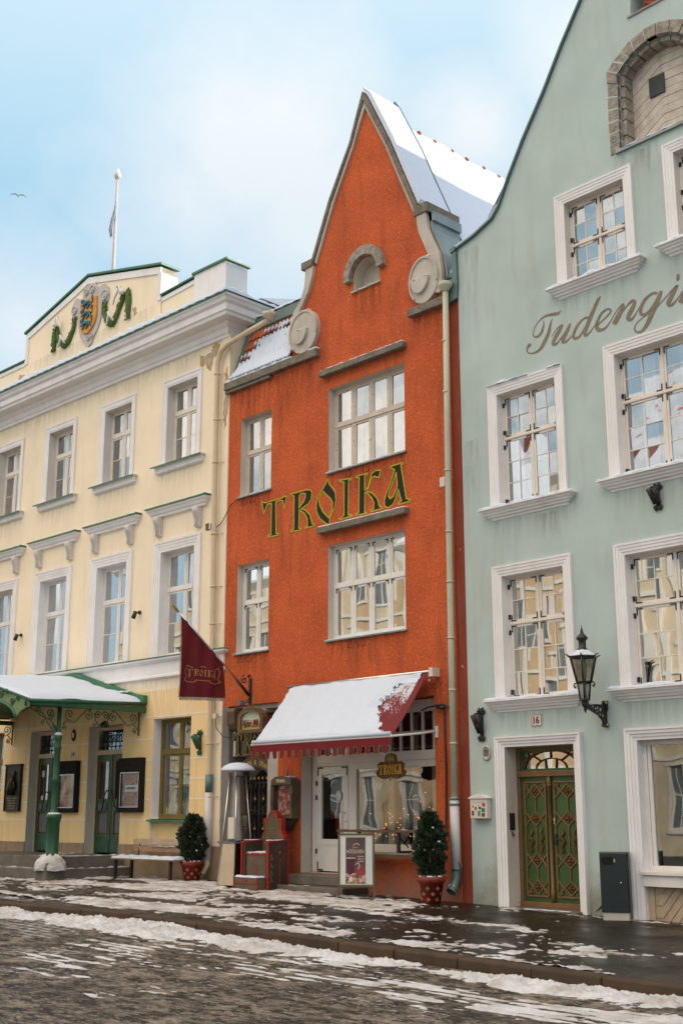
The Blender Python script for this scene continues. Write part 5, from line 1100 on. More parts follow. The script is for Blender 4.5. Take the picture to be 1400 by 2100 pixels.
for side, (x0, x1) in enumerate(((A, Mx), (Mx, Bx))):
    m = MB(); m.box(x0 + .002, x1 - .002, D + .03, D + .08, .09, 2.26); lf = m.build('door_leaf', 'door_green', dg)
    px0, px1 = x0 + (.09 if side == 0 else .10), x1 - (.10 if side == 0 else .07); pz0, pz1 = .19, 2.16; xc = (px0 + px1) / 2; y = D + .03
    l = MB()
    def bar(p, q, w=.026, d=.022):
        dx, dz = q[0] - p[0], q[1] - p[1]; L = math.hypot(dx, dz); nx, nz = -dz / L * w / 2, dx / L * w / 2
        l.prism([(p[0] + nx, p[1] + nz), (p[0] - nx, p[1] - nz), (q[0] - nx, q[1] - nz), (q[0] + nx, q[1] + nz)], y - d - rnd(0, .0015), y + .002)
    for p, q in (((px0, pz0), (px1, pz0)), ((px1, pz0), (px1, pz1)), ((px1, pz1), (px0, pz1)), ((px0, pz1), (px0, pz0))): bar(p, q, .03, .028)
    hw = (px1 - px0) / 2
    nodes_z = [2.0, 1.52, .80, .34]; R_ = .13
    for zc in nodes_z:
        k = .125
        bar((xc - hw * .5, zc), (xc, zc + k)); bar((xc, zc + k), (xc + hw * .5, zc)); bar((xc + hw * .5, zc), (xc, zc - k)); bar((xc, zc - k), (xc - hw * .5, zc))
        bar((xc - hw * .5, zc), (px0, zc - k)); bar((xc + hw * .5, zc), (px1, zc - k)); 
        bar((xc - hw * .5, zc), (px0, zc + k)); bar((xc + hw * .5, zc), (px1, zc + k))
    for p, q in ((nodes_z[0], nodes_z[1]), (nodes_z[1], nodes_z[2]), (nodes_z[2], nodes_z[3])): bar((xc, p - .125), (xc, q + .125))
    l.build('lattice', 'door_brown', lf, .004)
    for zc in nodes_z:
        m = MB()
        for (dx, dz) in ((0, .045), (0, -.045), (.05, 0), (-.05, 0)): m.ball((xc + dx, y - .01, zc + dz), .032, 7, (1, .5, 1))
        m.ball((xc, y - .02, zc), .026, 6); m.build('rosette', 'carved_brown', lf)
    for zc, s_ in ((2.06, 1), (.28, -1)):
        for q in (-1, 1): m = MB(); m.ball((xc + q * (hw - .06), y - .008, zc + .04 * s_), .05, 7, (1, .4, 1)); m.build('corner_carving', 'carved_brown', lf)
    for q in (-1, 1):
        m = MB(); xx = xc + q * hw * .5; m.tube([(xx + q * .02, y - .01, 1.36), (xx - q * .03, y - .02, 1.28), (xx + q * .03, y - .02, 1.2), (xx - q * .04, y - .025, 1.13), (xx + q * .02, y - .02, 1.04), (xx - q * .02, y - .01, .96), (xx + q * .03, y - .01, .93)], [.012, .028, .024, .03, .026, .024, .01], 7)
        m.ball((xx, y - .02, 1.16), .04, 7, (1, .6, 1)); m.build('carving', 'carved_brown', lf)
m = MB(); m.tube([(Mx, D + .0, .1), (Mx, D + .0, .3), (Mx, D, .31), (Mx, D, 2.05), (Mx, D, 2.06), (Mx, D, 2.25)], [.04, .04, .03, .03, .042, .042], 10)
m.lathe([(.045, 0), (.05, .02), (.045, .04)], (Mx, D, 2.08), 10); m.build('centre_post', 'door_brown', dg)
m = MB(); m.tube([(1.70, D - .03, 1.2), (1.72, D - .06, 1.17), (1.84, D - .06, 1.16)], .012, 6); m.box(1.68, 1.72, D + .0, D + .03, 1.06, 1.26); m.build('handle', 'black_iron', dg)
m = MB(); m.box(1.655, 1.71, D + .02, D + .03, 1.43, 1.46); m.prism([(1.655, 1.48), (1.71, 1.48), (1.71, 1.52), (1.682, 1.56), (1.655, 1.52)], D + .02, D + .03); m.build('door_notice', 'poster_white', dg)
m = MB(); k = MB(); k.lathe([(.025, 0), (.028, .012), (.01, .02)], (0, 0, 0), 12); m.join(k, Matrix.Translation((1.68, D + .03, 1.64)) @ Matrix.Rotation(PI / 2, 4, 'X')); m.build('lock', 'gold', dg)
m = MB(); m.box(.85, .875, .06, .20, 1.32, 1.62); m.box(.875, .89, .08, .18, 1.36, 1.58); m.tube([(.88, .1, 1.3), (.9, .12, 1.22), (.88, .16, 1.24)], .012, 6); m.build('intercom', 'black_iron', GB)
m = MB(); m.box(.80, 2.46, -.20, .30, -.3, .0); m.build('threshold', 'step_stone', GB, .02)
m = MB(); lumpy(m, 1.3, 2.3, -.19, -.10, 0, .012, .03, 5); m.build('snow', 'snow', GB)
# shop window bottom right
m = MB(); surround(m, SH[0], SH[1], -.1, SH[3], [(0, .03), (0, -.022), (.05, -.03), (.055, -.045), (.10, -.05), (.105, -.07), (.155, -.075), (.16, -.09), (.20, -.092), (.20, .02)]); m.build('shop_surround', 'white_trim', GB)
m = MB(); D = .14; a, b, _, t = SH
m.box(a, a + .07, D, D + .1, .70, t); m.box(a + .07, b, D, D + .1, t - .08, t); m.box(a + .07, b, D, D + .1, .70, .78)
m.box(a + .075, a + .14, D + .02, D + .08, .78, t - .08); m.box(6.0, 6.08, D + .02, D + .08, .78, t - .08); sw = m.build('shop_window', 'white_frame', GB, .006)
m = MB(); m.add([(a + .1, D + .05, .78), (b, D + .05, .78), (b, D + .05, t - .08), (a + .1, D + .05, t - .08)], [(0, 1, 2, 3)]); m.build('pane', 'glass_shop', sw)
m = MB(); m.box(a - .02, b, -.10, D + .05, .64, .70); m.box(a, b, -.06, .05, .46, .64); m.build('sill', 'white_frame', sw, .006)
m = MB(); m.add([(a + .004, -.02, -.2), (a + .004, D, -.2), (a + .004, D, t), (a + .004, -.02, t)], [(0, 1, 2, 3)]); m.build('reveal', 'white_trim', sw)
m = MB(); m.box(a, a + .12, .06, .14, -.4, .46); m.box(a, b, .09, .14, -.4, .46)
for k in range(-5, 30):
    x = a + .12 + k * .16; p0 = (x, -.40); p1 = (x + .72, .45)
    if p0[0] < a + .12: q = (a + .12 - p0[0]) / .72; p0 = (a + .12, -.40 + .85 * q)
    if p1[0] > b: continue
    if p1[0] <= a + .14: continue
    m.prism([(p0[0], p0[1]), (p0[0] + .138, p0[1]), (p1[0] + .138, p1[1]), (p1[0], p1[1])], .075, .091)
m.build('stall_board', 'board_wood', sw, .003)
m = MB(); m.tube([(4.1, .9, .8), (4.1, .9, 2.5)], .02, 6); m.box(3.8, 8, 1.0, 1.1, .4, .9); m.build('shelf', 'brown_wood', sw)
# lettering on the green wall
m = MB()
for i, st in enumerate(TUDENGI): m.brush(st, -.005 - .0006 * i)
m.build('painted_letters', 'letter_brown', GB)
# crack and iron stain details
m = MB(); m.tube([(2.72, -.012, .02), (2.85, -.014, .12), (2.93, -.012, .16), (3.0, -.012, .28), (3.1, -.012, .34), (3.12, -.012, .4)], [.004, .014, .01, .012, .006, .003], 5); m.build('wall_crack', 'dark', GB)
# ================================================================ STREET FURNITURE AND FITTINGS
# small offsets keep every fitting a few millimetres clear of its wall
def worn_line(w, h, seed=0):
    """a line of small lettering too fine or worn to read: a row of short marks"""
    m = MB(); r = random.Random(seed); x = 0
    while x < w - h * .4:
        q = h * r.uniform(.35, .7); m.box(x, x + q * .75, -.002, .002, h * r.uniform(0, .12), h * r.uniform(.75, 1)); x += q + (h * .5 if r.random() < .15 else h * .12)
    return m
def spiral(m, cx, cz, r, a0, turns, x, rad=.013, axis='y', sgn=1):
    P = []
    n = int(14 * turns) + 2
    for i in range(n):
        t = i / (n - 1); R = r * (1 - .8 * t); a = a0 + sgn * t * turns * 2 * PI; u, v = cx + R * math.cos(a), cz + R * math.sin(a)
        P.append((x, u, v) if axis == 'y' else (u, x, v))
    m.tube(P, [rad * (1 - .0 * i / n) for i in range(n)], 6); m.ball(P[-1], rad * 1.8, 6)
def stroke(m, pts, x, rad=.013, axis='y'):
    m.tube([((x, u, v) if axis == 'y' else (u, x, v)) for u, v in pts], rad, 6)
# ---- canopy over the entrance of the yellow house
cn = near('entrance_canopy', 'green iron entrance canopy with scrollwork, deep snow on its roof', 'canopy', 'Y', -6.2, 0, 0)
S0 = 3.2
rz = lambda s, o: 4.33 + (S0 - abs(s)) * .255 - o * .035
m = MB()
for sg in (-1, 1):
    q = [(sg * S0, -.02, rz(S0, 0)), (sg * S0, -3.35, rz(S0, 3.35)), (0, -3.35, rz(0, 3.35)), (0, -.02, rz(0, 0))]
    m.add(q + [(a, b, c - .05) for a, b, c in q], [(0, 1, 2, 3), (4, 7, 6, 5), (0, 4, 5, 1), (1, 5, 6, 2), (2, 6, 7, 3), (3, 7, 4, 0)])
m.build('roof_sheet', 'green_paint', cn)
m = MB()
for sg in (-1, 1):
    x = sg * (S0 + .03); m.tube([(x, -.05, 4.29), (x, -3.38, 4.17)], .045, 8); m.box(min(x, x - sg * .1), max(x, x - sg * .1), -3.3, -.02, 4.08, 4.2)
m.build('gutter', 'green_iron', cn)
m = MB()
for sg in (-1, 1):
    pts = [(sg * S0 * 1.02, 4.30), (sg * S0 * 1.02, 4.50), (sg * S0 * .9, 4.56), (0, 5.36), (0, 5.14)]
    m.prism(pts, -.14, -.02)
m.build('wall_flashing', 'green_flashing', cn)
m = MB(); fr = [(-S0 - .05, 4.02), (-S0 - .05, 4.22), (0, 5.06), (S0 + .05, 4.22), (S0 + .05, 4.02)]
archb = [(2.75 * math.cos(PI * i / 24), 3.80 + .62 * math.sin(PI * i / 24)) for i in range(25)]
m.prism(fr[::-1][0:1] + fr[::-1][1:] + [(-2.95, 3.95)] + archb[::-1] + [(2.95, 3.95)], -3.38, -3.32); m.build('gable_board', 'pale_green_iron', cn)
m = MB(); m.tube([(a, -3.39, b) for a, b in archb], .035, 8); m.tube([(-S0, -3.4, 4.05), (-S0, -3.4, 4.22), (0, -3.4, 5.07), (S0, -3.4, 4.22), (S0, -3.4, 4.05)], .03, 6)
for k in range(11):
    a = -2.6 + k * .52; zz = 3.80 + .62 * math.sqrt(max(0, 1 - (a / 2.75) ** 2)) + .16; spiral(m, a, zz, .11, 0, 1.1, -3.40, .014, 'x'); spiral(m, a + .24, zz + .06, .08, PI, 1.1, -3.40, .012, 'x', -1)
m.build('gable_scroll', 'green_iron', cn)
for sg in (-1, 1):
    x = sg * 3.0; m = MB(); m.tube([(x, -.05, 4.14), (x, -3.3, 4.08)], .028, 6)
    # frieze of scrolls between wall and column, bracket beyond the column
    m.tube([(x, -.06, 4.14), (x, -.06, 3.52)], .022, 6)
    stroke(m, [(-.08, 3.66), (-.22, 3.80), (-.40, 3.74), (-.75, 4.06), (-.88, 4.08)], x); spiral(m, -.24, 3.93, .13, -PI / 2, 1.4, x); spiral(m, -.83, 3.92, .12, PI / 2, 1.3, x); spiral(m, -.17, 3.62, .07, PI / 2, 1.2, x)
    stroke(m, [(-1.16, 3.62), (-1.16, 3.46)], x, .02); stroke(m, [(-1.16, 3.66), (-.98, 3.82), (-.96, 4.0)], x); stroke(m, [(-1.16, 3.66), (-1.34, 3.82), (-1.38, 4.0)], x); spiral(m, -1.05, 3.96, .10, PI, 1.4, x, sgn=-1); spiral(m, -1.28, 3.96, .10, 0, 1.4, x)
    for q in (-.96, -1.36): spiral(m, q, 3.72, .045, PI / 2, 1., x, .010)
    stroke(m, [(-1.46, 4.08), (-1.6, 4.06), (-1.95, 3.74), (-2.12, 3.80), (-2.24, 3.70)], x); spiral(m, -1.55, 3.93, .12, PI / 2, 1.3, x, sgn=-1); spiral(m, -2.08, 3.93, .13, -PI / 2, 1.4, x, sgn=-1); spiral(m, -2.2, 3.62, .07, PI / 2, 1.2, x)
    stroke(m, [(-2.42, 3.55), (-2.6, 3.78), (-2.85, 3.86), (-3.25, 4.08)], x); spiral(m, -2.62, 3.93, .12, -PI / 2, 1.4, x); spiral(m, -2.95, 3.98, .09, -PI / 2, 1.3, x); spiral(m, -2.5, 3.6, .07, 0, 1.2, x)
    m.build('scroll_bracket', 'green_iron', cn)
    # the crosswise bracket beside the column
    m = MB(); y = -2.36
    stroke(m, [(x - sg * .05, 3.45), (x - sg * .35, 3.62), (x - sg * .75, 3.98), (x - sg * 1.1, 4.1)], y, .016, 'x'); spiral(m, x - sg * .35, 3.88, .14, 0, 1.4, y, .014, 'x'); spiral(m, x - sg * .72, 3.76, .08, 0, 1.2, y, .012, 'x'); m.build('cross_bracket', 'pale_green_iron', cn)
    m = MB(); c = (x, -2.36, 0); zb = .52
    m.lathe([(.17, zb), (.17, zb + .06), (.145, zb + .09), (.145, 1.42), (.16, 1.44), (.16, 1.5), (.18, 1.52), (.18, 1.60), (.10, 1.66), (.078, 1.72), (.078, 2.35), (.09, 2.37), (.09, 2.42), (.075, 2.45), (.07, 3.08), (.085, 3.1), (.09, 3.16), (.075, 3.2), (.075, 3.3), (.10, 3.36), (.10, 3.42), (.05, 3.46), (.05, 4.1)], c, 18)
    co_ = m.build('column', 'green_paint', cn)
    for k in range(14):
        pass
    m = MB(); m.lathe([(.17, 1.6), (.15, 1.63), (.08, 1.67)], c, 14); m.lathe([(.095, 3.42), (.09, 3.45), (.055, 3.49)], c, 12); m.build('snow', 'snow', co_)
m = MB(); vs = []; fs = []; NX, NY = 60, 40
for j in range(NY + 1):
    for i in range(NX + 1):
        s_ = -S0 + 2 * S0 * i / NX; o = .14 + 3.22 * j / NY; e = min(1, min(i, NX - i) / 2.5, min(j, NY - j) / 1.5 + (.6 if j < NY else 0))
        rnd_ridge = .03 * math.exp(-abs(s_) * 3)
        vs.append((s_, -o, rz(s_, o) + .085 * math.sqrt(max(0, e)) + .02 * math.sin(s_ * 3 + o * 2) + .012 * math.sin(s_ * 9 + o * 5) - rnd_ridge + rnd(-.004, .004)))
for j in range(NY):
    for i in range(NX): a = j * (NX + 1) + i; fs.append((a, a + NX + 1, a + NX + 2, a + 1))
m.add(vs, fs, True); m.build('roof_snow', 'snow', cn)
m = MB(); m.box(2.45, 2.6, -.30, -.08, 4.52, 4.60); m.tube([(2.52, -.1, 4.5), (2.52, -.28, 4.58)], .05, 8); m.build('roof_fitting', 'grey_panel', cn)
m = MB(); lumpy(m, 2.42, 2.62, -.32, -.06, 4.61, .07, .04, 3); m.build('snow', 'snow', cn)
# steps under the canopy and the stone footing blocks
g0 = gat('Y', -4, 2.3)
st = near('stone_steps', 'two broad grey stone steps under the green canopy', 'steps', 'Y', 0, 0, 0)
m = MB(); m.prism_z([(-9.2, -.02), (-9.2, -1.9), (-3.62, -1.9), (-3.62, -.02)][::-1], -.2, .64); m.build('landing', 'step_stone', st, .02)
m = MB(); m.prism_z([(-9.5, -.02), (-9.5, -2.28), (-3.28, -2.28), (-3.28, -.02)][::-1], -.3, .37); m.build('lower_step', 'step_stone', st, .02)
m = MB(); lumpy(m, -3.58, -3.3, -1.8, -.1, .375, .035, .05, 4, .7); lumpy(m, -5.2, -3.7, -1.8, -1.2, .645, .025, .06, 5, .9); lumpy(m, -6.7, -5.6, -.35, -.1, .645, .03, .06, 6, .8); lumpy(m, -3.9, -3.64, -1.5, -.2, .645, .035, .05, 7, .8); lumpy(m, -9, -3.6, -2.24, -1.95, .375, .025, .06, 8, .9); m.build('snow', 'slush', st)
for s_, lb in ((-3.2, 'square stone footing block heaped with snow under the near green canopy column'), (-9.2, 'square stone footing block under the far green canopy column')):
    fb = near('footing_block', lb, 'stone block', 'Y', s_, 2.38, 0)
    m = MB(); m.box(-.24, .24, -.26, .24, -.2, .53); m.build('block', 'step_stone', fb, .03)
    m = MB(); r_ = random.Random(5)
    nn_, mm_ = 30, 18; vs = []; fs = []
    for b_ in range(mm_ + 1):
        for a_ in range(nn_):
            t_ = 2 * PI * a_ / nn_; f_ = b_ / mm_; R_ = (.34 + .05 * math.sin(3 * t_ + 1) + .03 * math.sin(7 * t_ + f_ * 9) + r_.uniform(-.015, .015)) * math.sin(PI * (.5 + f_ * .5) ) + (.02 if f_ < 1 else 0)
            vs.append((R_ * math.cos(t_) + .03, R_ * math.sin(t_) * .95, .36 + .36 * math.sin(PI * f_ / 2) * (1 + .08 * math.sin(5 * t_)) + r_.uniform(-.012, .012)))
    for b_ in range(mm_):
        for a_ in range(nn_): c_ = (a_ + 1) % nn_; fs.append((b_ * nn_ + a_, b_ * nn_ + c_, (b_ + 1) * nn_ + c_, (b_ + 1) * nn_ + a_))
    m.add(vs, fs, True)
    m.build('snow', 'slush', fb)
# wall fittings of the yellow house
def case(k, s0, s1, z0, z1, poster, label, head=.32):
    t = near('poster_case', label, 'display case', k, (s0 + s1) / 2, 0, z0, 0, 'poster cases beside the green doors'); w = (s1 - s0) / 2; h = z1 - z0
    m = MB(); m.box(-w, w, -.15, -.007, 0, .1); m.box(-w, w, -.15, -.007, h - head, h); m.box(-w, -w + .08, -.149, -.007, .1, h - head); m.box(w - .08, w, -.149, -.007, .1, h - head); m.box(-w + .08, w - .08, -.04, -.008, .1, h - head); m.build('case', 'dark', t, .006)
    m = MB(); m.box(-w + .10, w - .10, -.075, -.05, .13, h - head - .04); m.build('poster', poster, t)
    m = MB(); m.ribbon([(-w + .10, .13), (w - .10, .13), (w - .10, h - head - .04), (-w + .10, h - head - .04)], .015, -.14, -.13); m.build('inner_frame', 'steel', t)
    m = MB(); m.add([(-w + .09, -.12, .11), (w - .09, -.12, .11), (w - .09, -.12, h - head - .01), (-w + .09, -.12, h - head - .01)], [(0, 1, 2, 3)]); m.build('pane', 'glass_case', t)
    g_ = MB()
    for e in (-1, 1): spiral(g_, e * w * .55, h - head * .5, .06, 0, 1.3, -.155, .008, 'x'); spiral(g_, e * w * .25, h - head * .42, .04, PI, 1.2, -.155, .007, 'x', -1)
    g_.build('ornament', 'bronze', t)
    return t, w, h
t, w, h = case('Y', -3.87, -2.92, 1.66, 2.98, 'poster_city', 'black poster case with a red and grey city poster, right of the near green doors')
m = MB(); m.box(-w + .24, w - .14, -.084, -.078, .50, .66); m.build('poster_strip', 'poster_white', t)
k = MB(); k.join(worn_line(.42, .07, 3), Matrix.Translation((-w + .28, -.087, .55))); k.build('poster_text', 'letter_dark', t)
t, w, h = case('Y', -6.65, -5.76, 1.66, 2.99, 'poster_stage', 'black poster case with a brown stage curtain poster, between the two green double doors')
k = MB(); k.join(worn_line(.36, .08, 5), Matrix.Translation((-.18, -.079, .38))); k.build('poster_text', 'letter_cream', t)
pq = near('relief_plaque', 'dark bronze plaque with a figure in relief left of the far green doors', 'plaque', 'Y', -9.0, 0, 1.70)
m = MB(); m.box(-.40, .40, -.07, -.007, 0, 1.28); m.box(-.43, .43, -.10, -.008, 1.24, 1.29); m.ribbon([(-.38, .02), (.38, .02), (.38, 1.26), (-.38, 1.26)], .04, -.09, -.06); m.build('plate', 'bronze', pq, .005)
m = MB(); m.ball((.05, -.08, 1.0), .1, 12, (1, .5, 1.2)); m.tube([(.05, -.075, .92), (.03, -.08, .8), (-.02, -.085, .62), (-.05, -.08, .46)], [.06, .13, .15, .14], 10); m.tube([(.1, -.1, .8), (.2, -.11, .66), (.05, -.12, .6)], [.05, .04, .03], 8); m.build('figure', 'bronze', pq)
m = MB()
for q, w_ in enumerate((.6, .42, .4, .36, .34)): m.join(worn_line(w_, .05, q), Matrix.Translation((-w_ / 2, -.076, .34 - q * .07)))
m.build('inscription', 'dull_gold', pq)
def number_plate(k, s, z, w, h, txt, mat_, label, rim=None):
    t = near('number_plate', label, 'house number', k, s, 0, z)
    m = MB(); m.box(-w / 2, w / 2, -.016, -.007, 0, h); m.build('plate', 'plate_cream', t, .002)
    m = MB(); m.join(text(txt, h * .85, .003, w * .56, bold=.006), Matrix.Translation((-w * .28, -.0195, h * .22))); m.build('numerals', mat_, t)
    if rim: m = MB(); m.ribbon([(-w / 2 + .008, .008), (w / 2 - .008, .008), (w / 2 - .008, h - .008), (-w / 2 + .008, h - .008)], .006, -.019, -.0165); m.build('rim', rim, t)
number_plate('Y', -6.13, 3.07, .25, .19, '14', 'letter_dark', 'small cream house number plate reading 14')
number_plate('G', 1.615, 3.135, .235, .205, '16', 'letter_dark', 'cream house number plate with a red rim reading 16', 'letter_red')
ov = near('oval_plaque', 'small dark oval plaque above the house number 14', 'plaque', 'Y', -6.15, 0, 3.66)
m = MB(); k = MB(); k.lathe([(.11, 0), (.12, .01), (.11, .025), (.085, .022), (.08, .012)], (0, 0, 0), 24); m.join(k, Matrix.Translation((0, -.008, 0)) @ Matrix.Rotation(PI / 2, 4, 'X') @ Matrix.Diagonal((.8, 1.35, 1, 1))); m.build('plate', 'bronze', ov)
m = MB(); m.box(-.03, .03, -.05, -.02, -.07, .07); m.ball((0, -.03, .02), .035, 8, (1, .5, 1.2)); m.build('emblem', 'plate_cream', ov)
def banner_holder(name, k, s, z, mat_, label, h=.62):
    t = near(name, label, 'flag holder', k, s, 0, z, 0)
    m = MB(); m.box(-.035, .035, -.03, -.006, 0, h); 
    for e in (-1, 1): spiral(m, e * .06, h - .02, .06, PI / 2, 1.1, -.03, .016, 'x', e); spiral(m, e * .055, .04, .05, -PI / 2, 1.1, -.03, .015, 'x', -e)
    m.build('back_plate', mat_, t)
    m = MB()
    for e in (-.05, .05): m.tube([(e, -.05, h * .25), (e, -.2, h * .82)], [.03, .055], 10)
    m.tube([(0, -.03, h * .2), (0, -.16, h * .55)], .02, 6); m.tube([(0, -.04, h * .9), (0, -.22, h * .86)], .014, 6); spiral(m, -.09, h * .62, .07, 0, 1.2, 0, .012); m.build('socket', mat_, t)
    return t
banner_holder('flag_holder', 'Y', -.80, 2.98, 'green_paint', 'green iron flag holder on the yellow wall above the potted shrub', .52)
banner_holder('flag_holder', 'G', .33, 2.93, 'black_iron', 'black iron flag holder on the green wall beside the downpipe', .56)
banner_holder('flag_holder', 'G', 4.40, 6.62, 'black_iron', 'black iron flag holder between the upper windows at the right edge', .42)
for s_, lb in ((-3.40, 'small black spotlight between the two near first floor windows of the yellow house'), (-9.13, 'small black spotlight left of the third first floor window of the yellow house')):
    t = near('wall_spotlight', lb, 'spotlight', 'Y', s_, 0, 6.62)
    m = MB(); m.tube([(0, -.006, .03), (0, -.05, .03)], .05, 10); m.tube([(0, -.04, .03), (-.0, -.16, .02)], .015, 6); m.build('arm', 'black_iron', t)
    m = MB(); m.tube([(0, -.15, .04), (-.02, -.2, -.14)], .055, 10); m.build('lamp_head', 'black_iron', t)
t = near('floodlight', 'small silver floodlight strapped to the cream downpipe', 'floodlight', 'Y', -.42, .2, 8.30)
m = MB(); m.box(-.1, .02, -.06, .02, 0, .17); m.build('housing', 'brown_wood', t, .008)
m = MB(); m.box(.03, .07, -.05, .03, .01, .16); m.box(.02, .16, .0, .02, .03, .05); m.box(.02, .16, .0, .02, .13, .15); m.build('strap', 'steel', t)
t = near('floodlight', 'small white floodlight low on the cream downpipe beside the entrance sign', 'floodlight', 'Y', -.12, .14, 3.76)
m = MB(); m.box(-.03, .10, -.06, .02, 0, .12); m.tube([(.03, 0, .06), (.12, .1, .06)], .015, 6); m.build('housing', 'plate_cream', t, .008)
m = MB(); m.tube([(-.02, .02, .2), (-.05, .0, .9)], .008, 5); m.tube([(.0, .02, 0), (.05, .0, -.2), (.35, -.03, -.42), (.6, -.02, -.46)], .01, 5); m.build('cable', 'black_iron', t)
# flagpole on the roof
fp = near('roof_flagpole', 'white flagpole with a furled flag rising behind the pediment', 'flagpole', 'Y', -6.50, -.75, 14.4)
m = MB(); m.tube([(0, 0, 0), (0, 0, 6.05)], [.068, .042], 12); m.build('pole', 'ornament_grey', fp)
m = MB(); m.lathe([(.05, 6.05), (.10, 6.12), (.11, 6.2), (.02, 6.42)], (0, 0, 0), 12); m.build('finial', 'plate_cream', fp)
m = MB(); m.tube([(.06, -.06, 5.5), (.08, -.08, 5.1), (.05, -.1, 4.8), (-.06, -.1, 4.6), (-.1, -.1, 4.35), (-.05, -.08, 4.15)], [.01, .03, .05, .045, .05, .02], 8); m.build('furled_flag', 'furled_grey', fp)
m = MB(); m.tube([(-.06, -.12, 4.75), (-.12, -.12, 4.4), (-.08, -.1, 4.1)], [.02, .035, .015], 6); m.build('flag_fold', 'poster_white', fp)
# ---- potted shrubs
def shrub(name, label, k, s, off, h0, h1, r, seed, cat='potted shrub'):
    z = gat(k, s, off); t = near(name, label, cat, k, s, off, z, rnd(0, 3), 'potted conifers on the pavement')
    ph = h0; m = MB(); r0_ = r; r = r * 1.16; m.lathe([(r * .60, 0), (r * .86, ph * .78), (r * .98, ph * .78), (r * 1.0, ph), (r * .9, ph), (r * .88, ph * .9)], (0, 0, 0), 22); m.build('pot', 'pot_red', t)
    m = MB()
    for row in range(3):
        for q in range(7):
            a = 2 * PI * (q + .5 * (row % 2)) / 7; zz = ph * (.18 + .2 * row); R_ = r * (.60 + .26 * zz / (ph * .78)) + .002
            d = .045
            u = Vector((-math.sin(a), math.cos(a), 0)); p = Vector((R_ * math.cos(a), R_ * math.sin(a), zz)); n_ = Vector((math.cos(a), math.sin(a), 0)) * .006; v = Vector((0, 0, 1))
            m.add([p + n_ + u * d, p + n_ + v * d * .9, p + n_ - u * d, p + n_ - v * d * .9], [(0, 1, 2, 3)])
    m.build('pot_pattern', 'pot_ochre', t)
    m = MB(); m.lathe([(.01, ph * .9), (r * .86, ph * .9)], (0, 0, 0), 14); m.build('soil', 'soil', t)
    m = MB(); m.tube([(0, 0, ph * .85), (0, 0, h1 * .8)], [.03, .012], 6); m.build('trunk', 'brown_wood', t)
    r = r0_; rr = random.Random(seed); m = MB(); sn = MB()
    for i in range(5200):
        u = rr.random() ** .8; z = ph + .02 + (h1 - ph) * u; prof = r * (.80 + .36 * math.sin(PI * min(1, u * 1.15)) ) * (1 if u < .6 else math.sqrt(max(.02, 1 - ((u - .6) / .42) ** 2)))
        a = rr.uniform(0, 2 * PI); lum = 1 + .17 * math.sin(a * 3 + z * 9 + seed) + .15 * math.sin(a * 5 - z * 17) + .10 * math.sin(a * 2 + z * 31); R_ = prof * lum * math.sqrt(rr.uniform(.35, 1.05))
        p = Vector((R_ * math.cos(a), R_ * math.sin(a), z)); d = Vector((math.cos(a) + rr.uniform(-.6, .6), math.sin(a) + rr.uniform(-.6, .6), rr.uniform(.1, 1.4))).normalized(); L = rr.uniform(.03, .075) * (1.7 if rr.random() < .06 else 1)
        sd = d.cross(Vector((rr.uniform(-1, 1), rr.uniform(-1, 1), rr.uniform(-1, 1)))).normalized() * L * .28
        m.add([p - sd, p + d * L * .5 - sd * 1.2, p + d * L, p + d * L * .5 + sd * 1.2, p + sd], [(0, 1, 2, 3, 4)])
    for i in range(7): 
        u = rr.uniform(.2, .95); a = -PI / 2 + rr.uniform(-1.2, 1.6) - t.rotation_euler.z; z = ph + (h1 - ph) * u; R_ = r * (1.05 if u < .6 else .7); sn.ball((R_ * math.cos(a), R_ * math.sin(a), z), rr.uniform(.012, .035), 6, (1, 1, .8))
    for i in range(14): a = rr.uniform(0, 6.3); sn.ball((r * .9 * math.cos(a), r * .9 * math.sin(a), ph), rr.uniform(.02, .045), 6, (1, 1, .5))
    m.build('crown', 'conifer', t); sn.build('snow', 'snow', t)
shrub('potted_conifer', 'clipped green conifer in a red patterned pot beside the bench', 'Y', -.36, .50, .42, 1.40, .235, 4)
shrub('potted_conifer', 'dark green conifer in a red patterned pot in front of the white downpipe', 'R', 7.0, .62, .48, 1.58, .225, 8)
# ---- bench
bz = gat('Y', -1.6, .7); be = near('bench', 'wooden slat bench with metal legs and snow on its seat', 'bench', 'Y', -1.60, .70, bz)
for i in range(4): m = MB(); m.box(-1.22, 1.22, -.32 + i * .14, -.21 + i * .14, .43, .46); m.build('seat_slat', 'bench_wood', be, .004)
for i in range(2): m = MB(); m.box(-1.16, 1.18, .28 + i * .02, .31 + i * .02, .60 + i * .16, .73 + i * .16); m.build('back_slat', 'board_wood' if i else 'bench_wood', be, .004)
for x in (-1.05, 1.05):
    for y in (-.26, .2): m = MB(); m.box(x - .03, x + .03, y - .03, y + .03, 0, .43); m.build('leg', 'black_iron', be)
for x in (-.9, .9): m = MB(); m.tube([(x, .2, .4), (x, .27, .5), (x, .33, .88)], .02, 6); m.build('back_bracket', 'black_iron', be)
m = MB(); lumpy(m, -1.2, 1.2, -.31, .22, .46, .085, .05, 91, .3); lumpy(m, -.6, 1.0, .28, .33, .73, .02, .05, 92, .8); lumpy(m, -.4, .9, .24, .29, .73, .03, .04, 93, .8); m.build('snow', 'snow', be)
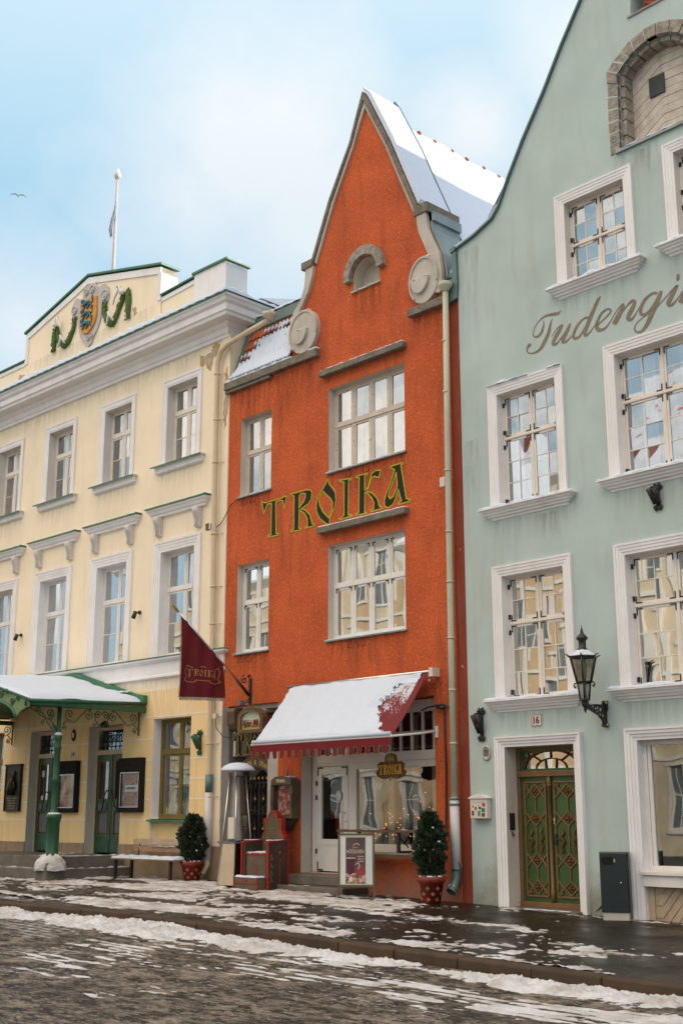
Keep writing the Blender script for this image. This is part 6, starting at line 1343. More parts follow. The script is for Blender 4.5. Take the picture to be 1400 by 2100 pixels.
# ---- flag over the passage
fl = near('hanging_flag', 'dark red banner reading TROIKA on a slanting pole', 'flag', 'R', 1.0, 0, 0)
m = MB(); m.tube([(0, -.12, 4.32), (0, -2.06, 5.90)], .022, 8); m.build('pole', 'steel', fl)
m = MB(); m.tube([(0, -.06, 4.24), (0, -.42, 4.56)], .036, 8); m.box(-.03, .03, -.05, -.006, 4.05, 4.62); spiral(m, -.20, 4.58, .10, PI / 2, 1.2, 0, .014); spiral(m, -.07, 4.66, .05, 0, 1.1, 0, .012); spiral(m, .0 - .07, 4.1, .05, 0, 1.1, 0, .012); m.build('wall_bracket', 'black_iron', fl)
m = MB(); m.ball((0, -2.1, 5.93), .03, 8); m.tube([(0, -2.1, 5.93), (0, -2.14, 5.965), (0, -2.22, 6.03), (0, -2.3, 6.1)], [.02, .035, .028, .004], 8); m.build('finial', 'gold', fl)
def flag_pt(o, z):   # waving cloth in the plane of the pole
    return .035 * math.sin(o * 7 + z * 1.1) * (.3 + (5.4 - z) * .45) + .02 * math.sin(o * 15 + z * 2)
m = MB(); vs = []; fs = []; NU, NV = 40, 40
def fcoord(u, v):
    o = .80 + 1.20 * u; zt = 4.30 + (o - .1) * .8145; zb = 4.13 - .05 * u; z = zt + (zb - zt) * v; return o - .07 * v * (1 - u), z
for j in range(NV + 1):
    for i in range(NU + 1):
        o, z = fcoord(i / NU, j / NV); vs.append((flag_pt(o, z), -o, z))
for j in range(NV):
    for i in range(NU): a = j * (NU + 1) + i; fs.append((a, a + 1, a + NU + 2, a + NU + 1))
m.add(vs, fs, True); m.build('banner', 'flag_red', fl)
def on_flag(m2, ox, z0, k):   # drape flat artwork (x,z) on the camera-facing side: x runs from outer edge to wall
    out = MB(); out.f = m2.f; out.sm = [False] * len(m2.f)
    for x, y, z in m2.v:
        o = ox - x * k; zz = z0 + z * k; out.v.append((flag_pt(o, zz) + .012 + (0 if y < 0 else -.004), -o, zz))
    return out
art = MB()
for lt in TROIKA: art.prism([((x - 1.29), (z - 7.84)) for x, z in lt[0]], -.006, .01, holes=[[((x - 1.29), (z - 7.84)) for x, z in h_] for h_ in lt[1:]])
on_flag(art, 1.80, 4.56, .168).build('banner_lettering', 'gold_thread', fl)
art = MB(); P = [(0, .0), (.06, .12), (.0, .35), (.08, .52), (.2, .45), (.5, .52), (.9, .45), (1.0, .52), (1.06, .35), (1.0, .12), (1.08, .02), (.9, -.06), (.72, -.04), (.7, .02), (.3, .02), (.28, -.05), (.1, -.06)]
art.ribbon([(x * .92, z * .62) for x, z in P], .016, -.006, .0); art.ribbon([(.12, .085), (.82, .085)], .028, -.006, .0, False)
on_flag(art, 1.86, 4.455, 1.0).build('banner_frame', 'gold_thread', fl)
m = MB(); vs = []
for i in range(160):
    u = i / 159; o, z = fcoord(u, 1.0); x = flag_pt(o, z); m.tube([(x, -o, z), (x + rnd(-.01, .01), -o + rnd(-.006, .006), z - rnd(.06, .08))], .005, 3, False)
for i in range(130):
    o, z = fcoord(1.0, i / 129); x = flag_pt(o, z); m.tube([(x, -o, z), (x + rnd(-.01, .01), -o - rnd(.03, .045), z - .01)], .005, 3, False)
m.build('fringe', 'fringe', fl)
m = MB(); m.tube([(0, -.40, 4.52), (0, -.6, 4.3), (0, -.78, 4.14)], .006, 4); m.build('cord', 'rope_grey', fl)
m = MB(); m.tube([(.02, -.05, 4.1), (.0, -.22, 4.05)], .02, 6); m.box(-.06, .06, -.34, -.2, 4.0, 4.1); m.build('spotlight', 'grey_panel', fl)
# ---- passage of the red house
ps = near('tavern_entrance', 'dark arched tavern entrance with gilded TROIKA letters', 'entrance', 'R', 0, 0, 0)
m = MB(); m.box(.25, 1.97, .62, .68, -.3, 4.03); m.build('inner_wall', 'grey_pillar', ps)
m = MB(); m.box(.26, 1.95, .12, .5, 3.93, 4.03); m.box(.28, .36, .1, .62, 2.9, 4.0); m.box(1.93, 1.965, .02, .6, 3.0, 4.02); m.box(1.0, 1.4, .1, .4, 3.86, 3.93); m.build('lintel', 'cream_reveal', ps)
m = MB(); m.prism([(.36, 2.80), (1.93, 2.80), (1.93, 3.95), (.36, 3.95)], .40, .46); m.build('sign_board', 'brick_red', ps)
m = MB(); vs = [(.30, .05), (.58, .05), (.58, .1)]
m.prism_x([(.06, 3.98), (-.10, 3.98), (-.14, 3.9), (-.12, 3.62), (-.04, 3.50), (.06, 3.46), (.3, 3.42), (.3, 3.98)], .30, .58); m.build('corbel', 'brown_wood', ps, .015)
mm = MB(); sub = MB()
kx, kz = .375, .56
for lt in TROIKA:
    T_ = lambda L: [((x - 1.29) * kx + .36, (z - 7.84) * kz * (1.25 if False else 1) + 2.92) for x, z in L]
    mm.prism(T_(lt[0]), .02, .10, holes=[T_(h_) for h_ in lt[1:]])
    for lp in lt: sub.ribbon(T_(lp), .018, .012, .05)
mm.build('gilt_letters', 'letter_black', ps); sub.build('letter_edge', 'dull_gold', ps)
m = MB(); cx, cz, R0, R1 = 1.10, 1.85, .78, 1.02
arc = lambda R_, n=18, a0=32, a1=148: [(cx + R_ * math.cos(math.radians(a0 + (a1 - a0) * i / n)), cz + R_ * math.sin(math.radians(a0 + (a1 - a0) * i / n))) for i in range(n + 1)]
m.prism(arc(R1) + arc(R0)[::-1], .06, .12); m.build('arched_fascia', 'throne_dark', ps, .006)
m = MB(); s_ = 'RESTORAN & TRAHTER'; ch = list(s_)
for i, c_ in enumerate(ch):
    if c_ == ' ': continue
    a = math.radians(138 - i * (138 - 44) / (len(ch) - 1)); g_ = text(c_, .15, .01, .075 if c_ != 'I' else None)
    m.join(g_, Matrix.Translation((cx + .84 * math.cos(a), .052, cz + .84 * math.sin(a))) @ Matrix.Rotation(-(a - PI / 2), 4, 'Y') @ Matrix.Translation((-.037, 0, 0)))
m.build('fascia_letters', 'letter_gold', ps)
m = MB(); m.box(1.62, 1.97, .0, .3, -.2, 2.95); m.build('stone_pier', 'stone_light', ps, .01)
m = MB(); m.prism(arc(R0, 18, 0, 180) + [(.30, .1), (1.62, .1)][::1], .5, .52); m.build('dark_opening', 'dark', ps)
gt = MB(); 
for x in [.42 + .145 * i for i in range(9)]: gt.tube([(x, .30, .15), (x, .30, 2.45)], .016, 5)
for z in (.35, 1.0, 1.62, 2.3): gt.tube([(.40, .30, z), (1.62, .30, z)], .02, 5)
for i in range(4):
    for j in range(7):
        x, z = .56 + .29 * i, .5 + .29 * j; gt.tube([(x, .28, z - .15), (x + .07, .27, z), (x, .28, z + .15), (x - .07, .27, z), (x, .28, z - .15)], .011, 5)
gt.tube([(.46, .24, 1.9), (.75, .22, 1.7), (1.1, .22, 1.66), (1.5, .24, 1.95)], .012, 5)
gt.build('iron_gate', 'black_iron', ps)
for (x, z) in [(.75 + .14 * i, 2.40) for i in range(6)] + [(.62 + .29 * i, zz) for i in range(4) for zz in (1.95, 1.3, .75)]: m = MB(); m.box(x - .022, x + .022, .24, .275, z - .028, z + .028); m.build('gilt_stud', 'gold', ps, .006)
m = MB(); m.box(.55, .70, .2, .24, 1.35, 1.58); m.build('lock_plate', 'steel', ps)
# painted hanging sign
hs = near('painted_sign', 'arched wooden sign with a painted three horse sleigh scene', 'sign', 'R', 1.44, .30, 3.36)
ao = [(-.43, 0), (.43, 0), (.45, .34)] + [(.43 * math.cos(PI * i / 12), .36 + .20 * math.sin(PI * i / 12)) for i in range(13)] + [(-.45, .34)]
ai = [(-.35, .07), (.35, .07), (.35, .33)] + [(.34 * math.cos(PI * i / 12), .34 + .14 * math.sin(PI * i / 12)) for i in range(13)] + [(-.35, .33)]
m = MB(); m.prism(ao, -.08, .06, holes=[ai]); m.build('frame', 'brown_wood', hs, .015)
m = MB(); m.prism(ai, -.02, .02); m.build('picture', 'painting', hs)
m = MB(); m.ribbon(ai, .015, -.085, -.07); m.tube([(0, 0, .56), (0, .05, .72), (-.25, .2, .85)], .01, 5); m.build('gilding', 'dull_gold', hs)
r_ = random.Random(2)
for i in range(3):   # three horses and a sleigh, very small
    m = MB(); x = -.22 + i * .07; m.ball((x, -.025, .2 + .01 * i), .05, 8, (1.2, .2, .6)); m.tube([(x - .04, -.025, .22), (x - .08, -.027, .27)], .014, 5); m.ball((x - .09, -.027, .28), .018, 6, (1.2, .4, .8))
    for q in (-.035, -.02, .02, .035): m.tube([(x + q, -.025, .19), (x + q + r_.uniform(-.02, .02), -.025, .13)], .006, 4)
    m.build('painted_horse', 'brown_wood', hs)
m = MB(); m.tube([(.0, -.025, .15), (.2, -.025, .14), (.27, -.025, .2)], .008, 4); m.box(.06, .22, -.03, -.02, .17, .22)
for x in (.08, .14, .2): m.ball((x, -.028, .27), .02, 6); m.tube([(x, -.028, .2), (x, -.028, .26)], .02, 5)
m.build('painted_sleigh', 'brick_red', hs)
# ---- patio heater
ph = near('patio_heater', 'tall pyramid patio heater with a snow covered hood', 'patio heater', 'R', 1.58, .80, gat('R', 1.58, .8))
B_, T_, Z0_, Z1_ = .28, .12, .02, 2.28
hw = lambda z: B_ + (T_ - B_) * (z - Z0_) / (Z1_ - Z0_)
for sx, sy in ((-1, -1), (1, -1), (1, 1), (-1, 1)):
    m = MB(); m.tube([(sx * hw(.02), sy * hw(.02), .02), (sx * hw(Z1_), sy * hw(Z1_), Z1_)], .017, 6); m.build('leg', 'steel', ph)
m = MB(); 
for sx, sy, ax in ((0, -1, 0), (1, 0, 1), (0, 1, 0), (-1, 0, 1)):
    a, b = hw(.03), hw(.90)
    q = [(-a, -a, .03), (a, -a, .03), (b, -b, .9), (-b, -b, .9)] if (sx, sy) == (0, -1) else [(a, -a, .03), (a, a, .03), (b, b, .9), (b, -b, .9)] if sx == 1 else [(a, a, .03), (-a, a, .03), (-b, b, .9), (b, b, .9)] if sy == 1 else [(-a, a, .03), (-a, -a, .03), (-b, -b, .9), (-b, b, .9)]
    m.add(q, [(0, 1, 2, 3)])
m.build('base_panel', 'steel_warm', ph)
m = MB(); m.box(-.29, .29, -.29, .29, .88, .92); m.build('shelf', 'grey_panel', ph)
m = MB()
for z in [.95 + i * .022 for i in range(60)]:
    a = hw(z) - .012; m.tube([(-a, -a, z), (a, -a, z), (a, a, z), (-a, a, z), (-a, -a, z)], .006, 4)
m.build('mesh_guard', 'steel', ph)
m = MB(); m.tube([(0, 0, .9), (0, 0, 2.3)], .06, 12); m.build('glass_tube', 'grey_panel', ph)
m = MB(); m.lathe([(.12, 2.28), (.12, 2.36), (.2, 2.38), (.36, 2.40), (.33, 2.44), (.05, 2.52)], (0, 0, 0), 20); m.build('hood', 'steel', ph)
m = MB(); m.lathe([(.38, 2.395), (.37, 2.43), (.30, 2.50), (.18, 2.555), (.02, 2.575)], (0, 0, 0), 20); m.build('snow', 'snow', ph)
m = MB(); m.box(.02, .22, -.26, -.22, .98, 1.42); m.build('label_panel', 'plate_cream', ph)
# ---- painted throne with steps
th = near('painted_throne', 'black and red painted wooden throne with steps in front of the orange wall', 'chair', 'R', 2.42, .78, gat('R', 2.4, .9) - .01)
# local: front -y ; x -.38...38
m = MB(); m.box(-.40, .34, -.42, -.16, 0, .25); s1 = m.build('lower_step', 'throne_brown', th, .006)
m = MB(); m.box(-.38, .36, -.16, .34, 0, .72); m.build('seat_box', 'throne_brown', th, .006)
for x0, x1 in ((-.40, -.33), (.33, .40)):
    m = MB(); m.prism_x([(-.20, 0), (.36, 0), (.36, .99), (-.20, .93)][::-1], x0, x1); m.build('side_panel', 'throne_dark', th, .006)
m = MB(); bk = [(-.36, .3), (.36, .3), (.36, 1.06), (.30, 1.1), (.27, 1.18), (.28, 1.42), (.20, 1.42), (.19, 1.36)] + [(.15 * math.cos(PI * i / 10), 1.42 + .16 * math.sin(PI * i / 10)) for i in range(11)] + [(-.19, 1.36), (-.20, 1.42), (-.28, 1.42), (-.27, 1.18), (-.30, 1.1), (-.36, 1.06)]
m.prism(bk, .27, .36); m.build('backrest', 'throne_brown', th, .004)
m = MB(); m.ribbon(bk[2:-1], .022, .26, .37, False)
for x in (-.41, .41):
    xx0, xx1 = (x - .005, x + .03) if x > 0 else (x - .03, x + .005)
    m.box(min(xx0, xx1), max(xx0, xx1), -.225, -.195, .0, .95)
m.box(.395, .412, .345, .37, 0, 1.0); m.prism_x([(-.22, .93), (.37, .985), (.37, 1.01), (-.22, .955)][::-1], .32, .42); m.prism_x([(-.22, .93), (.37, .985), (.37, 1.01), (-.22, .955)][::-1], -.42, -.32)
m.box(-.39, .37, -.18, -.155, .70, .735); m.box(-.415, .35, -.435, -.42, .13, .145); m.box(.335, .35, -.435, -.42, 0, .26); m.box(-.415, -.40, -.435, -.42, 0, .26); m.box(-.15, .08, -.17, -.158, .40, .415)
m.ribbon([(-.10, .22), (-.03, .16), (.04, .22)], .012, -.43, -.418, False)
for (a, b) in (((-.02, .72), (.13, .55)), ((.13, .55), (.28, .72)), ((.28, .72), (.13, .9)), ((.13, .9), (-.02, .72))):
    k = MB(); k.ribbon([a, b], .012, 0, .008, False); m.join(k, Matrix.Translation((.408, 0, 0)) @ Matrix.Rotation(PI / 2, 4, 'Z'))
k = MB(); k.box(.12, .135, 0, .008, .03, .55); m.join(k, Matrix.Translation((.408, 0, 0)) @ Matrix.Rotation(PI / 2, 4, 'Z')); m.build('red_trim', 'bright_red', th)
m = MB(); m.ribbon([(-.22, 1.40), (-.22, 1.22), (.22, 1.22), (.22, 1.40)], .012, .262, .268, False)
for z in (1.12, 1.03, .94): m.ribbon([(-.15 if z != 1.03 else -.2, z), (.15 if z != 1.03 else .2, z)], .01, .262, .268, False)
k = MB()
for z in (.66, .5, .36, .22): k.ball((-.10, 0, z), .035, 7, (.5, .2, 1.4)); k.ball((-.07, 0, z - .05), .02, 6, (1, .2, 1)); k.ball((-.13, 0, z - .07), .02, 6, (1, .2, 1))
k.ball((.13, 0, .74), .03, 6, (.5, .2, 1.4)); k.ball((.13, 0, .74), .03, 6, (1.4, .2, .4)); m.join(k, Matrix.Translation((.405, 0, 0)) @ Matrix.Rotation(PI / 2, 4, 'Z')); m.build('gilt_trim', 'dull_gold', th)
m = MB(); lumpy(m, -.39, .33, -.42, -.2, .25, .05, .04, 95); lumpy(m, -.33, .33, -.17, .25, .72, .05, .04, 96); lumpy(m, -.41, -.33, -.2, .3, .985, .02, .04, 97); lumpy(m, .33, .41, -.2, .3, .985, .02, .04, 98); m.build('snow', 'snow', th)
# ---- menu case on the orange wall
mc = near('menu_case', 'dark wooden menu case headed TROIKA on the orange wall', 'menu board', 'R', 2.38, 0, 1.40)
m = MB(); hd = [(-.33, .82), (.33, .82), (.33, .92), (.2, .99), (0, 1.01), (-.2, .99), (-.33, .92)]
m.prism(hd, -.27, -.02); m.box(-.33, -.27, -.25, -.01, .12, .82); m.box(.27, .33, -.25, -.01, .12, .82); m.box(-.27, .27, -.25, -.01, .12, .18); m.box(-.27, .27, -.08, -.01, .18, .82); m.build('case', 'throne_brown', mc, .008)
m = MB(); m.prism([(-.3, .12), (.3, .12), (.12, -.12), (-.12, -.12)][::-1], -.18, -.01); m.build('bracket', 'throne_dark', mc, .01)
m = MB(); m.box(-.24, .24, -.13, -.12, .19, .81); m.build('menu_sheet', 'menu_print', mc)
m = MB(); m.join(text('TROIKA', .09, .006, .30, bold=.003), Matrix.Translation((-.15, -.278, .87))); m.build('heading', 'letter_cream', mc)
m = MB(); m.add([(-.27, -.24, .18), (.27, -.24, .18), (.27, -.24, .82), (-.27, -.24, .82)], [(0, 1, 2, 3)]); m.build('pane', 'glass_case', mc)
m = MB(); m.box(-.345, -.33, -.26, -.24, .12, .82); m.box(.33, .345, -.26, -.24, .12, .30); m.box(.33, .345, -.26, -.24, .62, .78); m.tube([(.02, -.1, 1.0), (.02, -.1, 1.18)], .02, 6); m.build('metal_fitting', 'dull_gold', mc)
m = MB(); lumpy(m, .08, .26, -.25, -.06, .975, .05, .03, 33); m.build('snow', 'snow', mc)
# ---- doorstep
ds = near('stone_steps', 'two worn stone steps at the white shop door', 'steps', 'R', 0, 0, 0)
m = MB(); m.box(2.55, 4.75, -.72, -.006, -.2, .20); m.build('lower_step', 'step_stone', ds, .025)
m = MB(); m.box(2.80, 4.45, -.40, -.006, .2, .41); m.build('upper_step', 'step_stone', ds, .025)
m = MB(); lumpy(m, 2.6, 3.6, -.70, -.45, .2, .012, .05, 35, .9); m.build('snow', 'slush', ds)
# ---- awning
aw = near('awning', 'dark red awning with a scalloped edge under deep snow', 'awning', 'R', 0, 0, 0)
x0, x1 = 2.56, 6.60; oT, zT, oB, zB = .16, 4.30, 1.20, 3.02
cloth = lambda u, v: (x0 + (x1 - x0) * u, -(oT + (oB - oT) * v), zT + (zB - zT) * v - .05 * math.sin(PI * v))
m = MB(); NU, NV = 60, 30; vs = [cloth(i / NU, j / NV) for j in range(NV + 1) for i in range(NU + 1)]
m.add(vs, [(j * (NU + 1) + i, j * (NU + 1) + i + NU + 1, j * (NU + 1) + i + NU + 2, j * (NU + 1) + i + 1) for j in range(NV) for i in range(NU)], True)
o = m.build('canvas', 'awning_canvas', aw); sd = o.modifiers.new('s', 'SOLIDIFY'); sd.thickness = .006
m = MB(); n = 18
for i in range(n):   # valance tabs
    a = x0 + (x1 - x0) * i / n; b = x0 + (x1 - x0) * (i + 1) / n; y = -oB - .03; w_ = b - a; sw_ = rnd(-.03, .03)
    m.add([(a, y, zB - .02), (b, y, zB - .02), (b, y - .01, zB - .17), (a, y - .01, zB - .17)], [(3, 2, 1, 0)])
    p = [(a + w_ * .0, zB - .17), (a + w_ * .06, zB - .29), (a + w_ * .12, zB - .31), (a + w_ * .50, zB - .31), (a + w_ * .56, zB - .29), (a + w_ * .62, zB - .17)]
    m.add([(q[0], y - .01 - sw_ * (zB - .17 - q[1]) * 3, q[1]) for q in p], [tuple(range(6))])
va = m.build('valance', 'awning_red', aw)
m = MB()
for i in range(n):
    a = x0 + (x1 - x0) * i / n; w_ = (x1 - x0) / n; y = -oB - .045; p = [(a, zB - .17), (a + w_ * .06, zB - .29), (a + w_ * .12, zB - .31), (a + w_ * .5, zB - .31), (a + w_ * .56, zB - .29), (a + w_ * .62, zB - .17), (a + w_, zB - .17)]
    m.tube([(q[0], y, q[1]) for q in p], .005, 4)
m.build('piping', 'dull_gold', va)
m = MB(); m.tube([(x0 - .05, -oB, zB), (x1 + .02, -oB, zB)], .03, 8); m.build('front_bar', 'white_frame', aw)
for x, xx in ((x0 + .02, 2.52), (x1 - .0, 6.68)): m = MB(); m.tube([(x, -oB, zB), (x, -.45, 3.10), (xx - .02, -.03, 3.16)], .022, 7); m.box(xx - .04, xx + .02, -.05, -.007, 3.04, 3.26); m.build('arm', 'white_frame', aw)
m = MB(); m.tube([(x0 - .1, -oT, zT), (x1 + .14, -oT, zT)], .035, 8); m.build('roller', 'steel', aw)
m = MB(); m.box(x1 + .06, x1 + .16, -.22, -.007, zT - .1, zT + .07); m.tube([(x1 + .02, -.16, zT - .03), (x1 + .02, -.16, zT - .14)], .008, 5); m.ball((x1 + .02, -.16, zT - .17), .025, 6); m.build('end_bracket', 'plate_cream', aw)
m = MB(); vs = []; fs = []; NU, NV = 170, 60; keep = {}
def fb(u, v): return math.sin(u * 61 + v * 23) * .5 + math.sin(u * 137 - v * 71) * .45 + math.sin(u * 23 + v * 47 + 1) * .5 + rnd(-.35, .35)
for j in range(NV + 1):
    for i in range(NU + 1):
        u, v = i / NU, j / NV; x, y, z = cloth(u * 1.0 - .0, v); e = min(1, v * 14, (1 - v) * 10 + .3, u * 30 + .2)
        ub = 1.0 - max(.05, .24 - abs(v - .50) * .30) * (1 if .05 < v < .95 else .2); tp = max(.10, min(1, (ub + .02 - u) * 14)); th_ = (.075 * e + .012 * math.sin(x * 5 + v * 3) + .008 * math.sin(x * 13)) * tp; vs.append((x, y - th_ * .75, z + th_ * .66))
for j in range(NV):
    for i in range(NU):
        u, v = (i + .5) / NU, (j + .5) / NV
        # bare triangle at the right-hand edge and along the left edge
        lim = .985 - .10 * v
        n_ = fb(u, v)
        bare = (u > 1 - .035 - .02 * v + .004 * n_) or (v > .15 and v < .93 and u > 1.0 - (.23 - abs(v - .45) * .30) + .016 * n_ and v < .94)
        if u < .018 + .03 * max(0, .75 - v) + .006 * n_: bare = True
        if not bare: fs.append((j * (NU + 1) + i, j * (NU + 1) + i + NU + 1, j * (NU + 1) + i + NU + 2, j * (NU + 1) + i + 1))
m.add(vs, fs, True); m.build('snow', 'snow', aw)
m = MB(); m.tube([(x0, -oB - .02, zB + .05), (x1 - .03, -oB - .02, zB + .05)], .038, 8); m.build('bar_snow', 'snow', aw)
# ---- carved hanging sign in the shop window
cs = near('carved_sign', 'carved brown sign reading TROIKA hanging before the shop window', 'sign', 'R', 5.70, .30, 2.30)
m = MB(); P = [(-.36, .02), (-.2, -.03), (0, .0), (.2, -.03), (.36, .02), (.41, .1), (.34, .17), (.37, .26), (.27, .31), (.17, .3), (.14, .43), (.0, .47), (-.14, .43), (-.17, .3), (-.27, .31), (-.37, .26), (-.34, .17), (-.41, .1)]
m.prism(P, -.02, .02); m.build('board', 'carved_brown', cs, .01)
m = MB(); k = MB()
for lt in TROIKA:
    T_ = lambda L: [((x - 1.29) * .130 - .31, (z - 7.84) * .21 + .06) for x, z in L]; k.prism(T_(lt[0]), -.035, -.018, holes=[T_(h_) for h_ in lt[1:]])
m.join(k); m.join(worn_line(.2, .05, 9), Matrix.Translation((-.1, -.03, .33))); m.build('letters', 'letter_gold', cs)
m = MB(); m.prism([(-.11, .31), (.11, .31), (.1, .42), (0, .445), (-.1, .42)], -.024, -.019); m.tube([(-.1, 0, .44), (-.1, 0, .62)], .006, 5); m.tube([(.1, 0, .44), (.1, 0, .62)], .006, 5); m.build('crest_plate', 'dull_gold', cs)
# ---- drinks ledge
br = near('standing_bar', 'narrow wooden standing bar with snow under the shop window', 'bar counter', 'R', 5.45, .32, .88)
m = MB(); m.box(-1.12, 1.05, -.14, .14, .38, .43); m.build('top', 'brown_wood', br, .006)
for x in (-.55, .52): m = MB(); m.box(x - .03, x + .03, -.10, -.05, .0, .38); m.box(x - .03, x + .03, -.05, .26, .0, .04); m.tube([(x, -.08, .32), (x, .2, .1)], .015, 6); m.build('bracket', 'black_iron', br)
m = MB(); lumpy(m, -1.0, 1.0, -.13, .12, .43, .02, .05, 61, .9); m.build('snow', 'snow', br)
m = MB(); m.box(-.95, 1.1, -.0, .2, -.10, -.04); m.build('rail', 'brown_wood', br)
# ---- A-board
px, py = -17.60, 17.22; ab = thing('sandwich_board', 'A-frame board advertising HÕÕGVEIN mulled wine beside the shop steps', 'sandwich board', (px, py, gz(px, py)), .80)
lean = Matrix.Rotation(math.radians(-9), 4, 'X')
m = MB(); k = MB(); w_, h_ = .335, 1.20
for x in (-w_, w_): k.box(x - .018, x + .018, -.015, .015, 0, h_)
k.box(-w_, w_, -.015, .015, h_ - .03, h_ + .005); k.box(-w_, w_, -.015, .015, .20, .235); m.join(k, Matrix.Translation((0, -.18, 0)) @ lean); m.build('front_frame', 'throne_brown', ab, .004)
m = MB(); k = MB()
for x in (-w_, w_): k.box(x - .018, x + .018, -.012, .012, 0, h_)
k.box(-w_, w_, -.012, .012, .2, .235); k.box(-w_ + .02, w_ - .02, -.006, .006, .235, h_ - .03); m.join(k, Matrix.Translation((0, .20, 0)) @ Matrix.Rotation(math.radians(9), 4, 'X')); m.build('rear_frame', 'black_iron', ab, .004)
def fa(name, b_, mt): 
    q = MB(); q.join(b_, Matrix.Translation((0, -.18, 0)) @ lean); q.build(name, mt, ab)
k = MB(); k.box(-w_ + .02, w_ - .02, -.010, .0, .24, h_ - .03); fa('panel', k, 'poster_white')
k = MB(); k.ribbon([(-w_ + .028, .25), (w_ - .028, .25), (w_ - .028, h_ - .04), (-w_ + .028, h_ - .04)], .009, -.018, -.010); fa('panel_edge', k, 'letter_yellow')
k = MB(); k.box(-.205, .175, -.014, -.011, .27, 1.13); fa('poster', k, 'poster_brown')
k = MB(); k.box(-.20, .17, -.0175, -.0145, .28, .46); fa('picture', k, 'mulled_print')
k = MB(); k.join(text('HÕÕGVEIN', .1, .002, .33), Matrix.Translation((-.185, -.018, .83)))
for i in range(3): k.join(worn_line(.12, .022, i), Matrix.Translation((.03, -.018, .76 - i * .045)))
k.join(text('TROIKA', .03, .002, .1), Matrix.Translation((-.07, -.018, .93))); k.ribbon([(-.06, .98), (-.02, 1.01), (.02, 1.01), (.06, .98)], .01, -.018, -.015, False); fa('poster_lettering', k, 'letter_cream')
k = MB(); k.prism([(-.19, .73), (-.17, .47), (-.13, .44), (-.09, .44), (-.05, .47), (-.03, .73)][::-1], -.019, -.0146); fa('mug', k, 'wine')
k = MB(); k.ribbon([(-.19, .74), (-.03, .74)], .015, -.021, -.0195, False); k.ribbon([(-.02, .62), (.04, .66), (.06, .6), (.03, .54)], .01, -.02, -.016, False); k.ball((-.1, -.02, .34), .05, 8, (1, .1, .9)); fa('mug_rim', k, 'letter_cream')
k = MB(); k.box(.0, .15, -.0195, -.0146, .44, .56); k.prism([(.02, .56), (.13, .56), (.075, .64)], -.0195, -.0146); fa('label', k, 'poster_red')
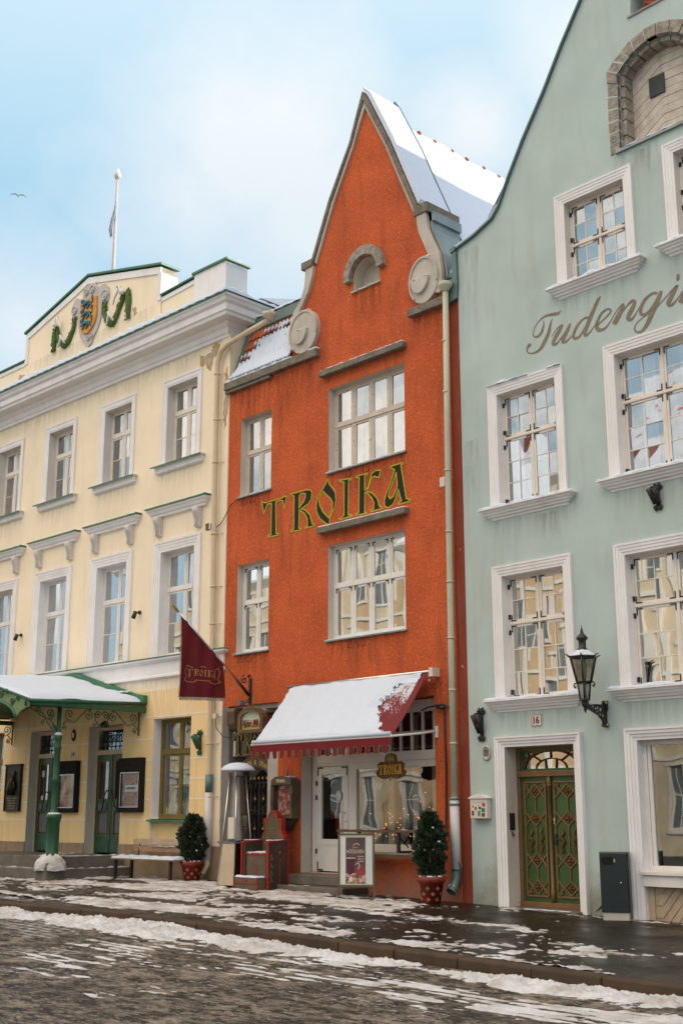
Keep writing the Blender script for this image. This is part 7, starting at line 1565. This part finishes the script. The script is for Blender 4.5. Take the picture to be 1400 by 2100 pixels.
# ---- lamp on the green wall
def lantern(s, z, label, off=.60):
    t = near('wall_lantern', label, 'wall lamp', 'G', s, 0, z)
    m = MB(); m.prism_x([(-.006, .34), (-.09, .40), (-.14, .34), (-.5, .31), (-.56, .36), (-.6, .36), (-.6, .26), (-.52, .23), (-.24, .14), (-.13, .06), (-.11, .0), (-.006, .0)][::-1], -.018, .018)
    m.box(-.045, .045, -.05, -.006, .24, .40); m.box(-.045, .045, -.10, -.006, -.04, .01)
    for (y, zz) in ((-.06, .36), (-.06, -.015)): m.tube([(-.04, y, zz), (.04, y, zz)], .035, 8)
    m.build('bracket', 'black_iron', t, .004)
    for (y, zz, r_) in ((-.2, .24, .03), (-.28, .26, .022), (-.34, .25, .018), (-.22, .16, .016), (-.42, .28, .014), (-.14, .14, .02), (-.3, .20, .014)): m = MB(); m.tube([(-.022, y, zz), (.022, y, zz)], r_, 8); m.build('fretwork', 'green_plaster', t)
    m = MB()
    for zz in (.36, -.015): m.ball((.045, -.06, zz), .024, 8)
    m.build('boss', 'gold', t)
    c = (0, -off, 0); m = MB()
    m.lathe([(.004, .16), (.03, .22), (.025, .25), (.05, .27), (.06, .32), (.055, .36), (.09, .37), (.09, .385)], c, 12)
    n6 = 6; ring = lambda R_, zz, a0=0: [(R_ * math.cos(a0 + 2 * PI * i / n6), -off + R_ * math.sin(a0 + 2 * PI * i / n6), zz) for i in range(n6)]
    r0, r1, r2, r3 = ring(.085, .39), ring(.12, .66), ring(.135, .68), ring(.24, 1.10)
    for i in range(n6):
        m.tube([r0[i], r1[i]], .012, 5); m.tube([r2[i], r3[i]], .013, 5); j = (i + 1) % n6
        m.tube([r0[i], r0[j]], .010, 5); m.tube([r1[i], r1[j]], .014, 5); m.tube([r3[i], r3[j]], .015, 5); m.tube([r2[i], r2[j]], .012, 5)
        o_ = Vector(r3[i]) - Vector((0, -off, 1.1)); m.tube([r3[i], tuple(Vector(r3[i]) + o_ * .22 + Vector((0, 0, .035))), tuple(Vector(r3[i]) + o_ * .36 + Vector((0, 0, .04)))], [.014, .012, .004], 5)
    for e in (-1, 1): m.tube([(e * .12, -off, .66), (e * .19, -off, .67), (e * .215, -off, .63), (e * .19, -off, .59), (e * .17, -off, .62)], .014, 5)
    m.build('lantern_frame', 'black_iron', t)
    m = MB(); top = ring(.09, 1.21)
    for i in range(n6): j = (i + 1) % n6; m.add([r3[i], r3[j], top[j], top[i]], [(0, 1, 2, 3)])
    m.lathe([(.10, 1.21), (.10, 1.235), (.065, 1.25), (.063, 1.37), (.075, 1.385), (.098, 1.41), (.098, 1.435), (.055, 1.485), (.024, 1.51), (.035, 1.53), (.016, 1.55), (.024, 1.57), (.01, 1.59), (.003, 1.65)], c, 12)
    m.build('lantern_roof', 'black_iron', t)
    m = MB()
    for i in range(n6):
        j = (i + 1) % n6; m.add([r2[i], r2[j], r3[j], r3[i]], [(0, 1, 2, 3)]); m.add([r0[i], r0[j], r1[j], r1[i]], [(0, 1, 2, 3)])
    m.build('glass', 'glass_lamp', t)
    m = MB(); m.lathe([(.04, .75), (.06, .9), (.05, 1.0), (.02, 1.05)], c, 10); m.build('bulb', 'plate_cream', t)
    m = MB(); sn = []
    for i in range(n6):
        j = (i + 1) % n6; A_, B2, C_, D_ = [Vector(q) for q in (r3[i], r3[j], top[j], top[i])]; up = Vector((0, 0, .035))
        m.add([A_ * .95 + D_ * .05 + up * .6, B2 * .95 + C_ * .05 + up * .6, C_ + up * .6, D_ + up * .6, A_, B2], [(0, 1, 2, 3), (4, 5, 1, 0)])
    m.box(-.02, .02, -.48, -.16, .33, .35); m.build('snow', 'snow', t)
lantern(3.12, 3.08, 'black iron lantern on a bracket between the door and the shop window')
t = near('wall_lamp', 'black wall lamp with a snow cap cut by the right picture edge', 'wall lamp', 'G', 5.15, 0, 3.02)
m = MB(); m.tube([(0, -.006, .0), (0, -.5, .12)], .015, 6); m.tube([(0, -.006, -.12), (0, -.3, .05)], .012, 6); m.build('arm', 'black_iron', t)
m = MB(); m.lathe([(.20, .1), (.19, .13), (.1, .19), (.03, .22)], (0, -.5, 0), 16); m.lathe([(.06, .02), (.08, .1)], (0, -.5, 0), 12); m.build('shade', 'black_iron', t)
m = MB(); m.lathe([(.19, .13), (.17, .18), (.10, .23), (.02, .25)], (0, -.5, 0), 16); m.build('snow', 'snow', t)
# ---- medallion, mailbox, bin
md = near('round_medallion', 'small round heritage medallion above the mailbox', 'plaque', 'G', .43, 0, 2.70)
m = MB(); k = MB(); k.lathe([(.115, 0), (.12, .015), (.105, .03), (.09, .025), (.088, .015)], (0, 0, 0), 28); m.join(k, Matrix.Translation((0, -.008, 0)) @ Matrix.Rotation(PI / 2, 4, 'X') @ Matrix.Diagonal((.85, 1.15, 1, 1))); m.build('disc', 'stone_light', md)
m = MB()
for sx in (-1, 1):
    for sz in (-1, 1): m.tube([(sx * .012, -.034, sz * .012), (sx * .045, -.034, sz * .012), (sx * .045, -.034, sz * .05), (sx * .012, -.034, sz * .05), (sx * .012, -.034, sz * .012)], .006, 5)
for i in range(20): a = 2 * PI * i / 20; m.ball((.083 * math.cos(a), -.036, .112 * math.sin(a)), .006, 4)
m.build('emblem', 'letter_dark', md)
mb = near('mailbox', 'white wall mailbox covered with stickers', 'mailbox', 'G', .30, 0, 1.52)
m = MB(); m.box(-.20, .20, -.14, -.007, 0, .36); m.build('body', 'plate_cream', mb, .015)
m = MB(); m.prism([(-.225, .355), (.225, .355), (.225, .375), (.12, .42), (0, .435), (-.12, .42), (-.225, .375)], -.165, -.007); m.build('lid', 'white_frame', mb, .008)
m = MB(); m.box(-.12, .12, -.146, -.141, .29, .33); m.ball((0, -.145, .245), .012, 6); m.build('letter_slot', 'grey_trim', mb)
r_ = random.Random(4)
for i, (x, z, w_, h_, mt) in enumerate(((-.13, .06, .05, .08, 'letter_dark'), (.02, .05, .06, .09, 'toy_green'), (.12, .04, .07, .06, 'letter_dark'), (.12, .12, .08, .07, 'lion_blue'), (.13, .22, .06, .06, 'toy_red'), (.04, .17, .05, .04, 'slate_board'), (-.06, .16, .03, .05, 'slate_board'), (-.12, .2, .02, .03, 'slate_board'))):
    m = MB(); m.box(x - w_ / 2, x + w_ / 2, -.146, -.141, z, z + h_); m.build('sticker', mt, mb)
bn = near('litter_bin', 'dark metal litter bin against the green wall', 'bin', 'G', 3.36, .33, gat('G', 3.4, .3), .50)
m = MB(); P = [(-.23, -.13), (.20, -.13), (.23, -.10), (.23, .13), (-.23, .13)]; m.prism_z(P, .12, 1.04); m.build('body', 'bin_metal', bn, .012)
m = MB(); m.prism_z([(-.21, -.11), (.20, -.11), (.20, .12), (-.21, .12)], 0, .12); m.build('base', 'stone_light', bn)
m = MB(); m.prism_z([(a * 1.02, b * 1.02) for a, b in P], 1.04, 1.06); m.build('top_plate', 'grey_panel', bn)
m = MB(); m.prism([(-.17, .86), (-.03, .86), (.0, .89), (.0, .95), (-.03, .98), (-.17, .98), (-.20, .95), (-.20, .89)], -.136, -.128); m.build('opening', 'dark', bn)
m = MB(); m.box(.0, .02, -.14, -.13, .90, .95); m.ball((.10, -.135, .58), .016, 8); m.build('lock', 'steel', bn)
# ---- gull in the sky
v = Vector((-.903, .0, 0))
gl_ = thing('seagull', 'white seagull gliding in the sky at the left', 'bird', (-62.9, 32.9, 38.3), -.48)
gl_.scale = (.55, .55, .55)
m = MB(); m.tube([(-.25, 0, 0), (-.12, 0, .01), (.1, 0, .02), (.22, 0, .03), (.28, 0, .02)], [.02, .06, .07, .045, .012], 8)
for sg in (-1, 1):
    P = [(0, 0, .03), (.05, .3 * sg, .18), (0, .62 * sg, .16), (-.12, .95 * sg, .02)]; wd = [.13, .12, .09, .02]; vs = []
    for p_, w_ in zip(P, wd): vs += [(p_[0] + w_, p_[1], p_[2]), (p_[0] - w_, p_[1], p_[2] - .01)]
    m.add(vs, [(0, 1, 3, 2), (2, 3, 5, 4), (4, 5, 7, 6)])
m.build('body', 'poster_white', gl_)
# ================================================================ HOUSES ACROSS THE SQUARE (seen in the window panes)
def square_house(name, label, X0, X1, h, wm, roofm, floors, seed, ridge=5.5):
    t = thing(name, label, 'building', ((X0 + X1) / 2, -15.0, -.3), PI, 'houses across the square')
    w = (X1 - X0) / 2; n = max(3, int((X1 - X0) / 2.7)); r = random.Random(seed)
    fh = h / floors; hs = []; ops = []
    for f in range(floors):
        for i in range(n):
            c = -w + (i + .5) * 2 * w / n; z0 = f * fh + 1.1; z1 = f * fh + fh * (.82 if f else .9)
            hs.append(rect(c - .6, c + .6, z0, z1)); ops.append((c, z0, z1))
    m = MB(); m.prism([(-w, -.5), (w, -.5), (w, h), (-w, h)], 0, .4, holes=hs); m.box(-w, w, 9.8, 10, 0, h); m.build('wall', wm, t)
    m = MB(); m.box(-w + .05, w - .05, .6, .7, 0, h - .1); m.build('inner_wall', 'interior', t)
    m = MB(); moulding(m, -w, w, [(.5, h + .1), (.5, h - .1), (.3, h - .3), (.1, h - .5), (0, h - .6)])
    for f in range(1, floors): m.box(-w, w, -.12, .02, f * fh - .1, f * fh + .1)
    m.build('cornice', 'opposite_white', t)
    m = MB(); m.add([(-w - .3, -.45, h + .12), (w + .3, -.45, h + .12), (w + .3, 5, h + ridge), (-w - .3, 5, h + ridge)], [(0, 1, 2, 3)]); m.add([(-w - .3, 10, h + .1), (w + .3, 10, h + .1), (w + .3, 5, h + ridge), (-w - .3, 5, h + ridge)], [(3, 2, 1, 0)]); m.add([(w, 0, h), (w, 10, h), (w, 5, h + ridge)], [(0, 1, 2)]); m.add([(-w, 0, h), (-w, 10, h), (-w, 5, h + ridge)], [(2, 1, 0)])
    rf = m.build('roof', roofm, t)
    m = MB()
    for k in range(3): x = r.uniform(-w + 1, w - 1); m.box(x - .4, x + .4, 4, 4.9, h + ridge - 1.5, h + ridge + 1.2)
    m.build('chimney', 'brick_red', rf)
    first = None
    for c, z0, z1 in ops:
        if first is None or abs((z1 - z0) - first[1]) > .01:
            m = MB(); hh = z1 - z0; m.ribbon([(-.56, .04), (.56, .04), (.56, hh - .04), (-.56, hh - .04)], .1, .1, .16); m.box(-.03, .03, .11, .15, 0, hh); m.box(-.6, .6, .11, .15, hh * .6, hh * .6 + .06); m.box(-.75, .75, -.1, 0.02, -.12, -.02); m.box(-.75, -.6, -.05, .02, 0, hh); m.box(.6, .75, -.05, .02, 0, hh); m.box(-.85, .85, -.12, .02, hh, hh + .18)
            o = m.build('window', 'opposite_white', t); m = MB(); m.add([(-.56, .14, 0), (.56, .14, 0), (.56, .14, hh), (-.56, .14, hh)], [(0, 1, 2, 3)]); m.build('pane', 'opposite_pane', o); o.location = (c, 0, z0); first = (o, hh)
        else: dup_part(first[0], t, (c, 0, z0))
    m = MB()
    for k in range(n + 1):
        x = -w + k * 2 * w / n; x = max(-w + .2, min(w - .2, x)); m.box(x - .18, x + .18, -.14, .02, fh, h - .6)
    m.build('pilaster', 'opposite_white', t)
mk_snow('far_snow')
mk('snowy_tile', (.66, .66, .70), .8, .06, 2, 20, .2, .002, chip=(.42, .14, .07), chip_thr=.60, chip_sc=1.1)
square_house('square_house', 'broad cream house with pilasters across the square', -68, -50.2, 18.0, 'opposite_cream', 'far_snow', 4, 1)
square_house('square_house', 'ochre house with a low snowy roof across the square', -50, -37.2, 16.8, 'opposite_ochre', 'far_snow', 4, 2)
square_house('square_house', 'pale stucco house with snow streaked roof tiles across the square', -37, -22.2, 18.4, 'opposite_cream', 'snowy_tile', 4, 3)
square_house('square_house', 'white house at the near corner across the square', -22, -6, 16.5, 'opposite_white', 'far_snow', 4, 4)
# unseen house added beyond the green one to keep the street in shade
t = near('shading_house', 'unseen plain cream house added beyond the pale green one to shade the street', 'building', 'G', 9.7, 0, 0)
m = MB(); m.box(0, 16, .05, 13, -.5, 11.5); m.build('wall', 'opposite_cream', t)
m = MB(); gable_roof(m, -.1, 8, 16.1, 11.4, 15.5, 11.4, .0, 13.2); m.add([(0, .05, 11.4), (16, .05, 11.4), (8, .05, 15.4)], [(0, 1, 2)]); m.build('roof', 'far_snow', t)
# ================================================================ GROUND
KY = lambda X: 12.28 - (.20 * (-18 - X) if X < -18 else 0)
m = MB(); m.add([(-900, -900, -.9), (900, -900, -.9), (900, 900, -.9), (-900, 900, -.9)], [(0, 1, 2, 3)]); m.build('ground', 'earth', None, kind='structure')
def sheet(name, xs, ys, zf, mat_, kind='structure'):
    m = MB(); n = len(xs); vs = [(x, y, zf(x, y)) for y in ys for x in xs]
    fs = [(j * n + i, j * n + i + 1, (j + 1) * n + i + 1, (j + 1) * n + i) for j in range(len(ys) - 1) for i in range(n - 1)]
    m.add(vs, fs, True); return m.build(name, mat_, None, kind=kind)
sheet('road', [-120, -60, -40] + [-32 + i for i in range(40)] + [20, 60, 120], [-60, -20, 0, 4, 7, 9, 11, 12.6], lambda x, y: gz(x, max(y, -2)) - .125, 'road_cobbles')
sheet('pavement', [-60, -40] + [-32 + i * .5 for i in range(60)] + [0, 30], [12.0, 12.28, 14, 16, 18, 18.8], lambda x, y: gz(x, y) - (.3 if y < 12.1 else 0) + (0 if y > 12.1 else 0), 'pavement_slabs')
for o in (bpy.data.objects['pavement'],):   # follow the kerb line
    for v_ in o.data.vertices:
        if v_.co.y < 12.3: v_.co.y = KY(v_.co.x) + .12; v_.co.z = gz(v_.co.x, v_.co.y) - .004 if v_.co.z > -9 else 0
m = MB(); x = -31.0
while x < -1:
    L = rnd(.85, 1.25); a, b = x + .006, x + L - .006; dz = rnd(-.012, .01); dy = rnd(-.012, .012)
    vs = []
    for (X_, yo, zo) in ((a, 0, -.25), (b, 0, -.25), (b, .28, -.25), (a, .28, -.25), (a, 0, .004), (b, 0, .004), (b, .28, .006), (a, .28, .006)):
        y_ = KY(X_) + yo + dy; vs.append((X_, y_, gz(X_, y_) + zo + dz))
    m.add(vs, [(0, 3, 2, 1), (4, 5, 6, 7), (0, 1, 5, 4), (1, 2, 6, 5), (2, 3, 7, 6), (3, 0, 4, 7)]); x += L
m.build('kerb', 'kerb_stone', None, .022, kind='structure')
# settled snow, trampled and ploughed: height fields that sink below the paving where it has melted
rs = np.random.RandomState(5)
def vnoise(X, Y, s, seed):
    r = np.random.RandomState(seed).rand(256, 256); x = X * s; y = Y * s; xi = np.floor(x).astype(int); yi = np.floor(y).astype(int); fx = x - xi; fy = y - yi
    fx = fx * fx * (3 - 2 * fx); fy = fy * fy * (3 - 2 * fy); g_ = lambda a, b: r[a % 256, b % 256]
    return (g_(xi, yi) * (1 - fx) + g_(xi + 1, yi) * fx) * (1 - fy) + (g_(xi, yi + 1) * (1 - fx) + g_(xi + 1, yi + 1) * fx) * fy
def fbm(X, Y, s, o, seed, g_=.55):
    t = 0; a = 1; n = 0
    for k in range(o): t = t + a * vnoise(X, Y, s * 2 ** k, seed + k); n += a; a *= g_
    return t / n
def field(name, x0, x1, y0, y1, step, hf, mat_, base):
    xs = np.arange(x0, x1, step); ys = np.arange(y0, y1, step); X, Y = np.meshgrid(xs, ys); H = hf(X, Y)
    Wx = np.where(X < -22.8, .17, np.where(X > -8, -.138, .17 - .0208 * (X + 22.8))); Z = Wx - .015 * (18 - Y) + base + H
    keep = H > -.006; nx = len(xs); ny = len(ys)
    k = keep; q = k[:-1, :-1] | k[1:, :-1] | k[:-1, 1:] | k[1:, 1:]
    jj, ii = np.nonzero(q); a = jj * nx + ii
    quads = np.stack([a, a + 1, a + nx + 1, a + nx], 1)
    used = np.unique(quads); remap = -np.ones(nx * ny, int); remap[used] = np.arange(len(used))
    V = np.stack([X.ravel(), Y.ravel(), Z.ravel()], 1)[used]
    me = bpy.data.meshes.new(name); me.from_pydata(V.tolist(), [], remap[quads].tolist()); me.polygons.foreach_set('use_smooth', [True] * len(me.polygons)); me.materials.append(MATS[mat_])
    o = bpy.data.objects.new(name, me); C.objects.link(o); o['kind'] = 'stuff'; return o
kerby = lambda X: np.where(X < -18, 12.28 - .20 * (-18 - X), 12.28)
def h_pave(X, Y):
    n = fbm(X * .55, Y * 1.5, .9, 7, 11, .62); f = fbm(X, Y, 7, 3, 31)
    west = np.clip((-14.6 - X) / 2.0, 0, 1)
    nearwall = np.exp(-((Y - 16.6) / 1.0) ** 2)
    thr = .608 - .075 * west - .11 * west * nearwall + .03 * (1 - west) - .05 * np.exp(-((Y - 12.75) / .30) ** 2)
    walls = np.clip((18.05 - Y) * 6, 0, 1)
    g_ = fbm(X * .5, Y, 22, 2, 191, .6)
    return np.clip((n + (f - .5) * .34 + (g_ - .5) * .22 - thr) * .15 * walls, -.02, .032) - .001
field('pavement_snow', -30, -6, 12.6, 18.0, .032, h_pave, 'slush', .0)['label'] = 'patches of trodden snow on the pavement'
def h_bank(X, Y):
    d = kerby(X) - Y; n = fbm(X, Y, 1.1, 4, 51); f = fbm(X, Y, 6, 4, 71, .65); g_ = fbm(X, Y, 24, 2, 91)
    wide = .38 + .9 * (n - .5) + .30 * np.clip((-14 - X) / 3, 0, 1)
    b = np.exp(-np.clip(np.abs(d - .34) / np.maximum(wide, .15), 0, 9) ** 1.9)
    h = b * (.038 + .14 * (n - .32) + .15 * (f - .44) + .07 * (g_ - .5)) - .031
    return np.where(d > .0, h, -.05)
field('snow_bank', -30, -4, 9.8, 12.30, .022, h_bank, 'bank_snow', -.125)['label'] = 'lumpy bank of ploughed snow along the kerb'
def h_road(X, Y):
    n = fbm(X * .6, Y * 1.5, .55, 6, 111, .6); f = fbm(X * .8, Y * 1.2, 8, 3, 131, .6); d = kerby(X) - Y
    band = np.exp(-((d - 1.6) / 1.0) ** 2) * np.clip((X + 17) / 3, 0, 1)
    thr = .69 - .13 * band; wob = fbm(X, Y, 1.5, 2, 171) * 2.5
    rows = np.cos(2 * np.pi * (Y / .19 + wob * .35)) * .05 + (fbm(X * .6, Y * 4, 2.0, 4, 181, .65) - .5) * .38
    return np.clip((n + (f - .5) * .25 + rows - thr) * .12, -.01, .013) - .001
field('road_snow', -20, -3.5, 6.4, 11.9, .025, h_road, 'bank_snow', -.125)['label'] = 'thin streaks of snow on the road'
# ================================================================ CAMERA, SKY, SUN
cam = bpy.data.cameras.new('camera'); co_ = bpy.data.objects.new('camera', cam); C.objects.link(co_)
co_.location = (0, 0, 1.55); co_.rotation_euler = (PI / 2 + .242915, 0, .807887)
cam.sensor_fit = 'VERTICAL'; cam.sensor_height = 24; cam.lens = 2524.16 / 2100 * 24; cam.clip_end = 3000; sc.camera = co_
SUN_EL, SUN_AZ = math.radians(19), math.radians(48)   # azimuth from +Y towards +X
w = bpy.data.worlds.new('World'); sc.world = w; w.use_nodes = True; nt = w.node_tree; nt.nodes.clear(); g = G(nt)
out = g.n('ShaderNodeOutputWorld'); bg = g.n('ShaderNodeBackground'); g.l(bg.outputs[0], out.inputs[0]); bg.inputs[1].default_value = .13
sky = g.n('ShaderNodeTexSky'); sky.sky_type = 'NISHITA'; sky.sun_disc = False; sky.sun_elevation = SUN_EL; sky.sun_rotation = SUN_AZ; sky.air_density = 1.0; sky.dust_density = 1.2; sky.ozone_density = 1.2
tc = g.n('ShaderNodeTexCoord'); n1 = g.noise(tc.outputs['Generated'], 5.0, 9, .60)
sep = g.n('ShaderNodeSeparateXYZ'); g.l(tc.outputs['Generated'], sep.inputs[0])
cloud_banks = [((-0.6728, 0.5486, 0.4964), 0.16), ((-0.6619, 0.6007, 0.4483), 0.17), ((-0.7182, 0.5177, 0.4649), 0.12), ((-0.8143, 0.4516, 0.3645), 0.12), ((-0.4675, 0.69, 0.5525), 0.1), ((-0.5415, 0.6633, 0.5166), 0.08)]
acc = None
for dvec, rad in cloud_banks:      # broad cloud banks given by their direction in the sky
    vm = g.n('ShaderNodeVectorMath'); vm.operation = 'DISTANCE'; vm.inputs[1].default_value = dvec; g.l(tc.outputs['Generated'], vm.inputs[0])
    f_ = g.math('MULTIPLY', g.math('SUBTRACT', 1.0, g.math('DIVIDE', vm.outputs['Value'], rad * 1.5), True), 1.0, True)
    acc = f_ if acc is None else g.math('MAXIMUM', acc, f_)
gen = g.ramp(n1, [(.50, 0.), (.66, 1.)])
shape = g.ramp(g.math('ADD', g.math('MULTIPLY', acc, .75), g.math('MULTIPLY', g.math('SUBTRACT', n1, .5), .75)), [(.27, 0.), (.70, .9)])
south = g.ramp(g.math('MULTIPLY', sep.outputs[1], -1.0), [(0.0, 0.), (.5, 1.)])   # unseen warm clouds added behind the camera to fill the facades with light
cl = g.mix(south, (6.5, 6.95, 7.35), (15.0, 13.6, 12.0))
mask2 = g.math('MAXIMUM', g.math('MULTIPLY', shape, g.math('SUBTRACT', 1.0, south, True)), g.math('MULTIPLY', south, g.math('ADD', g.math('MULTIPLY', gen, .75), .12)))
pale = g.mix(.97, sky.outputs[0], (3.3, 5.45, 6.95))
over = g.math('MULTIPLY', g.ramp(sep.outputs[2], [(.46, 0.), (.66, 1.)]), g.ramp(g.math('MULTIPLY', sep.outputs[1], -1.0), [(0.0, .15), (.30, 1.)]))   # warm glow added high overhead, out of view, to brighten the walls
g.l(g.mix(over, g.mix(mask2, pale, cl), (21., 17.4, 13.9)), bg.inputs[0])
su = bpy.data.lights.new('sun', 'SUN'); su.energy = 5.0; su.angle = math.radians(.5); su.color = (1, .93, .82)
so = bpy.data.objects.new('sun', su); C.objects.link(so)
d = Vector((math.sin(SUN_AZ) * math.cos(SUN_EL), math.cos(SUN_AZ) * math.cos(SUN_EL), math.sin(SUN_EL))); so.rotation_euler = d.to_track_quat('Z', 'Y').to_euler()
sc.view_settings.view_transform = 'Standard'; sc.view_settings.look = 'None'; sc.view_settings.exposure = 0
sc.render.engine = 'CYCLES'
sc.render.resolution_x = 682; sc.render.resolution_y = 1024
try:
    sc.cycles.max_bounces = 7; sc.cycles.transparent_max_bounces = 8; sc.cycles.sample_clamp_indirect = 6
except Exception: pass
